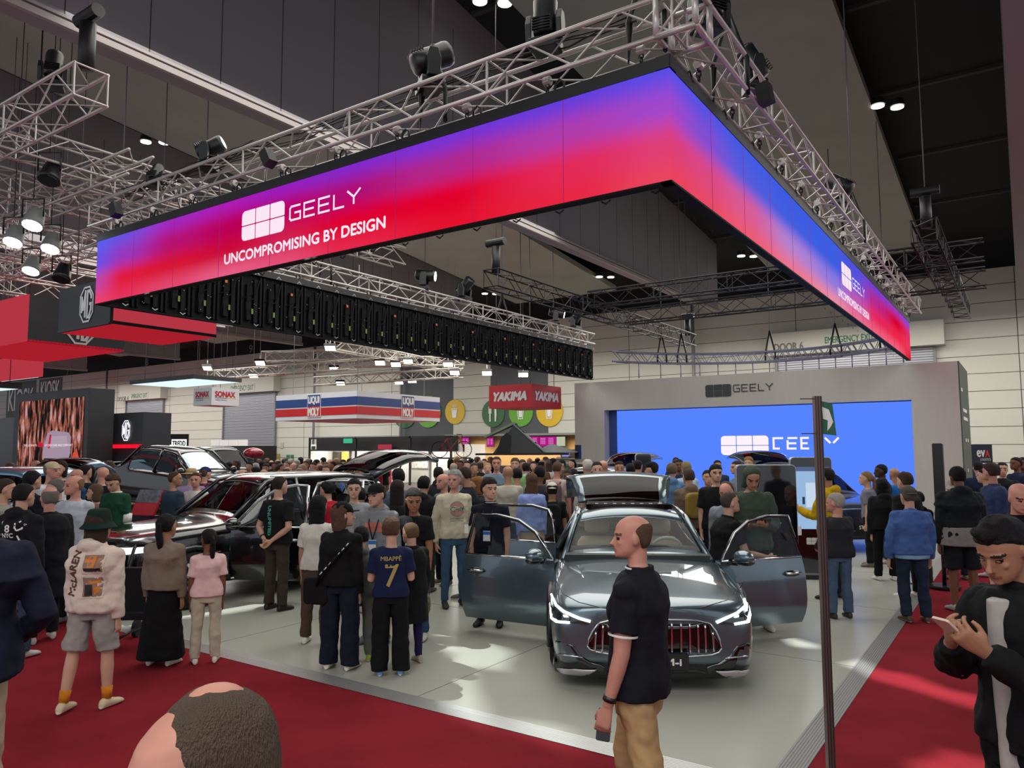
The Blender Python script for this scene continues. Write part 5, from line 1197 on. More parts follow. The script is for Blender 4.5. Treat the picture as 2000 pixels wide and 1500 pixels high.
for s in (1, -1):
    m.tube([(1.70, s*.80, .885), (2.42, s*.645, 1.29), (2.60, s*.625, 1.325)], .032, 8); m.tube([(2.6, s*.625, 1.325), (3.1, s*.625, 1.34), (3.75, s*.605, 1.30), (4.40, s*.68, .96)], .03, 8)
    m.tube([(2.78, s*.63, 1.32), (2.82, s*.88, .87)], .035, 8); m.obj('pillar', M_gpaint, hero); m = MB()
m = MB()
for s in (1, -1): m.tube([(2.40, s*.62, 1.325), (2.6, s*.60, 1.355), (3.1, s*.60, 1.375), (3.75, s*.58, 1.33)], .012, 6)
m.obj('roof_rail', M_chrome, hero)
m = MB(); m.bx(2.68, 3.15, -.50, .50, 1.38, 1.425, 0); m.bx(2.64, 2.68, -.52, .52, 1.36, 1.42, 0); m.obj('sunroof', M_gloss, hero)
m = MB(); [m.bx(2.66, 2.70, -.40+.11*k, -.36+.11*k, 1.424, 1.432) for k in range(8)]; m.obj('sunroof_clips', M_silver, hero)
m = MB(); m.tube([(1.68, .66, .915), (1.70, .1, .95), (1.70, -.2, .95)], .012, 6); m.tube([(1.68, -.1, .945), (1.70, -.64, .915)], .012, 6); m.bx(1.64, 1.74, -.70, .70, .86, .915); m.obj('wiper', M_gloss, hero)
m = MB(); m.bx(1.66, 1.668, .50, .58, 1.33, 1.345); 
for x, y, s, tn in ((.95, .82, 1, .0), (.95, -.82, -1, .0), (3.86, .83, 1, 0), (3.86, -.83, -1, 0)): wheel(hero, x, y, .35, .22, s, tn)
m = MB()
for x in (.95, 3.86):
    for s in (1, -1): m = MB(); m.tube([(x+.40*cos(a), s*.925, .35+.40*sin(a)) for a in [pi*k/12 for k in range(-1, 14)]], .03, 6); m.obj('arch_lip', M_plblk, hero)
# boot lid raised
t = bpy.data.objects.new('boot_lid', None); COL.objects.link(t); t.parent = hero; t.matrix_basis = TR(3.80, 0, 1.345) @ RY(radians(-24))
m = MB(); n = 12; rows = []
for k, (x, z, w) in enumerate(((0, 0, .60), (.35, .03, .63), (.62, .03, .68), (.72, .02, .74), (.86, -.04, .77), (.90, -.14, .77), (.88, -.38, .76))):
    rows.append([V((x+.04*(1-(2*i/n-1)**2)*(k > 2), w*(2*i/n-1), z+.05*(1-(2*i/n-1)**2))) for i in range(n+1)])
vs = [p for r in rows for p in r]; fs = []; mi = []
grid(m, rows, n, lambda k, i: 1 if k < 2 and 0 < i < n-1 else 0)
o = m.obj('lid_shell', [M_gpaint, M_gldk], t); s = o.modifiers.new('t', 'SOLIDIFY'); s.thickness = .04
# outer face seen over the roof: the lid stands steeply, so its upper skin and light bar face forward
m = MB()
for i in range(n):
    A = [rows[3][i].lerp(rows[4][i], .15), rows[3][i+1].lerp(rows[4][i+1], .15), rows[3][i+1].lerp(rows[4][i+1], .75), rows[3][i].lerp(rows[4][i], .75)]; m.add([p+V((0, 0, .022)) for p in A], [(0, 1, 2, 3)], 0, True)
    if i % 1 == 0: m.add([p+V((0, 0, .026)) for p in (A[0].lerp(A[3], .3), A[1].lerp(A[2], .3), A[1].lerp(A[2], .45), A[0].lerp(A[3], .45))], [(0, 1, 2, 3)], 1, True)
m.obj('tail_light_bar', [emit('tail_bar', '#b0102c', 1.0), emit('tail_bar_hot', '#ff4a70', 1.5)], t)
# doors of the hero
door(hero, 1.62, .90, radians(66), 1.16, .16, .885, 1.33, M_gpaint, 1, mirror=True, tag_=True, names='front_door')
door(hero, 1.62, -.90, radians(66), 1.08, .16, .885, 1.33, M_gpaint, -1, mirror=True, tag_=True, names='front_door')
door(hero, 2.82, .90, radians(62), 1.00, .2, .92, 1.36, M_gpaint, 1, fr_front=.2, names='rear_door')
# front face
W_ = M_gloss; sym = lambda P: [(2*1277.5-x+(y-1250)*0.0, y+(-0.0)) for x, y in P][::-1]
gr = [(1147, 1262), (1150, 1248), (1158, 1232), (1170, 1217), (1190, 1212), (1240, 1210), (1300, 1210), (1360, 1211), (1386, 1217), (1398, 1232), (1406, 1250), (1410, 1266), (1404, 1274), (1390, 1279), (1350, 1282), (1277, 1284), (1210, 1281), (1165, 1273), (1152, 1268)]
surf_patch(gr, HBV, HM, .004, M_gloss, 'grille_opening', hero, 3)
surf_strip([gr+[gr[0]]], HBV, HM, .012, .008, M_chrome, 'grille_frame', hero)
for k, x in enumerate((1164, 1178, 1194, 1210, 1226, 1243, 1260, 1277, 1295, 1312, 1330, 1347, 1363, 1377, 1392)):
    e = abs(x-1277)/130; yt = 1216+10*e**3+(12 if e > .8 else 0); yb = 1279-9*e**3
    surf_strip([[(x, yt), (x+(x-1277)*.015, (yt+yb)/2), (x+(x-1277)*.02, yb)]], HBV, HM, .028, .010, M_chrome, 'grille_slat', hero)
inl = [(1076, 1304), (1079, 1275), (1084, 1252), (1100, 1248), (1124, 1254), (1142, 1272), (1160, 1285), (1185, 1295), (1182, 1318), (1136, 1330), (1100, 1325), (1082, 1318)]
inr = [(1378, 1318), (1372, 1296), (1396, 1286), (1416, 1270), (1432, 1254), (1455, 1250), (1468, 1254), (1473, 1280), (1472, 1304), (1462, 1318), (1424, 1330)]
surf_patch([inl], HBV, HM, .003, M_gloss, 'air_intake', hero, front=True); surf_patch([inr], HBV, HM, .003, M_gloss, 'air_intake', hero, front=True)
surf_patch([[(1184, 1296), (1372, 1296), (1380, 1318), (1372, 1332), (1277, 1336), (1184, 1332), (1178, 1318)]], HBV, HM, .003, M_plblk, 'lower_grille', hero, front=True)
surf_patch([[(1078, 1309), (1104, 1314), (1120, 1306), (1132, 1299), (1174, 1298), (1137, 1328), (1090, 1320)]], HBV, HM, .02, mat('satin_silver', '#c4bfc2', .35, metal=.6), 'bumper_blade', hero, front=True)
surf_patch([[(1384, 1300), (1424, 1301), (1436, 1309), (1450, 1314), (1472, 1310), (1466, 1320), (1424, 1331)]], HBV, HM, .02, mat('satin_silver', '#c4bfc2', .35, metal=.6), 'bumper_blade', hero, front=True)
surf_strip([[(1090, 1278), (1138, 1284)]], HBV, HM, .02, .006, M_chrome, 'intake_strip', hero); surf_strip([[(1416, 1286), (1460, 1281)]], HBV, HM, .02, .006, M_chrome, 'intake_strip', hero)
M_hl = mat('headlight_inner', '#20282a', .15, coat=1.0); M_drl = emit('drl_white', '#f4fbff', 6.0); M_low = emit('low_beam', '#f2ffff', 14.0)
surf_patch([[(1074, 1162), (1082, 1166), (1088, 1182), (1102, 1195), (1132, 1208), (1156, 1216), (1148, 1222), (1112, 1219), (1088, 1217), (1077, 1209), (1073, 1180)]], HBV, HM, .006, M_hl, 'headlight', hero)
surf_patch([[(1396, 1217), (1440, 1197), (1455, 1182), (1452, 1168), (1460, 1172), (1466, 1190), (1466, 1208), (1460, 1219), (1432, 1224), (1404, 1222)]], HBV, HM, .006, M_hl, 'headlight', hero)
surf_strip([[(1077, 1161), (1086, 1182), (1101, 1194), (1132, 1208), (1153, 1214)], [(1075, 1177), (1077, 1207), (1087, 1214), (1112, 1216)]], HBV, HM, .014, .011, M_drl, 'daytime_light', hero)
surf_strip([[(1454, 1170), (1457, 1182), (1440, 1197), (1400, 1216)], [(1461, 1183), (1465, 1200), (1462, 1214), (1435, 1219)]], HBV, HM, .014, .011, M_drl, 'daytime_light', hero)
surf_patch([[(1096, 1199), (1110, 1199), (1113, 1207), (1099, 1208)]], HBV, HM, .02, M_low, 'lamp', hero, 1); surf_patch([[(1433, 1199), (1446, 1200), (1446, 1208), (1432, 1208)]], HBV, HM, .02, M_low, 'lamp', hero, 1)
surf_strip([[(1086, 1134), (1100, 1160), (1130, 1176), (1180, 1188), (1277, 1191), (1370, 1187), (1420, 1172), (1444, 1152), (1452, 1134)]], HBV, HM, .0015, .004, M_gloss, 'bonnet_seam', hero)
hl0 = HM.inverted() @ onz(1277, 1305, .35)
m = MB(); Mp = TR(-.035, 0, .285) @ RZ(-pi/2); m.rbox((0, 0, 0), (.56, .02, .135), .01, 0, Mp)
o = m.obj('number_plate', mat('plate_black', '#141414', .4), hero); m = MB(); add_text(m, 'EM-i', .12, 0, .19, .055, Mp, 0, -.012, .003); m.obj('plate_lettering', M_white, hero)

# ---- big black estate at the left, side on, doors and tailgate open
c0 = V((-9.33, 5.08, 0.03)); rv = V((.105, .9945, 0)).normalized(); lv = V((0, 0, 1)).cross(rv); SM = Matrix((rv, lv, V((0, 0, 1)))).transposed().to_4x4(); SM.translation = c0+lv*.95
suv = thing('car', 'large glossy black off-road wagon with side doors and tailgate open, left on the pale floor', 'car', M=SM)
CARS.append((SM.inverted(), 4.75))
def suv_st(L, H, hood, w=.95):
    k = H/1.75
    return [(0.00, P8(.34, .5, (.66, .42), (.72, .60), (.66, .84*k), (.5, .90*k), (.28, .92*k), .925*k)), (0.08, P8(.26, .74, (.83, .36), (.87, .58), (.84, .88*k), (.70, .96*k), (.36, .985*k), .99*k)),
            (0.30, P8(.24, .82, (.91, .34), (.935, .62), (.91, .94*k), (.80, 1.01*k), (.42, 1.04*k), 1.045*k)), (0.90, P8(.24, .84, (.93, .34), (w, .66), (.93, .98*k), (.84, 1.05*k), (.45, 1.085*k), 1.09*k)),
            (1.40, P8(.24, .84, (.93, .34), (w, .68), (.93, 1.01*k), (.84, 1.08*k), (.45, 1.115*k), 1.12*k)), (1.52, P8(.24, .84, (.93, .34), (w, .68), (.925, 1.02*k), (.82, 1.10*k), (.45, 1.13*k), 1.14*k)),
            (2.15, P8(.24, .84, (.93, .34), (w, .68), (.915, 1.04*k), (.68, H-.11), (.38, H-.05), H-.035)), (2.30, P8(.24, .84, (.93, .34), (w, .68), (.915, 1.04*k), (.67, H-.085), (.38, H-.02), H-.01)),
            (2.62, P8(.24, .84, (.93, .34), (w, .68), (.915, 1.05*k), (.67, H-.07), (.38, H-.005), H)), (3.60, P8(.24, .84, (.93, .34), (w, .68), (.915, 1.06*k), (.66, H-.08), (.37, H-.01), H-.005)),
            (L-.62, P8(.26, .83, (.92, .36), (.94, .68), (.905, 1.08*k), (.63, H-.12), (.36, H-.05), H-.045)), (L-.42, P8(.28, .80, (.90, .38), (.93, .68), (.88, 1.08*k), (.62, H-.16), (.35, H-.10), H-.09)),
            (L-.10, P8(.32, .74, (.84, .42), (.88, .70), (.82, 1.06*k), (.68, 1.12*k), (.36, 1.14*k), 1.145*k)), (L, P8(.36, .6, (.72, .46), (.76, .68), (.70, .98*k), (.6, 1.02*k), (.34, 1.03*k), 1.035*k))]
def suvcell(open_front=True, open_rear=True, vis=-1, tail=True):
    def f(i, j, s):
        if i == 5 and j in (5, 6): return 1
        if j in (0, 1): return 2
        if i in (6, 7, 8) and j == 4:
            if s == vis and (open_front and i < 8 or open_rear and i == 8): return None
            return 3
        if i == 9 and j == 4: return 3
        if s == vis and open_front and i in (5, 6, 7) and j in (2, 3): return None
        if s == vis and open_rear and i == 8 and j in (2, 3): return None
        if tail and i in (11, ) and j in (5, 6): return None
        if i == 11 and j in (5, 6): return 3
        return 0
    return f
def carbody(root, st, cell, paint, L, H, wheels=True, gl=M_gldk, side=-1, wb=(.92, 3.80), roofk=.67, kb=1.0):
    _, bv = splitmesh(shell(st, cell), ['body', 'windscreen', 'underbody', 'side_glass'], [paint, M_glass, M_plblk, gl], root, 2)
    m = MB(); m.bx(1.5, L-.35, -.82, .82, .28, .36); m.bx(1.6, 1.95, -.8, .8, .6, 1.02*kb, 0); m.bx(L-.75, L-.7, -.7, .7, .36, 1.0); m.obj('cabin', M_inter, root)
    for x in (2.75, 3.55):
        for y in (.4, -.4): seat(root, x, y, .52, '#2a2826')
    for x in wb:
        for s in (1, -1):
            wheel(root, x, s*.86, .37, .24, s)
            m = MB(); m.tube([(x+.43*cos(a), s*.945, .37+.43*sin(a)) for a in [pi*k/12 for k in range(-1, 14)]], .035, 6); m.cyl((x, s*.928, .40), .42, .02, 'y', 28); m.obj('wheel_arch', M_plblk, root)
    return bv
carbody(suv, suv_st(4.75, 1.75, 1), suvcell(), M_bpaint, 4.75, 1.75)
m = MB()
for s in (1, -1):
    m.tube([(1.50, s*.83, 1.10), (2.12, s*.70, 1.62), (2.35, s*.685, 1.665), (3.6, s*.675, 1.67), (4.15, s*.64, 1.62), (4.5, s*.70, 1.12)], .035, 8); m.tube([(2.62, s*.69, 1.66), (2.64, s*.925, 1.05)], .04, 8); m.obj('pillar', M_bpaint, suv); m = MB()
m = MB()
m.tube([(3.55, -.925, 1.085), (3.60, -.72, 1.60), (4.15, -.685, 1.56), (4.28, -.80, 1.30), (4.20, -.915, 1.11), (3.55, -.925, 1.085)], .012, 6); m.tube([(1.0, -.955, .70), (1.28, -.958, .71)], .02, 6); m.tube([(1.45, -.945, .33), (3.4, -.945, .33)], .014, 6); m.tube([(2.2, -.68, 1.70), (4.1, -.65, 1.68)], .016, 6)
m.obj('chrome_trim', M_chrome, suv)
m = MB(); m.bx(-.01, .06, -.72, -.40, .78, .86, 0); m.bx(.02, .30, -.93, -.72, .80, .87, 0); m.obj('headlight', [emit('headlamp_soft', '#e9f4f4', 1.4)], suv)
m = MB(); m.bx(-.02, .03, -.45, .45, .55, .85); m.obj('grille', M_gloss, suv)
fd = door(suv, 1.44, -.93, radians(58), 1.08, .30, 1.03, 1.60, M_bpaint, -1, mirror=True, frame=M_chrome, names='front_door', fr_front=.55)
rd = door(suv, 2.66, -.93, radians(60), .86, .30, 1.05, 1.62, M_bpaint, -1, frame=M_chrome, names='rear_door', fr_front=.12, tag_=True)
def tailgate(root, x, z, ang, w, L1_, paint, lit=True, th=.07):
    t = bpy.data.objects.new('tailgate', None); COL.objects.link(t); t.parent = root; t.matrix_basis = TR(x, 0, z) @ RY(radians(-ang)); n = 10; rows = []
    for k, (a, b, ww) in enumerate(((0, 0, .86), (.28*L1_, .05, .93), (.50*L1_, .06, 1.0), (.58*L1_, .05, 1.04), (.8*L1_, -.04, 1.06), (L1_, -.17, .98))):
        rows.append([V((a, w*ww*(2*i/n-1), b+.05*(1-(2*i/n-1)**2)-(.10*abs(2*i/n-1)**4))) for i in range(n+1)])
    m = MB()
    grid(m, rows, n, lambda k, i: 1 if k in (0, 1) and 0 < i < n-1 else 0)
    o = m.obj('gate_shell', [paint, M_gldk], t); s = o.modifiers.new('t', 'SOLIDIFY'); s.thickness = th
    m = MB()
    for i in range(n):
        if abs(2*(i+.5)/n-1) < .45: continue
        A = [rows[3][i], rows[3][i+1], rows[4][i+1].lerp(rows[3][i+1], .35), rows[4][i].lerp(rows[3][i], .35)]; m.add([p+V((0, 0, .01)) for p in A], [(0, 1, 2, 3)], 0, True)
    m.obj('tail_light', M_tail if lit else M_tailr, t)
    m = MB()
    for s in (-1, 1): m.tube([(.45*L1_, s*w*.9, -.02), (.10, s*w*.95, -.55)], .014, 6)
    m.obj('gas_strut', M_plblk, t); return t
tailgate(suv, 4.22, 1.68, 17, .70, 1.42, M_bpaint)
# ---- pickup of the neighbouring stand, on a ramp
def cam_frame(px, py_ground, depth, heading, tilt=0, roll=0, z=None):
    """heading in degrees: direction of the car's tail; 0 = away from the camera, 90 = to the right"""
    p = at(px, py_ground, depth); a = YAW-radians(heading); rv = V((-sin(a), cos(a), 0)); lv = V((0, 0, 1)).cross(rv)
    M = Matrix((rv, lv, V((0, 0, 1)))).transposed().to_4x4(); M.translation = V((p.x, p.y, 0.03 if z is None else z)); return M @ RY(radians(tilt))
def frame2(pf, df, pr, dr, tilt=0, z=.03):
    F, R = at(pf, 900, df), at(pr, 900, dr); rv = V((R.x-F.x, R.y-F.y, 0)).normalized(); lv = V((0, 0, 1)).cross(rv)
    M = Matrix((rv, lv, V((0, 0, 1)))).transposed().to_4x4(); M.translation = V((F.x, F.y, z)); return M @ RY(radians(tilt))
PM = frame2(500, 20.3, 200, 21.8, -5, .13)
pk = thing('pickup', 'black dual cab pickup tilted nose down on a low ramp, tray toward the dark wall', 'car', M=PM)
CARS.append((PM.inverted(), 5.3))
L = 5.3; k = 1.08
pst = [(0.00, P8(.5, .5, (.66, .55), (.74, .75), (.70, .98), (.5, 1.02), (.28, 1.04), 1.05)), (0.10, P8(.42, .76, (.86, .46), (.92, .70), (.88, 1.02), (.74, 1.10), (.4, 1.13), 1.135)), (0.5, P8(.40, .84, (.94, .44), (.97, .72), (.94, 1.08), (.84, 1.16), (.45, 1.19), 1.20)),
       (1.35, P8(.40, .84, (.94, .44), (.97, .72), (.95, 1.12), (.86, 1.20), (.45, 1.23), 1.24)), (1.47, P8(.40, .84, (.94, .44), (.97, .72), (.95, 1.13), (.84, 1.22), (.45, 1.25), 1.26)), (2.10, P8(.40, .84, (.94, .44), (.97, .72), (.93, 1.16), (.70, 1.76), (.38, 1.82), 1.84)),
       (2.6, P8(.40, .84, (.94, .44), (.97, .72), (.93, 1.17), (.69, 1.81), (.38, 1.88), 1.89)), (3.3, P8(.40, .84, (.94, .44), (.97, .72), (.93, 1.18), (.68, 1.80), (.37, 1.87), 1.88)), (3.48, P8(.40, .84, (.94, .44), (.97, .72), (.93, 1.18), (.69, 1.74), (.37, 1.80), 1.81)),
       (3.80, P8(.42, .84, (.94, .46), (.97, .72), (.94, 1.20), (.86, 1.24), (.8, 1.24), .82)), (3.86, P8(.42, .84, (.94, .46), (.97, .72), (.94, 1.20), (.88, 1.23), (.82, 1.2), .80)), (5.15, P8(.44, .84, (.94, .48), (.97, .74), (.94, 1.24), (.88, 1.27), (.82, 1.2), .80)), (5.3, P8(.5, .8, (.9, .54), (.93, .76), (.90, 1.18), (.84, 1.2), (.78, 1.1), .85))]
def pc(i, j, s):
    if i == 4 and j in (5, 6): return 1
    if j in (0, 1): return 2
    if i in (5, 6, 7) and j == 4: return 3
    if i == 8 and j in (5, 6): return 3
    return 0
M_mirrorgl = mat('bright_side_glass', '#56646c', .04, metal=.85)
_, PBV = splitmesh(shell(pst, pc), ['body', 'windscreen', 'underbody', 'side_glass'], [M_bpaint, mat('pickup_screen', '#8fa4b0', .06, metal=.9), M_plblk, M_mirrorgl], pk, 2)
for x in (.95, 4.15):
    for s in (1, -1):
        wheel(pk, x, s*.84, .40, .26, s); m = MB(); m.tube([(x+.48*cos(a), s*.965, .42+.48*sin(a)) for a in [pi*q/12 for q in range(-1, 14)]], .05, 6); m.cyl((x, s*.955, .45), .46, .02, 'y', 28); m.obj('wheel_arch', mat('arch_grey', '#6d6a70', .4), pk)
m = MB()
for s in (1, -1): m.tube([(1.5, s*.85, 1.22), (2.12, s*.70, 1.76), (2.6, s*.69, 1.82), (3.4, s*.68, 1.80), (3.8, s*.87, 1.25)], .035, 8); m.tube([(2.62, s*.69, 1.8), (2.66, s*.93, 1.17)], .03, 8)
m.obj('pillar', M_bpaint, pk)
m = MB(); m.ell((1.65, 1.08, 1.28), (.09, .12, .10)); m.obj('mirror', M_bpaint, pk); m = MB(); m.ell((1.65, -1.08, 1.28), (.09, .12, .10)); m.obj('mirror', M_bpaint, pk)
m = MB(); m.tube([(.6, .98, .35), (4.6, .98, .35)], .05, 8); m.tube([(.6, -.98, .35), (4.6, -.98, .35)], .05, 8); m.obj('side_step', M_plblk, pk)
m = MB(); m.bx(5.22, 5.34, .74, .95, .80, 1.15); m.bx(5.22, 5.34, -.95, -.74, .80, 1.15); m.obj('tail_light', mat('tail_white', '#9a90c0', .1, coat=1), pk)
rp = thing('display_ramp', 'low ramp with brown leaf litter carrying the black pickup', 'ramp', M=PM @ TR(0, 0, -.085))
MB().bx(-.2, 5.6, -1.15, 1.15, -.06, .06).obj('deck', mat('leaf_litter', '#8d7358', .9, var=.6, vscale=14), rp)
def simple_suv(label, M, paint, L=4.5, H=1.66, gate=None, gl=M_gldk, name='car'):
    root = thing(name, label, 'car', M=M); CARS.append((M.inverted(), L)); carbody(root, suv_st(L, H, 1), suvcell(False, False, 0, gate is not None), paint, L, H, gl=gl, wb=(.85, L-.95), kb=H/1.75)
    if gate: tailgate(root, L-.50, H-.07, gate[0], .68, gate[1], paint, gate[2])
    m = MB(); kk = H/1.75
    for s in (1, -1): m.tube([(2.62, s*.69, H-.09), (2.64, s*.92, 1.05*kk)], .03, 8); m.tube([(3.6, s*.68, H-.1), (3.62, s*.92, 1.06*kk)], .03, 8); m.ell((1.6, s*1.03, 1.1*kk), (.08, .11, .08))
    m.obj('pillar_and_mirror', paint, root)
    if gate is None or True:
        m = MB(); [m.bx(L-.14, L-.02, s*.55-.2, s*.55+.2, .86*kk, .95*kk) for s in (1, -1)]; m.obj('tail_light', M_tailr, root)
    return root
simple_suv('black van-like wagon behind the tilted pickup, only its nose and roof in view', frame2(512, 24.5, 345, 27.5), M_bpaint, 4.9, 2.2)
simple_suv('light blue wagon at the left edge with its tailgate raised', frame2(-215, 11.5, -2, 13.7), M_bluep, 4.3, 1.8, (4, .9, True))
simple_suv('pale grey wagon with a raised dark tailgate at the left end of the blue screen', frame2(1050, 18.0, 1205, 20.8), M_silvp, 4.3, 1.62, (22, 1.2, True))
st = simple_suv('dark blue grey wagon at the right of the stage with plated nose and raised tailgate', frame2(1688, 15.0, 1512, 18.9), M_gpaint2, 4.5, 1.66, (20, 1.3, True))
m = MB(); Mq = TR(-.05, 0, .52) @ RZ(-pi/2); m.rbox((0, 0, 0), (.55, .02, .16), .01, 0, Mq); m.obj('number_plate', mat('plate_black', '#141414', .4), st); m = MB(); add_text(m, 'STARRAY', 0, 0, .4, .07, Mq, 0, -.012, .003); m.obj('plate_lettering', M_white, st)
# rooftop tent rig
TM = frame2(925, 23.6, 1100, 23.4)
tv = simple_suv('olive off-road wagon carrying a pop-up roof tent, far behind the crowd', TM, mat('paint_olive', '#6f6f5c', .4, coat=.6), 4.3, 1.78)
tt = thing('roof_tent', 'grey wedge shaped roof tent standing open on top of the far wagon', 'tent', M=TM @ TR(.55, 0, 1.93) @ SCL(.72, .72, .72))
MB().bx(-.6, 3.4, -.75, .75, -.06, .02).obj('platform', M_plblk, tt); P = [(.2, 0), (2.3, 0), (1.25, 1.35), (1.0, 1.35)]
MB().prism([(.15, .02), (2.3, .02), (1.1, 1.30)], -.65, .65).obj('tent_fabric', mat('tent_dark', '#3a3c3e', .7), tt)
m = MB(); Mt = TR(2.35, 0, .04) @ RY(radians(42)); m.bx(-1.85, 0, -.68, .68, 0, .06, 0, Mt); [m.bx(a, a+.08, -.7, .7, .06, .10, 1, Mt) for a in (-.6, -1.3)]; m.obj('hard_shell', [mat('tent_shell', '#83888c', .3, metal=.5), M_plblk], tt)
MB().prism([(-.25, .75), (1.05, 1.36), (1.15, 1.30), (-.2, .68)], -.66, .66).obj('awning', mat('tent_green', '#7f9276', .7), tt)
m = MB(); m.prism([(.3, .04), (.9, .04), (.95, .75), (.75, .9), (.5, .7)], -.668, -.655); m.obj('door_opening', M_black, tt)
a2 = thing('awning_tent', 'low grey folded awning beside the wedge tent on the wagon roof', 'tent', M=TM @ TR(2.6, 0, 1.95) @ SCL(.7, .7, .7)); MB().loft([oval((0, 0, 0), 1.0, .7, 8), oval((0, 0, .05), 1.0, .7, 8), oval((-.2, 0, .38), .08, .06, 8)]).obj('canopy', mat('tent_grey', '#85888a', .7), a2)
# bicycle on a rack behind the tailgate
p = at(882, 905, 31); t = thing('bicycle', 'red and black bicycle standing on a rack above the crowd', 'bicycle', (p.x, p.y, 1.75), YAW)
for x, nm in ((-.5, 0), (.5, 0)): m = MB(); m.tube([(x+.33*cos(a), 0, .33+.33*sin(a)) for a in [2*pi*k/24 for k in range(25)]], .02, 6); [m.tube([(x, 0, .33), (x+.33*cos(a), 0, .33+.33*sin(a))], .004, 4) for a in [2*pi*k/12 for k in range(12)]]; m.obj('wheel', M_rubber, t)
m = MB(); [m.tube(q, .022, 6) for q in ([(-.5, 0, .33), (-.08, 0, .30), (.32, 0, .82), (-.18, 0, .78), (-.08, 0, .30)], [(-.5, 0, .33), (-.18, 0, .78)], [(.5, 0, .33), (.34, 0, .9)])]; m.obj('frame', mat('bike_red', '#8f2420', .4), t)
m = MB(); m.tube([(.2, 0, .95), (.42, 0, .95), (.44, 0, .82)], .02, 6); m.box((-.2, 0, .88), (.22, .08, .04)); m.obj('handlebar_and_saddle', M_plblk, t)
m = MB(); m.bx(-.8, .8, -.05, .05, -.06, 0); [m.bx(x-.03, x+.03, -.03, .03, -1.75, 0) for x in (-.6, .6)]; m.obj('rack', M_dkgrey, t)

# ---- totems, kiosks and shop fronts
def totem(px, pyt, pyb, depth, w, label, screen, rz=0, h=None):
    p = at(px, pyb, depth); zt = at(px, pyt, depth).z; t = thing('totem_screen', label, 'screen', (p.x, p.y, .03), YAW+radians(rz)); H = zt-.03
    MB().rbox((0, .02, H/2+.03), (w, .09, H-.06), .06).obj('case', mat('totem_frame', '#b9bcc0', .3, metal=.7), t); MB().rbox((0, -.03, H/2+.03), (w-.02, .02, H-.08), .055).obj('glass_front', M_gloss, t)
    MB().bx(-w*.45, w*.45, -.25, .25, 0, .03).obj('foot', M_plblk, t)
    m = MB()
    if screen == 'page':
        z0, z1 = H*.40, H-.16; m.bx(-w*.43, w*.43, -.046, -.041, z0, z1, 0); m.bx(-w*.43, w*.43, -.048, -.046, z1-.07, z1, 2); m.bx(-w*.15, w*.2, -.048, -.046, z0+.35, z0+.75, 1); m.bx(-w*.24, -w*.18, -.048, -.046, z0+.4, z0+.52, 3)
        m.obj('page', [emit('page_blue', '#9cc0e6', .9), emit('page_white', '#c8dcf0', .95), emit('page_head', '#5a6e94', .8), emit('page_ink', '#33415e', .7)], t); m = MB(); geely_mark(m, 0, H*.30, .11, Matrix(), 0, -.05); m.obj('emblem', M_white, t)
    else:
        m.bx(-w*.42, w*.42, -.046, -.041, H*.16, H-.16, 0); m.obj('dark_screen', mat('screen_off', '#15161b', .06, coat=.6), t); m = MB(); add_text(m, 'GEELY', 0, H*.56, w*.45, .05, Matrix(), 0, -.05); m.obj('lettering', emit('screen_white_dim', '#c8dcff', .8), t)
    return t
totem(1503, 908, 1180, 10.3, .82, 'big dark touchscreen totem behind the open right front door', 'off', -4)
totem(1590, 893, 1108, 12.2, .66, 'tall lit totem showing a pale blue page, behind the metal pole', 'page', -6)
totem(1259, 886, 1040, 15.8, .34, 'small dark information screen in front of the left end of the blue screen', 'off', 0)
p = ony(1920, 868, 30); t = thing('banner_stand', 'navy banner with white and red lettering by the far wall at the right edge', 'sign', (p.x, 30, 0)); e1 = ony(1903, 868, 30); e2 = ony(1937, 868, 30); w_ = e2.x-e1.x
MB().bx(-w_/2-.2, w_/2, 0, .08, 0, p.z).obj('panel', mat('banner_navy', '#1c2138', .6), t); m = MB(); add_text(m, 'ev', -w_*.15, p.z*.86, w_*.45, .22, Matrix(), 0, -.01, .01); add_text(m, 'A', w_*.22, p.z*.86, w_*.22, .22, Matrix(), 1, -.01, .01); add_text(m, 'LOGISTICS', w_*.1, p.z*.77, w_*.6, .08, Matrix(), 0, -.01); m.bx(-w_*.3, w_*.4, -.01, 0, p.z*.70, p.z*.715, 0); m.obj('lettering', [M_white, mat('eva_red', '#c02a28', .5)], t)
# row of booths and food counters under the round signs
def booth(px0, px1, yt, y, label, fascia, txt, back, extra=None):
    a = ony(px0, yt, y); b = ony(px1, yt, y); h = a.z; t = thing('booth', label, 'booth', (a.x, y, 0), group='shell scheme booths at the far wall'); w = b.x-a.x
    MB().bx(0, w, 2.0, 2.1, 0, h-.35).obj('back_panel', mat('booth_'+back, back, .7), t)
    m = MB(); m.bx(0, w, 0, .06, h-.42, h, 0); m.bx(0, .06, 0, 2, 0, h, 0); m.bx(w-.06, w, 0, 2, 0, h, 0); m.obj('fascia', M_white if fascia == 'w' else mat('fascia_'+fascia, fascia, .6), t)
    if txt: m = MB(); add_text(m, txt, w*.55, h-.21, w*.4, .12, Matrix(), 0, -.01); m.bx(w*.06, w*.16, -.01, 0, h-.32, h-.12); m.obj('fascia_lettering', M_dkgrey, t)
    if extra:
        m = MB(); n = len(extra); 
        for i, c in enumerate(extra): m.bx(w*(.04+.92*i/n), w*(.04+.92*(i+.9)/n), 1.9, 1.98, .9, h-.5, i)
        m.obj('shelf_panels', [mat('shelf_'+c, c, .6, var=.3, vscale=6) for c in extra], t)
    area('booth_lamp', (a.x+w/2, y+.9, h-.1), w*.7, 22*w, (1, .96, .85), sy=.5)
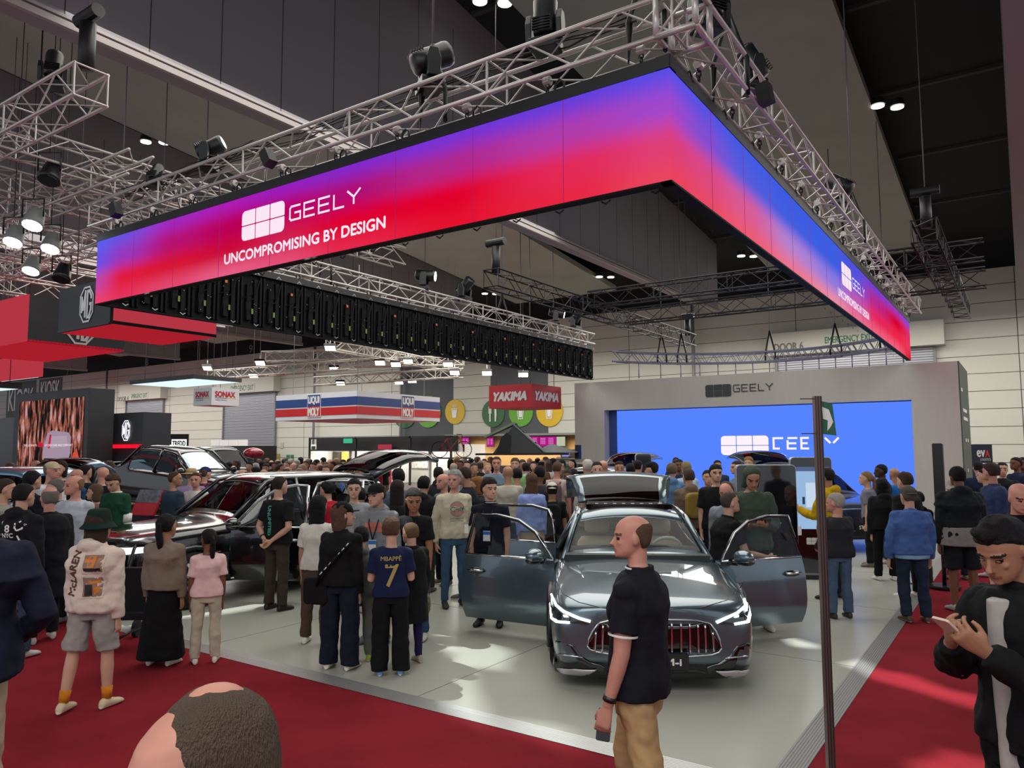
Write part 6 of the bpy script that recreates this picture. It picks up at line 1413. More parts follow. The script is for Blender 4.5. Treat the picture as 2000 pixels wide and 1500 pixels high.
booth(604, 683, 868, 33.4, 'far booth with white fascia and dark poster shelves, left of the bright pair', 'w', 'CARINA SCAPE', '#8e8a7c', ('#3d3a33', '#c0a54a', '#5f8aa0', '#d8d5c8'))
booth(686, 758, 868, 33.4, 'far booth with white fascia, tyre rack and dark shelves, centre left', 'w', 'CARINA SCAPE', '#a9a698', ('#d8d8d0', '#6d93b5', '#3a3833', '#4a4438'))
booth(760, 838, 868, 33.4, 'far booth with white fascia and bright blank back wall, right of the pink banner', 'w', 'HOTZ', '#c9c9c2', ('#d8d8d4', '#c9c9c4'))
booth(842, 906, 868, 33.4, 'far booth with white fascia behind the bicycle', 'w', None, '#b9b6aa')
p = ony(751, 885, 32.8); t = thing('banner', 'bright pink banner with a white swash between two far booths', 'banner', (p.x, 32.8, 0)); hh = ony(751, 868, 32.8).z; m = MB(); m.bx(-.55, .55, 0, .05, 0, hh, 0); m.obj('panel', mat('banner_pink', '#c22348', .6), t); m = MB(); strokes(m, [[(-.2, .9), (.1, 1.5), (.25, 1.7), (.1, 1.9), (-.1, 1.6), (.3, 1.1)]], .12, Matrix(), 0, -.01); m.obj('swash', M_white, t)
t = thing('header_frame', 'black open header frame running above the row of far booths', 'frame', (0, 32.5, 0)); a = ony(604, 855, 32.5); b = ony(880, 852, 32.5); m = MB(); [m.bx(a.x, b.x, 0, .1, z, z+.1) for z in (a.z-.1, a.z-.85)]; [m.bx(x-.05, x+.05, 0, .1, 0, a.z) for x in (a.x, a.x+(b.x-a.x)*.36, a.x+(b.x-a.x)*.74, b.x)]; m.bx(a.x, b.x, .6, .7, a.z-.85, a.z, 0); m.obj('frame', M_black, t)
p = ony(678, 861, 32.4); tag(MB().bx(p.x-.35, p.x+.35, 32.42, 32.5, p.z-.14, p.z+.14).obj('exit_sign', emit('exit_glow', '#3fb98a', 1.0)), 'small glowing green exit sign on the black header frame', 'sign')
# food court under the right discs
t = thing('food_counter', 'warm lit food counter recess under the round signs', 'counter', (0, 0, 0)); a = ony(884, 853, 37.7); b = ony(1182, 849, 37.7)
m = MB(); m.bx(a.x, b.x, 37.86, 37.9, 0, a.z, 0); m.bx(a.x, b.x, 35.6, 36.3, 0, 1.1, 1); m.bx(a.x, b.x, 36.9, 37.8, a.z, a.z+.12, 2); m.obj('counter', [mat('court_wall', '#b8935f', .7), M_dkgrey, mat('court_head', '#77787a', .6)], t)
area('court_lamp', ((a.x+b.x)/2, 36.6, a.z-.2), b.x-a.x-1, 260, (1, .85, .62), sy=.6)
def menu(px0, px1, py0, py1, y, label, col, food=False):
    a = ony(px0, py0, y); b = ony(px1, py1, y); t = thing('menu_screen', label, 'screen', (a.x, y, 0), group='magenta menu screens over the food counter'); w = b.x-a.x; z0, z1 = b.z, a.z
    MB().bx(-.03, w+.03, 0, .06, z0-.03, z1+.03).obj('case', M_plblk, t); MB().bx(0, w, -.01, 0, z0, z1).obj('picture', emit('menu_'+col, col, .9), t); m = MB()
    for r in range(5):
        for c in range(2): m.bx(w*(.08+.48*c), w*(.08+.48*c+.3), -.015, -.01, z1-(z1-z0)*(.2+.14*r), z1-(z1-z0)*(.16+.14*r))
    m.obj('menu_lines', emit('menu_text', '#f0b0e0', .9), t)
menu(903, 916, 855, 872, 37.4, 'magenta menu screen left of the roof tent', '#b8188c'); menu(951, 964, 855, 872, 37.4, 'magenta menu screen seen through the roof tent opening', '#b8188c')
menu(1027, 1052, 853, 871, 37.4, 'magenta menu screen right of the roof tent, left of two', '#b8188c'); menu(1053, 1086, 853, 871, 37.4, 'magenta menu screen right of the roof tent, right of two', '#b8188c'); menu(1087, 1104, 853, 871, 37.4, 'pale green food picture screen at the right end of the menu row', '#b9c9a0')
def fridge(px0, px1, label):
    a = ony(px0, 878, 36.9); b = ony(px1, 878, 36.9); t = thing('drinks_fridge', label, 'fridge', (a.x, 36.9, 0)); w = b.x-a.x; h = a.z
    MB().bx(0, w, 0, .6, 0, h).obj('cabinet', M_dkgrey, t); MB().bx(.1, w-.1, -.02, 0, h-.4, h-.05).obj('lit_header', emit('fridge_head', '#8a8fe0', 1.0), t); MB().bx(.1, w-.1, -.02, 0, .3, h-.5).obj('lit_shelves', emit('fridge_in', '#6b86a6', .7), t)
fridge(872, 916, 'drinks fridge with a glowing violet header, left of the grey pillar'); fridge(1095, 1115, 'drinks fridge with a glowing violet header at the right end of the counter')
p = at(350, 862, 36); t = thing('lightbox_sign', 'small glowing white sign behind the black van roof', 'sign', (p.x, p.y, 0), YAW); MB().bx(-.42, .42, 0, .1, p.z-.55, p.z+.35).obj('case', M_black, t); m = MB(); m.bx(-.36, .36, -.02, 0, p.z-.3, p.z+.1, 0); m.obj('lit_face', emit('lightbox', '#eef6ee', 1.3), t); m = MB(); add_text(m, 'TREDD', 0, p.z-.1, .62, .24, Matrix(), 0, -.03, .01); m.obj('lettering', M_black, t)
p0 = ony(413, 862, 34); p1 = ony(485, 868, 34); t = thing('far_kiosk', 'black far kiosk with a white panelled header below the roller door', 'kiosk', (p0.x, 34, 0)); w_ = p1.x-p0.x; MB().bx(0, w_, 0, 2.5, 0, p1.z-.1).obj('body', M_black, t); m = MB(); [m.bx(w_*i/4, w_*(i+.96)/4, -.05, 0, p1.z-.1, p1.z+.35) for i in range(4)]; m.obj('header_panels', M_white, t)
for px, py, c, lb in ((543, 892, '#9a8a3a', 'small yellow notice low on the far wall'), (562, 894, '#3d6f52', 'small green notice low on the far wall, left of two'), (570, 894, '#2f6a48', 'small green notice low on the far wall, right of two'), (550, 870, '#a8a6a0', 'white notice with red heading on the far wall')):
    p = ony(px, py, WY-.05); tag(MB().box((p.x, WY-.03, p.z), (.35, .03, .45)).obj('notice', mat('notice_'+c, c, .6)), lb, 'notice')
p = at(495, 885, 22); t = thing('balloon', 'shiny red oblong balloon floating above the far crowd', 'balloon', p); MB().ell((0, 0, 0), (.42, .2, .16)).obj('balloon_skin', mat('foil_red', '#a01028', .2, coat=.7), t); MB().tube([(0, 0, -.15), (.02, 0, -p.z+.03)], .004, 4).obj('string', M_white, t)
# stroller beside the long skirt
sp = onz(318, 1262, 0.0); t = thing('stroller', 'black folding stroller standing beside the woman in the long black skirt', 'stroller', (sp.x-.06, sp.y+.05, 0), radians(38))
m = MB(); m.tube([(-.05, -.3, .12), (0, -.05, .6), (0, .22, 1.02), (0, .28, 1.05)], .018, 8); m.tube([(-.45, -.3, .12), (-.45, -.05, .6), (-.45, .22, 1.02), (-.45, .28, 1.05)], .018, 8); m.tube([(0, .28, 1.05), (-.45, .28, 1.05)], .022, 8); m.tube([(-.05, -.3, .12), (-.05, .35, .12)], .015, 6); m.tube([(-.4, -.3, .12), (-.4, .35, .12)], .015, 6); m.obj('frame', M_plblk, t)
m = MB(); m.prism([(-.42, .35), (-.03, .35), (-.03, .85), (-.42, .85)], -.12, -.02); m.bx(-.42, -.03, -.3, .1, .33, .40); m.obj('seat', cloth('#15151a'), t)
for x in (-.45, 0):
    for y in (-.32, .36): MB().cyl((x, y, .10), .10, .04, 'x', 16).obj('wheel', M_rubber, t)
# ---- added lamps: plates cut to the outlines of reflected light project floor patches
def added_patch_lamp(pos, polys, power, col, label, Lp=.085):
    pos = V(pos); C_ = [onz(x, y, .03) for P in polys for x, y in P]; c = sum(C_, V())/len(C_); d = (c-pos).normalized(); q = d.to_track_quat('-Z', 'Y').to_matrix().to_4x4(); M = TR(pos) @ q; Mi = M.inverted()
    t = thing('added_patch_lamp', label, 'stage light', M=M, group='added lamps throwing shaped patches on the floor')
    holes = []
    for P in polys:
        h = []
        for x, y in P: v = Mi @ onz(x, y, .03); h.append((v.x/-v.z*Lp, v.y/-v.z*Lp))
        holes.append(h)
    w_ = Lp*.75; bm = bmesh.new()
    # plate with holes: triangulate outer square minus the polygons
    loops = [[(-w_, -w_), (w_, -w_), (w_, w_), (-w_, w_)]]+holes; es = []
    for lp in loops:
        vs = [bm.verts.new((x, y, -Lp)) for x, y in lp]; es += [bm.edges.new((vs[i], vs[(i+1) % len(vs)])) for i in range(len(vs))]
    bmesh.ops.triangle_fill(bm, use_beauty=True, use_dissolve=False, edges=es)
    def inside(p, P):
        r = False
        for i in range(len(P)):
            (x1, y1), (x2, y2) = P[i-1], P[i]
            if (y1 > p[1]) != (y2 > p[1]) and p[0] < (x2-x1)*(p[1]-y1)/(y2-y1)+x1: r = not r
        return r
    for f in list(bm.faces):
        cc = f.calc_center_median()
        if any(inside((cc.x, cc.y), h) for h in holes): bm.faces.remove(f)
    me = bpy.data.meshes.new('patch_mask'); bm.to_mesh(me); bm.free(); me.materials.append(M_black); o = bpy.data.objects.new('patch_mask', me); COL.objects.link(o); o.parent = t
    m = MB(); s_ = w_
    for a, b in ((-1, 0), (1, 0), (0, -1), (0, 1)):
        m.bx(a*s_-.004 if a else -s_, a*s_+.004 if a else s_, b*s_-.004 if b else -s_, b*s_+.004 if b else s_, -Lp, .12, 0)
    m.bx(-s_, s_, -s_, s_, .12, .13, 0); m.obj('patch_lamp_body', M_plblk, t)
    l = bpy.data.lights.new('patch_lamp_beam', 'SPOT'); l.energy = power; l.color = col; l.spot_size = radians(80); l.spot_blend = 0; l.shadow_soft_size = .0015
    lo = bpy.data.objects.new('patch_lamp_beam', l); COL.objects.link(lo); lo.parent = t
A_ = [(856, 1222), (882, 1235), (912, 1238), (917, 1258), (958, 1254), (1002, 1275), (984, 1302), (1004, 1311), (920, 1303), (926, 1335), (948, 1392), (962, 1418), (985, 1432), (955, 1420), (890, 1392), (874, 1376), (894, 1342), (889, 1322), (877, 1296), (887, 1278), (862, 1270)]
A2 = [(984, 1404), (1106, 1420), (1122, 1442), (1112, 1462), (1000, 1418)]
added_patch_lamp((-7.6, 5.78, 5.74), [A_, A2], 2600, (.93, 1.0, .98), 'small black added patch lamp under the front ring truss, left of its middle')
B_ = [(226, 1217), (330, 1203), (440, 1181), (600, 1157), (602, 1172), (440, 1199), (300, 1213), (240, 1226)]
added_patch_lamp((-11.2, 5.78, 5.74), [B_], 2600, (.95, 1.0, .97), 'small black added patch lamp under the left end of the front ring truss')
C1 = [(1645, 1297), (1690, 1287), (1712, 1302), (1780, 1312), (1850, 1340), (2010, 1372), (2010, 1392), (1900, 1378), (1800, 1345), (1702, 1320), (1672, 1306)]
C2 = [(1772, 1478), (1828, 1472), (1840, 1452), (1900, 1470), (2010, 1485), (2010, 1520), (1800, 1520)]
C3 = [(1520, 1238), (1545, 1245), (1600, 1262), (1590, 1266), (1550, 1262)]
added_patch_lamp((-2.02, 7.6, 5.74), [C1, C2, C3], 2600, (.98, 1.0, .97), 'small black added patch lamp under the right ring truss near its corner')
# ---------------------------------------------------------------- the visitors, nearest first
def V3(*a): return a
# man crossing in front of the car
def tattoo(o, me, q): pass
P = person(1242, 1006, 4.05, 62, 'bald man in black polo shirt and tan trousers walking past the front of the car', top='polo', topc='#14161e', bot='trousers', botc='#ac8d63', shoes='#8a7a66', hair='fringe', hairc='#5a4636', skin_='pink', vox=.008,
           hyaw=28, hs=.93, girth=1.18, shoulder=1.08, legR=((.10, .30, -1), (.05, -.16, -1)), legL=((-.08, -.22, -1), (-.04, -.52, -1)), armL=((-.10, .06, -1), (-.05, .28, -1)), armR=((.12, -.05, -1), (.05, .25, -1)), fold=.03, sex='m', floor=0.0)
def wristwatch(P, side, col='#17171a'):
    p = P['wr'][side]; d = (p-P['el'][side]).normalized(); MB().tube([p-d*.05, p-d*.025], .036*P['S'], 14).obj('watch', mat('watch_'+col, col, .4), P['root'])
def phone(P, side, off=(0, .09, .0), col='#101114', rot=(0, 0, 0), label='black phone', name='phone', size=(.075, .009, .155)):
    M = TR(P['wr'][side]+V(off)) @ Matrix.Rotation(radians(rot[2]), 4, 'Z') @ Matrix.Rotation(radians(rot[1]), 4, 'Y') @ Matrix.Rotation(radians(rot[0]), 4, 'X')
    Mw = P['root'].matrix_basis @ M; t = thing(name, label, 'phone', M=Mw); MB().rbox((0, 0, 0), size, .01).obj('case', mat('phone_'+col, col, .3), t, bevel=.002); return t
wristwatch(P, 1); wristwatch(P, -1)
cd = P['neck']; MB().tube([cd+V((.075*cos(a), .068*sin(a), .022)) for a in [2*pi*k/20 for k in range(21)]], .006, 6).obj('collar_stripe', M_white, P['root'])
for s in (1, -1):
    a = P['sh'][s].lerp(P['el'][s], .68); d = (P['el'][s]-P['sh'][s]).normalized(); MB().tube([a-d*.005, a+d*.006], .0755*P['S'], 16, 0, False).obj('sleeve_stripe', M_white, P['root'])
P['root'].rotation_euler[2] = P['rz']
phone(P, -1, (.030, .035, -.11), '#1a1a1c', (18, 0, 90), 'dark phone in the left hand of the man in tan trousers')

# man with phone at the right edge
P = person(1986, 1001, 3.15, 108, 'black haired young man in open black jacket looking at his phone, right edge', top='jacket', topc='#131416', bot='trousers', botc='#101114', hair='quiff', hairc='#121014', skin_='tan', vox=.0055, hpitch=26, hyaw=6,
           armL=((-.10, .42, -1), (.42, .85, .72)), armR=((.10, .45, -1), (-.72, .85, .80)), handpalm={-1: (.8, -.3, .7), 1: (-.8, -.3, .7)}, curl=.8, lean=(0, .04), fold=.03, floor=0.0)
R = P['root']
m = MB(); m.loft([oval((0, .018, t*P['T']), w_, .118*P['S']+.020, 18, P['MT']) for t, w_ in ((-.14, .045), (.1, .055), (.3, .06), (.44, .055), (.48, .045))]); later(m, 'white_tshirt', R, [cloth('#a3a09c')], .008, 3, .004)
MB().tube([P['neck']+V((.07*cos(a)+.0, .062*sin(a)+.0, .012-.03*sin(a))) for a in [2*pi*k/20 for k in range(21)]], .002, 6).obj('necklace', mat('fine_gold', '#8a7348', .3, metal=1), R)
m = MB()
for s in (1, -1): m.ell(P['MH'] @ V((s*.14, .400, .475)), (.04*P['hd'], .006, .012*P['hd']))
m.obj('eyelid', skin('tan'), R)
cpos = (P['wr'][1]+P['wr'][-1])/2
mv = (P['wr'][1]-P['wr'][-1])*.5
phone(P, -1, (mv.x, mv.y+.085, mv.z+.075), '#cdb9a6', (-50, 0, 0), 'pale phone held in both hands by the black haired young man at the right edge', size=(.078, .011, .16))

# back of a bald head close to the lens
pb_ = at(440, 1318, 1.12)
P = person(492, 1330, 1.16, 122, 'balding head with cropped dark hair close to the camera, lower left', top='jumper', topc='#1b1d22', bot='trousers', hair='receding', hairc='#5b4c40', skin_='pink', vox=.005, hpitch=20, floor=0.0, hyaw=0, hs=1.0)
m = MB(); m.ell(P['MH'] @ V((.02, -.20, .93)), [.17*P['hd'], .19*P['hd'], .105*P['hd']], P['MH'].to_3x3().normalized().to_4x4() @ RX(.35), 20, 12); m.obj('bald_crown', skin('pink'), P['root'])

# cropped figure at the left edge
P = person(-62, 932, 3.9, 25, 'person in dark navy sweater and beige trousers, cut off by the left edge', top='jumper', topc='#141a2c', bot='trousers', botc='#a0937c', hair='bob', hairc='#3a1f1a', vox=.009, sex='f', girth=1.35, shoulder=1.35, armR=((.42, -.15, -1), (-.35, .6, -.35)), armL=((-.15, .1, -1), (0, .5, -1)), fold=.03, floor=0.0)

# hoodie walker with bucket hat
P = person(192, 993, 6.35, -8, 'person in cream hooded sweatshirt with printed back, grey shorts and dark green bucket hat', top='hoodie', topc='#cdbdb0', bot='shorts', botc='#8e8983', hair='bob', hairc='#3a2920', hat='bucket', hatc='#10261f', skin_='fair', shoes='#cbb996', sole='#e6e0d0', vox=.009, sex='f', girth=1.15, shoulder=1.12,
           legR=((.05, .10, -1), (.02, .02, -1)), legL=((-.08, -.16, -1), (-.02, -.22, -1)), fold=.035, floor=0.0)
def mcl(m, M):
    for i in range(4): pass
    add_text(m, 'McLAREN', -.075, -.0, .26, .075, M @ TR(0, 0, 0) @ RY(radians(-90)) @ TR(.0, 0, .0), 0, 0, .003)
def mcl_b(m, M):
    m2 = M @ RY(radians(-84)); add_text(m, 'McLAREN', .0, .085, .36, .075, m2, 0, 0, .004)
    for (x0, x1, z0, z1, mi) in ((.0, .17, .01, .17, 1), (.0, .16, -.19, -.01, 1), (.012, .158, .022, .158, 2), (.012, .148, -.178, -.022, 2), (.05, .11, .06, .15, 3), (.02, .15, .03, .055, 4), (.02, .05, .10, .13, 3), (.125, .15, .10, .13, 3), (.03, .09, -.17, -.08, 4), (.06, .14, -.07, -.045, 3), (.1, .14, -.16, -.1, 3)):
        n = 4
        for i in range(n):
            for j in range(n):
                a, b, c, d = x0+(x1-x0)*i/n, x0+(x1-x0)*(i+1)/n, z0+(z1-z0)*j/n, z0+(z1-z0)*(j+1)/n; y = -.001*mi
                m.add([M @ V((a, y, c)), M @ V((b, y, c)), M @ V((b, y, d)), M @ V((a, y, d))], [(0, 1, 2, 3)], mi)
def prn(P, g, build, mats, back=True, name='back_print', z=.28, layer=True):
    def run():
        gg = [o for o in P['root'].children if o.name.split('.')[0] == g]
        if not gg: return
        MT = P['MT']; M = MT @ TR(0, 0, z*P['T']) @ (Matrix() if back else RZ(pi)); m = MB(); build(m, M)
        d = (MT.to_3x3() @ V((0, 1 if back else -1, 0))).normalized(); me = gg[0].data
        bv = BVHTree.FromPolygons([v.co for v in me.vertices], [tuple(p.vertices) for p in me.polygons]); Mi = M.inverted(); out = []
        lay = [0]*len(m.v)
        for f, mi in zip(m.f, m.m):
            for i in f: lay[i] = mi
        for i, v in enumerate(m.v):
            h = bv.ray_cast(V(v)-d*.6, d); out.append(tuple(h[0]-d*(.004+.0012*lay[i])) if h[0] else tuple(V(v)))
        m.v = out; m.obj(name, mats, P['root'])
    AFTER.append(run)
pm = lambda n, c: mat('print_'+n, c, .7)
prn(P, 'hoodie', mcl_b, [pm('maroon', '#5a2a22'), pm('cream', '#c9b9a8'), pm('sand', '#8a6a5a'), pm('orange', '#c8792a'), pm('ink', '#1b1718')], True, 'back_print', .27)
for s in (1, -1): a = P['A'][s]; MB().tube([a+(P['K'][s]-a)*.02, a+(P['K'][s]-a)*.26], [.040*P['S'], .047*P['S']], 14).obj('sock', cloth('#c4761a'), P['root'])
# woman with ponytail
P = person(325, 1004, 7.6, -6, 'woman with black ponytail in a taupe overshirt and long black skirt, seen from behind', top='jacket', topc='#77695c', bot='skirt', botc='#0b0b0d', hair='pony', hairc='#0f0d0e', shoes='#d6d2c8', skin_='tan', sex='f', vox=.009, girth=1.12, fold=.02, floor=0.0, shoulder=1.1)
# girl in pink
P = person(408, 1033, 7.65, 22, 'girl in pale pink t-shirt and cream trousers beside the long black skirt', top='tee', topc='#d9b3b1', bot='trousers', botc='#b3a893', hair='pony', hairc='#15110f', shoes='#d0c8bb', skin_='brown', sex='f', vox=.008, hyaw=20, fold=.03, floor=0.0)
# group looking at the screen in the middle
P = person(668, 979, 7.35, -14, 'woman in black cap and black blazer with a crossbody bag strap and navy trousers', top='jacket', topc='#101012', bot='wide', botc='#121726', hair='bob', hairc='#5a4030', hat='cap', hatc='#0c0c0e', shoes='#d8cfb8', sex='f', vox=.008, hyaw=-45, fold=.02)
MT = P['MT']; T = P['T']
m = MB(); pts = [MT @ V(q) for q in ((.16, -.14, .42*T), (.02, -.165, .25*T), (-.14, -.17, .06*T), (-.2, -.1, -.06*T))]; m.tube(pts, .018, 6); m.obj('bag_strap', cloth('#0d0d0f'), P['root'])
m = MB(); m.rbox((0, 0, 0), (.26, .10, .26), .05, 0, MT @ TR(-.22, -.06, -.12*T)); m.obj('bag', cloth('#0e0e10'), P['root'], bevel=.02)
m = MB()
for i in range(7):
    q = pts[0].lerp(pts[2], (i+.4)/7); m.tube([q+V((-.012, -.02, -.014)), q+V((.012, -.02, .014))], .006, 4)
m.obj('strap_lettering', M_white, P['root'])
P = person(765, 1010, 7.15, 8, 'boy in navy football shirt with gold number seven and black trousers, seen from behind', top='tee', topc='#141c3c', bot='wide', botc='#0d0d10', hair='thick', hairc='#5a4030', shoes='#5f86b4', sole='#d8d4cc', vox=.007, hyaw=-8, fold=.02, armR=((.18, .1, -1), (.0, .9, .3)), armL=((-.18, .1, -1), (0, .9, .3)))
prn(P, 'tshirt', lambda m, M: (add_text(m, 'MBAPPÉ', 0, .10, .19, .048, M, 0, 0, .001), add_text(m, '7', .01, -.06, .12, .20, M, 0, 0, .004)), [pm('gold', '#a08a4a')], True, 'shirt_lettering', .27)
P = person(803, 1020, 7.5, 40, 'small boy in black coat and violet leggings beside the number seven shirt', top='coat', topc='#0f0f11', bot='slim', botc='#261d4a', hair='buzz', hairc='#6b5138', shoes='#a39a88', sole='#c9c2b4', vox=.007, fold=.02, armR=((.2, .1, -1), (.1, .3, -.9)))
MB().ell(P['wr'][1]+V((.03, .05, -.12)), (.09, .06, .15)).obj('bag', mat('camo', '#5c6136', .7, var=.7, vscale=30), P['root'])
P = person(706, 1028, 7.6, 10, 'child in grey hooded top with yellow green shoes, left of the football shirt', top='hoodie', topc='#5f615e', bot='joggers', botc='#6c6e68', hair='thick', hairc='#141213', shoes='#98a838', sole='#d0ccc0', vox=.008)
P = person(738, 942, 8.35, 172, 'man in grey hooded top with orange print and black cap, facing the camera', top='hoodie', topc='#74777a', bot='shorts', botc='#55565a', hair='buzz', hairc='#4a3a2c', hat='cap', hatc='#0e0e10', skin_='fair', shoes='#5a5a5c', vox=.008, hyaw=-18, hpitch=6)
def lanyard(P, front=True):
    MT, T, S = P['MT'], P['T'], P['S']; y = .165*S
    m = MB(); [m.tube([MT @ V((s*.06, .03, .50*T)), MT @ V((s*.05, y-.01, .38*T)), MT @ V((0, y, .20*T))], .007, 6) for s in (1, -1)]; m.obj('lanyard', cloth('#20242e'), P['root'])
    m = MB(); Mb = MT @ TR(0, y+.006, .14*T); m.box((0, 0, 0), (.085, .006, .12), 0, Mb); m.box((0, .004, .035), (.085, .004, .04), 1, Mb); m.obj('badge', [M_white, mat('badge_blue', '#2f66b0', .5)], P['root'])
lanyard(P); prn(P, 'hoodie', lambda m, M: [m.add([M @ V((a, 0, c)), M @ V((a+.045, 0, c)), M @ V((a+.045, 0, c+.05)), M @ V((a, 0, c+.05))], [(0, 1, 2, 3)]) for a in (-.10, -.05, 0, .05) for c in (-.02, .035)], [pm('coral', '#b8644c')], False, 'chest_print', .30)
P = person(622, 968, 8.3, -8, 'person with long wavy black hair, white t-shirt and brown trousers, left behind the cap woman', top='tee', topc='#c4c0b6', bot='trousers', botc='#4a3a30', hair='long', hairc='#101012', shoes='#d6d2c8', sex='f', vox=.009, skin_='tan')
P = person(812, 952, 8.5, 165, 'woman with very long dark hair, black t-shirt, blue jeans and a badge lanyard', top='tee', topc='#0e0f12', bot='slim', botc='#33516e', hair='long', hairc='#1a1210', shoes='#d0cbc0', sex='f', vox=.008, skin_='olive', hyaw=30, hpitch=12, lean=(.0, .1)); lanyard(P)
P = person(887, 917, 10.2, -158, 'grey haired man in cream long sleeved printed shirt and blue jeans, looking right', top='long', topc='#bcb29b', bot='slim', botc='#3d5876', hair='thick', hairc='#9a9994', skin_='pink', shoes='#1c1716', vox=.009, hyaw=-40, girth=1.1, armR=((.25, -.15, -1), (-.05, .1, -1)), armL=((-.25, -.15, -1), (.05, .1, -1)))
def gulf(m, M):
    n = 20
    for mi, r in ((0, .105), (1, .092)):
        for k in range(n): a, b = 2*pi*k/n, 2*pi*(k+1)/n; m.add([M @ V((0, 0, 0)), M @ V((r*cos(a), 0, r*sin(a))), M @ V((r*cos(b), 0, r*sin(b)))], [(0, 1, 2)], mi)
    for i in range(6): m.add([M @ V((-.11+.037*i, 0, -.028)), M @ V((-.073+.037*i, 0, -.028)), M @ V((-.073+.037*i, 0, .028)), M @ V((-.11+.037*i, 0, .028))], [(0, 1, 2, 3)], 2)
    add_text(m, 'Gulf', 0, 0, .19, .055, M, 3, 0, .002); add_text(m, 'WESTERN OIL', 0, -.125, .2, .022, M, 4, 0); add_text(m, 'DAKOTA MOTORS', 0, -.155, .18, .016, M, 4, 0)
prn(P, 'shirt', gulf, [pm('taupe', '#8a7f74'), pm('rose', '#a8786a'), pm('cream2', '#b8b09c'), pm('slate', '#4e5660'), pm('slate', '#4e5660')], False, 'chest_print', .31)
P = person(957, 933, 9.12, 168, 'curly haired man in black polo with a blue badge, behind the open left door', top='polo', topc='#10141f', bot='trousers', botc='#15161c', hair='curly', hairc='#241812', skin_='fair', shoes='#111111', vox=.008, hyaw=38, girth=1.1); lanyard(P)
cd = P['neck']; MB().tube([cd+V((.075*cos(a), .068*sin(a), .02)) for a in [2*pi*k/20 for k in range(21)]], .005, 6).obj('collar_stripe', M_white, P['root'])
P = person(548, 926, 10.4, -28, 'man in black t-shirt with teal back lettering, hands clasped behind his back', top='tee', topc='#101114', bot='trousers', botc='#3a3028', hair='buzz', hairc='#2a2018', shoes='#141210', vox=.009, girth=1.15, shoulder=1.1, armR=((.25, -.25, -1), (-.65, -.35, -.55)), armL=((-.25, -.25, -1), (.65, -.35, -.45)), handpalm={1: (0, -1, 0), -1: (0, -1, 0)}, pos=tuple(at(545, 930, 10.0)))
prn(P, 'tshirt', lambda m, M: add_text(m, 'UNLIMITED', 0, .0, .38, .05, M @ RY(radians(90)), 0, 0, .003), [pm('teal', '#3d9a84')], True, 'back_print', .24)
wristwatch(P, -1)
# right side of the car
P = person(1465, 908, 8.9, 176, 'man in dark green sweatshirt, hood up, typing on a phone behind the door', top='hoodie', topc='#39463a', bot='trousers', botc='#16161a', hair='short', hairc='#14110f', hat='hood', skin_='tan', shoes='#cfcac0', vox=.008, hpitch=28, armR=((.22, .15, -1), (-.62, .85, .12)), armL=((-.22, .15, -1), (.62, .85, .12)), handpalm={1: (0, -.4, 1), -1: (0, -.4, 1)}, girth=1.08)
phone(P, 1, (-.14, .11, .06), '#0d0e10', (-60, 0, 0), 'black phone in the hands of the man in the green hood', size=(.15, .01, .075))
P = person(1408, 975, 8.75, -80, 'man with faded haircut in black polo shirt in the open right doorway, looking right', top='polo', topc='#0f1013', bot='trousers', botc='#111116', hair='buzz', hairc='#4a4038', skin_='fair', vox=.008, stature=1.80, lean=(0, .18), hpitch=-6,
           legR=((.08, .62, -.78), (0, -.62, -.78)), legL=((-.08, .66, -.75), (0, -.60, -.8)), girth=1.18, shoulder=1.12, armR=((.2, .3, -1), (-.1, .9, -.2)), armL=((-.2, .35, -1), (0, .9, -.2)), floor=.03)
P = person(1632, 963, 9.4, 8, 'white haired man in charcoal sweater and blue jeans standing just right of the metal pole', top='jumper', topc='#25272b', bot='trousers', botc='#46586e', hair='short', hairc='#a89f9a', skin_='pink', shoes='#2c2520', vox=.009, hyaw=40, girth=1.2, armL=((-.1, .25, -1), (.2, .7, -.3)), armR=((.12, .25, -1), (-.2, .7, -.3)))
P = person(1616, 914, 10.6, 40, 'man in bright yellow hooded sweatshirt behind the metal pole, facing left to the totem', top='hoodie', topc='#b8920c', bot='trousers', botc='#1c2230', hair='short', hairc='#1a1412', skin_='tan', shoes='#222222', vox=.010, armL=((-.1, .4, -1), (.2, .9, .3)))
P = person(1774, 948, 9.35, -2, 'man in blue jacket, dark jeans and olive cap walking away', top='jacket', topc='#405c92', bot='trousers', botc='#1d2738', hair='fringe', hairc='#55504a', hat='capback', hatc='#4a4a38', under='#7ea6c4', shoes='#4a3828', sole='#8a8078', vox=.008, girth=1.28, shoulder=1.12, fold=.035, armR=((.22, -.02, -1), (.0, .2, -1)), armL=((-.25, .0, -1), (-.02, .2, -1)), legR=((.06, -.08, -1), (.02, -.05, -1)), legL=((-.06, .06, -1), (-.02, -.22, -1)), floor=0.0)
P = person(1870, 910, 9.9, -6, 'big man in black beanie and dark hooded top with grey lower half and black shorts', top='hoodie', topc='#141a1c', bot='shorts', botc='#15171c', hair='fringe', hairc='#1a1614', hat='beanie', hatc='#0d0b0d', skin_='brown', shoes='#8a8a88', vox=.009, girth=1.32, shoulder=1.18, fold=.02, floor=0.0, post=None)
MT, T = P['MT'], P['T']; m = MB(); m.loft([oval((0, 0, t*T), w_, d_, 20, MT) for t, w_, d_ in ((-.13, .28, .215), (-.05, .275, .215), (.04, .27, .21), (.09, .265, .205))]); later(m, 'grey_hem', P['root'], [cloth('#7d7873')], .012, 3, .02)
P = person(1768, 922, 10.8, 20, 'young man with brown hair and dark jacket just beyond the blue jacket man', top='jacket', topc='#1a1b1d', hair='thick', hairc='#3f2c20', botc='#14161c', vox=.011, floor=0.0)
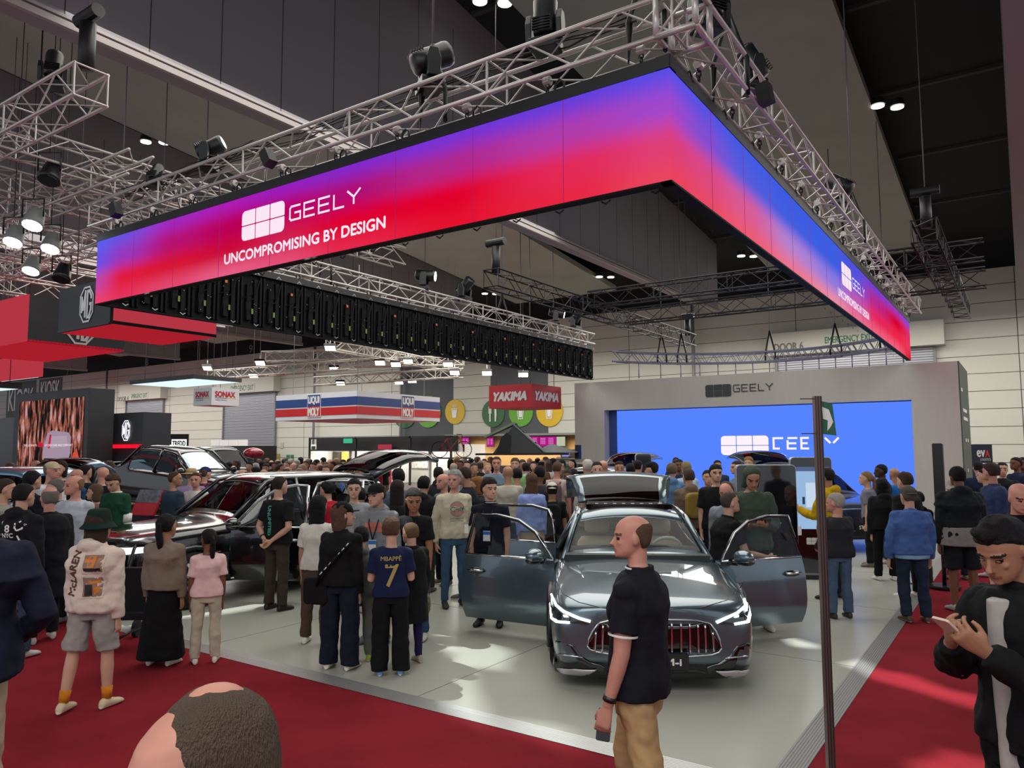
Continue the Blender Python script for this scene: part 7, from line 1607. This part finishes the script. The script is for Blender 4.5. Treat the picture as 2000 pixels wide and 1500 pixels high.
P = person(1722, 934, 12.0, -5, 'person in black puffer coat with black hair, left of the olive cap', top='puffer', topc='#121214', hair='bob', hairc='#0c0c10', botc='#0f0f12', vox=.012, sex='f')
P = person(1937, 904, 10.6, 150, 'man in navy blue zip fleece looking left, behind the phone user at the right', top='jacket', topc='#2b3656', hair='thick', hairc='#3a2a22', skin_='pink', botc='#1a1c24', vox=.010, hyaw=-60, girth=1.15, floor=0.0)
P['root'].rotation_euler[2] = YAW+radians(80)
P = person(1985, 942, 6.6, 168, 'bald unshaven man in black shirt at the far right edge, looking down', top='polo', topc='#101012', hair='bald', skin_='pink', hpitch=14, vox=.009, floor=0.0, botc='#141418')
# people in the middle distance: px, crown y, depth, heading, label, options
MID = [
 (45, 945, 7.9, -12, 'person in black hooded top with white badge prints on the back, left edge', dict(top='hoodie', topc='#14151a', hair='short', hairc='#141214')),
 (98, 951, 8.3, 48, 'balding bearded man in a long dark coat near the left edge', dict(top='coat', topc='#15161b', hair='fringe', hairc='#77706a', skin_='pink', girth=1.2, legR=((.05, .25, -1), (0, -.1, -1)), shoes='#b8b0a8')),
 (148, 928, 9.4, 172, 'bald smiling man in white striped business shirt facing the camera', dict(top='long', topc='#a9b0b8', hair='fringe', hairc='#8a6a50', skin_='pink', girth=1.25, armR=((.2, .1, -1), (-.5, .8, .0)), hyaw=-30)),
 (228, 923, 9.3, 170, 'young man in dark green rugby shirt with white striped sleeves looking down', dict(top='long', topc='#16402c', hair='quiff', hairc='#4a3626', hpitch=28, girth=1.1)),
 (188, 946, 9.9, 100, 'woman with light brown hair holding a phone to her ear', dict(top='long', topc='#7a4a4c', hair='bob', hairc='#5c4a38', sex='f', armL=((-.2, .3, -.8), (.25, .4, .9)))),
 (112, 936, 9.2, 120, 'grey haired man with glasses between the dark coat and the white shirt', dict(top='jacket', topc='#2a3040', hair='short', hairc='#6a6864')),
 (200, 912, 11.0, -10, 'shaven headed broad man in black shirt seen from behind at the left', dict(top='tee', topc='#131316', hair='bald', skin_='pink', girth=1.25)),
 (100, 901, 10.8, -100, 'man in a pale cap and white t-shirt facing right at the left stand', dict(top='tee', topc='#c9ccd0', hair='fringe', hairc='#77706a', hat='cap', hatc='#b0a488', hyaw=180-180, skin_='pink')),
 (120, 900, 12.2, 175, 'man with long dark hair and black shirt in front of the forest video', dict(top='tee', topc='#121318', hair='bob', hairc='#2a1f18')),
 (62, 920, 9.9, -20, 'person with tousled black hair and dark jacket behind the badge printed hood', dict(top='jacket', topc='#151821', hair='thick', hairc='#0e0d0f')),
 (152, 916, 11.5, 150, 'bald man in blue shirt behind the smiling bald man', dict(top='long', topc='#2c4a72', hair='bald', skin_='pink')),
 (166, 908, 13.0, -20, 'person with dark hair and dark top in front of the badge wall, left', dict(top='tee', topc='#20242a', hair='short', hairc='#1c1614')),
 (175, 909, 13.6, 150, 'woman with long black hair in front of the badge wall', dict(top='long', topc='#101114', hair='long', hairc='#100e10', sex='f')),
 (138, 912, 12.8, 170, 'woman with sandy hair in front of the forest video', dict(top='long', topc='#6a4a3a', hair='bob', hairc='#8a6238', sex='f')),
 (70, 899, 13.2, 10, 'shaven headed man at the lower left of the forest video', dict(top='tee', topc='#333338', hair='bald', skin_='pink')),
 (88, 897, 13.4, -30, 'dark capped man left of the pale capped man', dict(top='jacket', topc='#3a3a36', hair='fringe', hairc='#333333', hat='cap', hatc='#4a4438')),
 (8, 935, 9.0, -60, 'person in pale grey shirt leaning at the blue wagon, left edge', dict(top='long', topc='#8f8a80', hair='short', hairc='#3a2f28')),
 (340, 921, 10.9, -30, 'man in slate blue t-shirt with print seen from behind near the black pickup', dict(top='tee', topc='#2a3948', hair='buzz', hairc='#4a3020', skin_='tan', girth=1.1, hyaw=-40)),
 (384, 923, 10.9, 168, 'man in white printed t-shirt facing the camera by the black wagon bonnet', dict(top='tee', topc='#c9c4c0', hair='short', hairc='#4a3020', skin_='pink', hyaw=20)),
 (374, 913, 11.8, 20, 'person in straw hat and lilac shirt by the black wagon', dict(top='long', topc='#8a7a98', hair='fringe', hairc='#8a8078', hat='straw', hatc='#b08f5a')),
 (400, 911, 12.2, -30, 'person in blue cap with a bright red backpack', dict(top='tee', topc='#2a3050', hair='fringe', hairc='#554433', hat='cap', hatc='#23285a', pack='#b0182a')),
 (778, 915, 10.8, 20, 'tall man with spiky black hair behind the grey hooded man', dict(top='jacket', topc='#4a5666', hair='thick', hairc='#0e0d10')),
 (776, 938, 9.6, 0, 'woman with dark brown bun and off shoulder black top seen from behind', dict(top='tee', topc='#141214', hair='long', hairc='#241a18', sex='f', skin_='fair')),
 (828, 930, 10.6, -10, 'person in black jacket with black hair left of the cream shirt man', dict(top='puffer', topc='#15161a', hair='thick', hairc='#0d0c0e')),
 (858, 909, 12.6, 10, 'person in dark hooded jacket bending near the raised black tailgate', dict(top='hoodie', topc='#181a20', hair='short', hairc='#1c1816', lean=(0, .3))),
 (867, 925, 11.2, 130, 'bald man peeking behind the cream shirt man', dict(top='tee', topc='#6a6a6c', hair='bald', skin_='pink')),
 (912, 912, 10.6, 70, 'man in dark shirt with short dark hair right of the cream shirt man', dict(top='polo', topc='#15181f', hair='short', hairc='#33251e', skin_='tan', girth=1.15, hpitch=12)),
 (934, 931, 10.3, 80, 'woman with short ginger hair and glasses in profile', dict(top='jacket', topc='#22242a', hair='bob', hairc='#8a5a30', sex='f')),
 (970, 892, 14.2, 178, 'man with glasses in blue grey t-shirt facing the camera, standing tall in the crowd', dict(top='tee', topc='#65788a', hair='short', hairc='#4a3424', girth=1.2, skin_='pink')),
 (1006, 894, 15.2, 175, 'boy in light green t-shirt facing the camera beside the blue grey t-shirt', dict(top='tee', topc='#7ea86a', hair='thick', hairc='#5a4430')),
 (992, 910, 12.2, 5, 'bald man in cream and black top seen from behind', dict(top='long', topc='#a8a294', hair='bald', skin_='tan')),
 (1010, 914, 12.8, 10, 'child with dark hair and grey top in the crowd behind the bald cream top man', dict(top='tee', topc='#5a6062', hair='short', hairc='#171415')),
 (1038, 924, 10.2, 15, 'woman with long light brown hair, pale blue blouse and beige skirt', dict(top='long', topc='#7f8fc4', bot='skirt', botc='#a08b72', hair='long', hairc='#5e4230', sex='f')),
 (1054, 910, 12.4, -10, 'man with black hair and beard in grey top near the pale wagon', dict(top='tee', topc='#2a2a30', hair='thick', hairc='#100e10', skin_='brown')),
 (1060, 926, 11.0, 30, 'man with brown hair in light blue shirt bending toward the car', dict(top='long', topc='#7c9cc8', hair='short', hairc='#33261e', skin_='tan', lean=(0, .15))),
 (1078, 941, 9.4, 0, 'person in white cap with a black backpack over a black shirt', dict(top='tee', topc='#101114', hair='fringe', hairc='#2a2018', hat='capback', hatc='#c0bcae', pack='#17181b', skin_='tan')),
 (1088, 902, 12.6, -25, 'man in pink grey shirt with a small mauve backpack', dict(top='tee', topc='#b09a92', hair='short', hairc='#5a4436', pack='#6a5258', skin_='pink')),
 (1108, 918, 12.0, 170, 'dark haired man just left of the raised boot lid', dict(top='tee', topc='#4a3236', hair='short', hairc='#2a1f1a', skin_='brown')),
 (1120, 916, 13.2, 10, 'person in patterned maroon top behind the raised boot lid, left end', dict(top='long', topc='#4a2a2c', hair='thick', hairc='#171314')),
 (1148, 898, 13.6, 20, 'person with white curly hair behind the raised boot lid', dict(top='long', topc='#b8b4aa', hair='curly', hairc='#c9c4b8')),
 (1166, 902, 12.2, 178, 'man with glasses and dark hair facing the camera above the boot lid', dict(top='tee', topc='#3a4048', hair='short', hairc='#17120f', skin_='fair')),
 (1178, 899, 13.0, 10, 'bald man behind the boot lid right of the glasses wearer', dict(top='jacket', topc='#1d232c', hair='bald', skin_='pink')),
 (1209, 901, 12.4, 178, 'dark haired man facing the camera above the middle of the boot lid', dict(top='tee', topc='#3a3c44', hair='short', hairc='#1a1412', skin_='tan')),
 (1231, 905, 13.5, 0, 'dark haired person before the raised dark tailgate at the blue screen', dict(top='tee', topc='#20222c', hair='short', hairc='#151214')),
 (1245, 899, 14.2, -30, 'dark haired person in dark jacket by the small information screen', dict(top='jacket', topc='#16181f', hair='short', hairc='#121012')),
 (1275, 901, 12.4, 60, 'person in black cap in profile above the right end of the boot lid', dict(top='tee', topc='#22262f', hair='fringe', hairc='#1c1614', hat='cap', hatc='#0e0f14', skin_='fair')),
 (1312, 905, 13.2, -20, 'person with curly grey hair and light blue hooded top at the blue screen', dict(top='hoodie', topc='#55779c', hair='curly', hairc='#6a5a4c')),
 (1326, 897, 15.8, 170, 'man with short dark hair at the blue screen, left one of three', dict(top='tee', topc='#1f2a44', hair='short', hairc='#1f1a1c', skin_='brown')),
 (1320, 893, 17.6, 170, 'dark skinned man farthest back at the blue screen, left', dict(top='tee', topc='#20305a', hair='buzz', hairc='#120f12', skin_='dark')),
 (1340, 902, 15.0, 10, 'fair haired person in white and dark blue top at the blue screen', dict(top='tee', topc='#98a8c0', hair='curly', hairc='#8a7a58')),
 (1345, 916, 10.4, 10, 'man in brown hooded jacket with a tan shoulder bag, right of the boot lid', dict(top='hoodie', topc='#6a584a', hair='short', hairc='#4a3a30', girth=1.25, pack='#8a7238')),
 (1398, 907, 11.0, 165, 'man with moustache and dark hair in a black t-shirt behind the right car door', dict(top='tee', topc='#101114', hair='thick', hairc='#120f10', skin_='fair', girth=1.15, hyaw=15)),
 (1382, 918, 12.4, 175, 'man with glasses left of the moustached man', dict(top='tee', topc='#2a3040', hair='short', hairc='#151214', skin_='fair')),
 (1420, 940, 9.6, 150, 'man with receding brown hair looking down left of the green hood', dict(top='long', topc='#7a8088', hair='receding', hairc='#5a4232', skin_='pink', hpitch=15)),
 (1401, 899, 16.6, 175, 'dark haired head against the blue screen above the moustached man', dict(top='tee', topc='#24304a', hair='short', hairc='#1a1416', skin_='tan')),
 (1440, 900, 13.8, 100, 'fair skinned person in grey blue patterned top left of the green hood', dict(top='long', topc='#6a7488', hair='short', hairc='#3a2c28')),
 (1462, 892, 15.6, 150, 'person with curly light hair behind the green hood', dict(top='tee', topc='#5a5f6a', hair='curly', hairc='#8a6a42')),
 (1693, 921, 13.4, 60, 'woman with blond ponytail at the right part of the blue screen', dict(top='tee', topc='#6a6a74', hair='pony', hairc='#8a6844', sex='f', skin_='fair')),
 (1722, 907, 13.6, 80, 'dark skinned man in profile before the blue screen, right', dict(top='tee', topc='#1c2230', hair='short', hairc='#0f0d0f', skin_='dark')),
 (1747, 914, 13.4, 0, 'bald man in bright blue shirt at the right end of the blue screen', dict(top='long', topc='#1f62a8', hair='bald', skin_='tan')),
 (1862, 936, 12.2, 0, 'person in a beige hat half hidden behind the black beanie', dict(top='jacket', topc='#7a6a6c', hair='fringe', hairc='#888888', hat='bucket', hatc='#9a9284')),
 (1910, 901, 14.5, -20, 'person in dark jacket at the edge of the stage wall', dict(top='jacket', topc='#16203a', hair='short', hairc='#181416')),
 (1957, 903, 13.5, 150, 'dark haired man in black jacket behind the navy fleece', dict(top='jacket', topc='#141518', hair='short', hairc='#1c1614', skin_='fair')),
 (1925, 915, 12.5, 40, 'person in black at the right edge of the stage wall, mostly hidden', dict(top='tee', topc='#121317', hair='short', hairc='#1a1614')),
 (1985, 893, 14.5, 100, 'person in dark blue top at the right edge by the far wall, left of two', dict(top='jacket', topc='#1b2338', hair='bun', hairc='#16120f', sex='f', skin_='brown')),
 (1998, 893, 14.8, 120, 'person in dark top at the right edge by the far wall, right of two', dict(top='jacket', topc='#22222c', hair='short', hairc='#12100f', skin_='brown')),
 (1520, 1190, 9.6, 0, '', None),
 (640, 958, 11.9, 170, 'person in red top inside the open doors of the black wagon', None),
 (692, 935, 9.9, 190, 'dark haired man looking out past the black wagon rear door', dict(top='tee', topc='#8a8c90', hair='thick', hairc='#0f0d0e', skin_='fair')),
 (703, 952, 9.5, 10, 'child in black and white striped top by the black wagon rear door', dict(top='tee', topc='#5c5e64', hair='short', hairc='#121012')),
 (1793, 960, 11.6, 0, 'person in dark hood just behind the blue jacket man, right side', dict(top='hoodie', topc='#17181a', hair='short', hairc='#2a211b')),
]
def pack(P, col):
    MT, T, S = P['MT'], P['T'], P['S']; m = MB(); m.rbox((0, 0, 0), (.28*S, .14, .38*S), .09, 0, MT @ TR(0, -.20*S, .27*T)); o = m.obj('backpack', cloth(col), P['root'], bevel=.03)
    m = MB(); [m.tube([MT @ V((s*.09, -.15, .42*T)), MT @ V((s*.10, -.02, .50*T)), MT @ V((s*.11, .13, .38*T)), MT @ V((s*.12, .10, .2*T))], .018, 6) for s in (1, -1)]; m.obj('strap', cloth(col), P['root'])
def in_car(p, pad=.32):
    for Mi, L_ in CARS:
        q = Mi @ V((p.x, p.y, .5))
        if -pad < q.x < L_+pad and abs(q.y) < .97+pad: return True
    return False
def clear_depth(px, yt, d):
    for s_ in (1, -1):
        for k in range(32 if s_ > 0 else 20):
            dd = d+s_*k*.15
            if dd > 4 and not in_car(at(px, yt, dd)): return dd
    return d
PLACED = []
def spread(px, yt, d):
    d = clear_depth(px, yt, d)
    for k in range(24):
        p = at(px, yt, d)
        if all(hypot(p.x-a, p.y-b) > .52 for a, b in PLACED): break
        d = clear_depth(px, yt, d+.2)
    p = at(px, yt, d); PLACED.append((p.x, p.y)); return d
for o_ in list(bpy.data.objects):
    if o_.get('category') == 'person': PLACED.append((o_.location.x, o_.location.y))
def mid(px, yt, d, face, label, o):
    if o is None: return
    o = dict(o); pk_ = o.pop('pack', None); o.setdefault('botc', random.choice(['#171a22', '#20242e', '#2c3a50', '#14141a', '#3a3630'])); o.setdefault('shoes', random.choice(['#b8b4ac', '#1a1a1c', '#6a5f54']))
    v = .010 if d < 9.7 else (.013 if d < 12 else .017)
    d = spread(px, yt, d)
    P = person(px, yt, d, face, label, vox=v, **o)
    if pk_: pack(P, pk_)
    return P
for row in MID:
    P = mid(*row)
    if P is None: continue
    if row[0] == 45:
        def hood8(m, M):
            add_text(m, '8', -.0, .07, .055, .075, M, 0, 0, .003); add_text(m, 'NYC', 0, -.0, .12, .045, M, 0, 0, .002); strokes(m, [[(.10, .05), (.14, .07), (.16, .11), (.12, .14), (.08, .12), (.08, .08), (.10, .05)], [(-.18, .06), (-.08, .12)], [(-.17, .09), (-.08, .14)], [(-.17, .0), (-.07, .01)], [(-.15, -.05), (-.09, -.08)], [(.1, .0), (.14, -.1)], [(-.02, -.09), (.06, -.12)], [(.08, -.15), (.13, -.19)]], .016, M, 0, 0)
        prn(P, 'hoodie', hood8, [M_white], True, 'back_print', .30)
    if row[0] == 228:
        for s in (1, -1):
            a, b = P['el'][s], P['wr'][s]
            for k, c in ((.05, '#d8d8d0'), (.40, '#16402c'), (.55, '#d8d8d0')): MB().tube([a.lerp(b, k-.3 if k < .1 else k), a.lerp(b, k+.25)], .063*P['S'], 12).obj('sleeve_band', cloth(c), P['root'])
        MB().tube([P['neck']+V((.07*cos(a), .065*sin(a), .01)) for a in [2*pi*k/16 for k in range(17)]], .018, 6).obj('collar', cloth('#cfcabb'), P['root'])
# visitors inside the black wagon's doorway
mid(652, 938, 11.2, 60, 'person in red top leaning inside the black wagon behind its rear door', dict(top='tee', topc='#a01426', hair='thick', hairc='#0f0d0e', lean=(0, .25)))

# ---- distant crowd: a few figures modelled once, each visitor is a copy with own clothes and size
rnd = random.Random(11); TPL = []
for i, o in enumerate((dict(top='tee', hair='short'), dict(top='long', hair='long', sex='f'), dict(top='jacket', hair='thick'), dict(top='tee', hair='bald', girth=1.15), dict(top='hoodie', hair='short', hat='cap'), dict(top='long', hair='bob', sex='f'), dict(top='polo', hair='fringe', girth=1.15), dict(top='tee', hair='pony', sex='f'))):
    P = person(1000, 900, 20, 0, 'template', H=1.72, pos=(0, 0, 0), vox=.022, floor=0.0, feat=True, **o); TPL.append((P['root'], o))
CROWD = []
for px, yt, d in ((448, 903, 20), (455, 897, 24), (463, 899, 23), (470, 905, 21), (478, 896, 25), (487, 904, 22), (492, 901, 27), (500, 905, 23), (506, 897, 26), (512, 901, 22), (519, 907, 20), (522, 896, 27), (530, 900, 24), (537, 903, 22), (543, 898, 26), (548, 906, 20), (556, 896, 25), (560, 902, 23),
                  (568, 897, 27), (574, 905, 21), (580, 899, 24), (587, 894, 26), (590, 907, 20), (598, 901, 22), (604, 896, 25), (612, 904, 21), (618, 899, 23), (625, 907, 20), (632, 894, 27), (636, 903, 22), (645, 897, 24), (651, 902, 22), (658, 895, 26), (664, 904, 21), (670, 899, 23), (678, 903, 22), (684, 896, 25), (692, 901, 22), (699, 898, 24), (706, 905, 20), (712, 896, 26), (722, 899, 24), (731, 896, 25), (738, 894, 26), (748, 897, 25),
                  (880, 897, 22), (886, 905, 19), (892, 892, 26), (899, 900, 21), (906, 893, 25), (913, 901, 20), (920, 896, 23), (926, 905, 17), (932, 893, 26), (938, 901, 19), (946, 897, 22), (952, 905, 17), (958, 893, 25), (1020, 899, 19), (1027, 905, 17), (1034, 895, 23), (1042, 902, 18), (1050, 894, 24), (1058, 899, 20), (1066, 893, 25), (1072, 901, 19), (1080, 896, 22), (1090, 892, 26), (1098, 899, 20), (1106, 895, 23), (1113, 891, 26), (1118, 898, 22), (1124, 893, 25),
                  (475, 918, 15.5), (500, 914, 16.5), (515, 918, 15.2), (536, 921, 14.6), (561, 913, 16.8), (585, 915, 16), (610, 918, 15.4), (637, 910, 17.5), (660, 911, 17), (681, 909, 17.8), (701, 912, 17), (722, 910, 17.6),
                  (432, 899, 26), (440, 894, 28), (425, 903, 24), (20, 905, 16), (35, 910, 15), (214, 902, 16.5)):
    CROWD.append((px, yt, d))
TOPS = [('black', '#15161a'), ('dark grey', '#2e3034'), ('navy', '#1b2540'), ('white', '#bdbab4'), ('light grey', '#85878a'), ('maroon', '#5a2230'), ('olive', '#4c4c34'), ('bright blue', '#2350a8'), ('beige', '#a08c70'), ('teal', '#2d5a60'), ('yellow', '#b8921c'), ('brown', '#5a4030'), ('pale blue', '#8098b8'), ('red', '#a01c28'), ('lilac', '#84749a')]
HCOL = [('black', '#141214'), ('dark brown', '#2e211a'), ('brown', '#4e3828'), ('grey', '#8a8680'), ('blond', '#8f744c')]
BOTS = ['#181b24', '#2c3c54', '#22201f', '#6b5c48']; SKINS = ['fair', 'pink', 'tan', 'brown', 'olive', 'fair']
HN = {'short': 'short %s hair', 'long': 'long %s hair', 'thick': 'thick %s hair', 'bald': 'shaven head', 'bob': '%s bobbed hair', 'fringe': 'thinning %s hair', 'pony': '%s ponytail'}
GN_ = {'tee': 't-shirt', 'long': 'top', 'jacket': 'jacket', 'hoodie': 'sweatshirt', 'polo': 'polo'}
def zone(px):
    for lim, z in ((60, 'by the blue wagon'), (230, 'under the badge wall'), (445, 'by the black van nose'), (475, 'left of the roller door'), (510, 'under the roller door, left'), (545, 'under the roller door, right'), (600, 'left of the booths'), (640, 'at the leftmost booth'), (680, 'by the booth shelves'), (725, 'under the tyre booth'), (760, 'by the pink banner'),
                   (895, 'by the drinks fridge'), (925, 'by the grey pillar'), (965, 'under the roof tent'), (1030, 'right of the roof tent'), (1060, 'under the magenta menus'), (1095, 'under the rightmost menus'), (1130, 'beside the stage wall')):
        if px < lim: return z
    return 'in the back'
used_l = set()
def settle_crowd():
    for n, (px, yt, d) in enumerate(CROWD):
        root, o = TPL[n % 8 if rnd.random() < .6 else rnd.randrange(8)]; tn, tc = TOPS[rnd.randrange(len(TOPS))] if rnd.random() < .75 else TOPS[0]; hn, hcol = HCOL[min(4, int(abs(rnd.gauss(0, 1.5))))]; sk_ = rnd.choice(SKINS)
        d = spread(px, yt, d); p = at(px, yt, d); H = max(1.45, min(1.95, p.z)); f = rnd.choice((0, 20, -30, 60, -70, 120, 170, 180, 200))
        fw_ = 'front view' if abs(f) >= 120 else ('back view' if abs(f) <= 30 else 'profile')
        hs_ = 'dark cap' if o.get('hat') else HN[o['hair']].replace('%s', hn)
        lab = None
        for t_ in range(30):
            lab = 'person, %s, %s %s, %s, %s' % (hs_, tn, GN_[o['top']], fw_, zone(px))
            if lab not in used_l: break
            tn, tc = TOPS[rnd.randrange(len(TOPS))]
        used_l.add(lab); c = root.copy(); COL.objects.link(c); s = H/1.72; c.location = (p.x, p.y, 0.01); c.scale = (s*rnd.uniform(.95, 1.08), s*rnd.uniform(.95, 1.08), s); c.rotation_euler = (0, 0, YAW+radians(f+rnd.uniform(-10, 10)))
        c['label'] = lab; c['group'] = 'visitors in the distant crowd'; c['category'] = 'person'; bc = BOTS[rnd.randrange(4)]
        for ch in root.children:
            k = ch.copy(); COL.objects.link(k); k.parent = c; nm = ch.name.split('.')[0]
            for i, sl in enumerate(k.material_slots):
                mname = sl.material.name if sl.material else ''
                new = None
                if nm in ('tshirt', 'shirt', 'jacket', 'hoodie', 'polo_shirt'): new = cloth(tc)
                elif nm == 'trousers': new = cloth(bc)
                elif nm == 'hair': new = mat('hair_'+hcol, hcol, .7)
                elif nm == 'cap': new = cloth('#1b1d22')
                elif nm == 'body' and i == 0: new = skin(sk_)
                if new: sl.link = 'OBJECT'; sl.material = new
    for root, o in TPL:
        for ch in list(root.children): bpy.data.objects.remove(ch)
        bpy.data.objects.remove(root)
bake_all()
for f in AFTER: f()
settle_crowd()
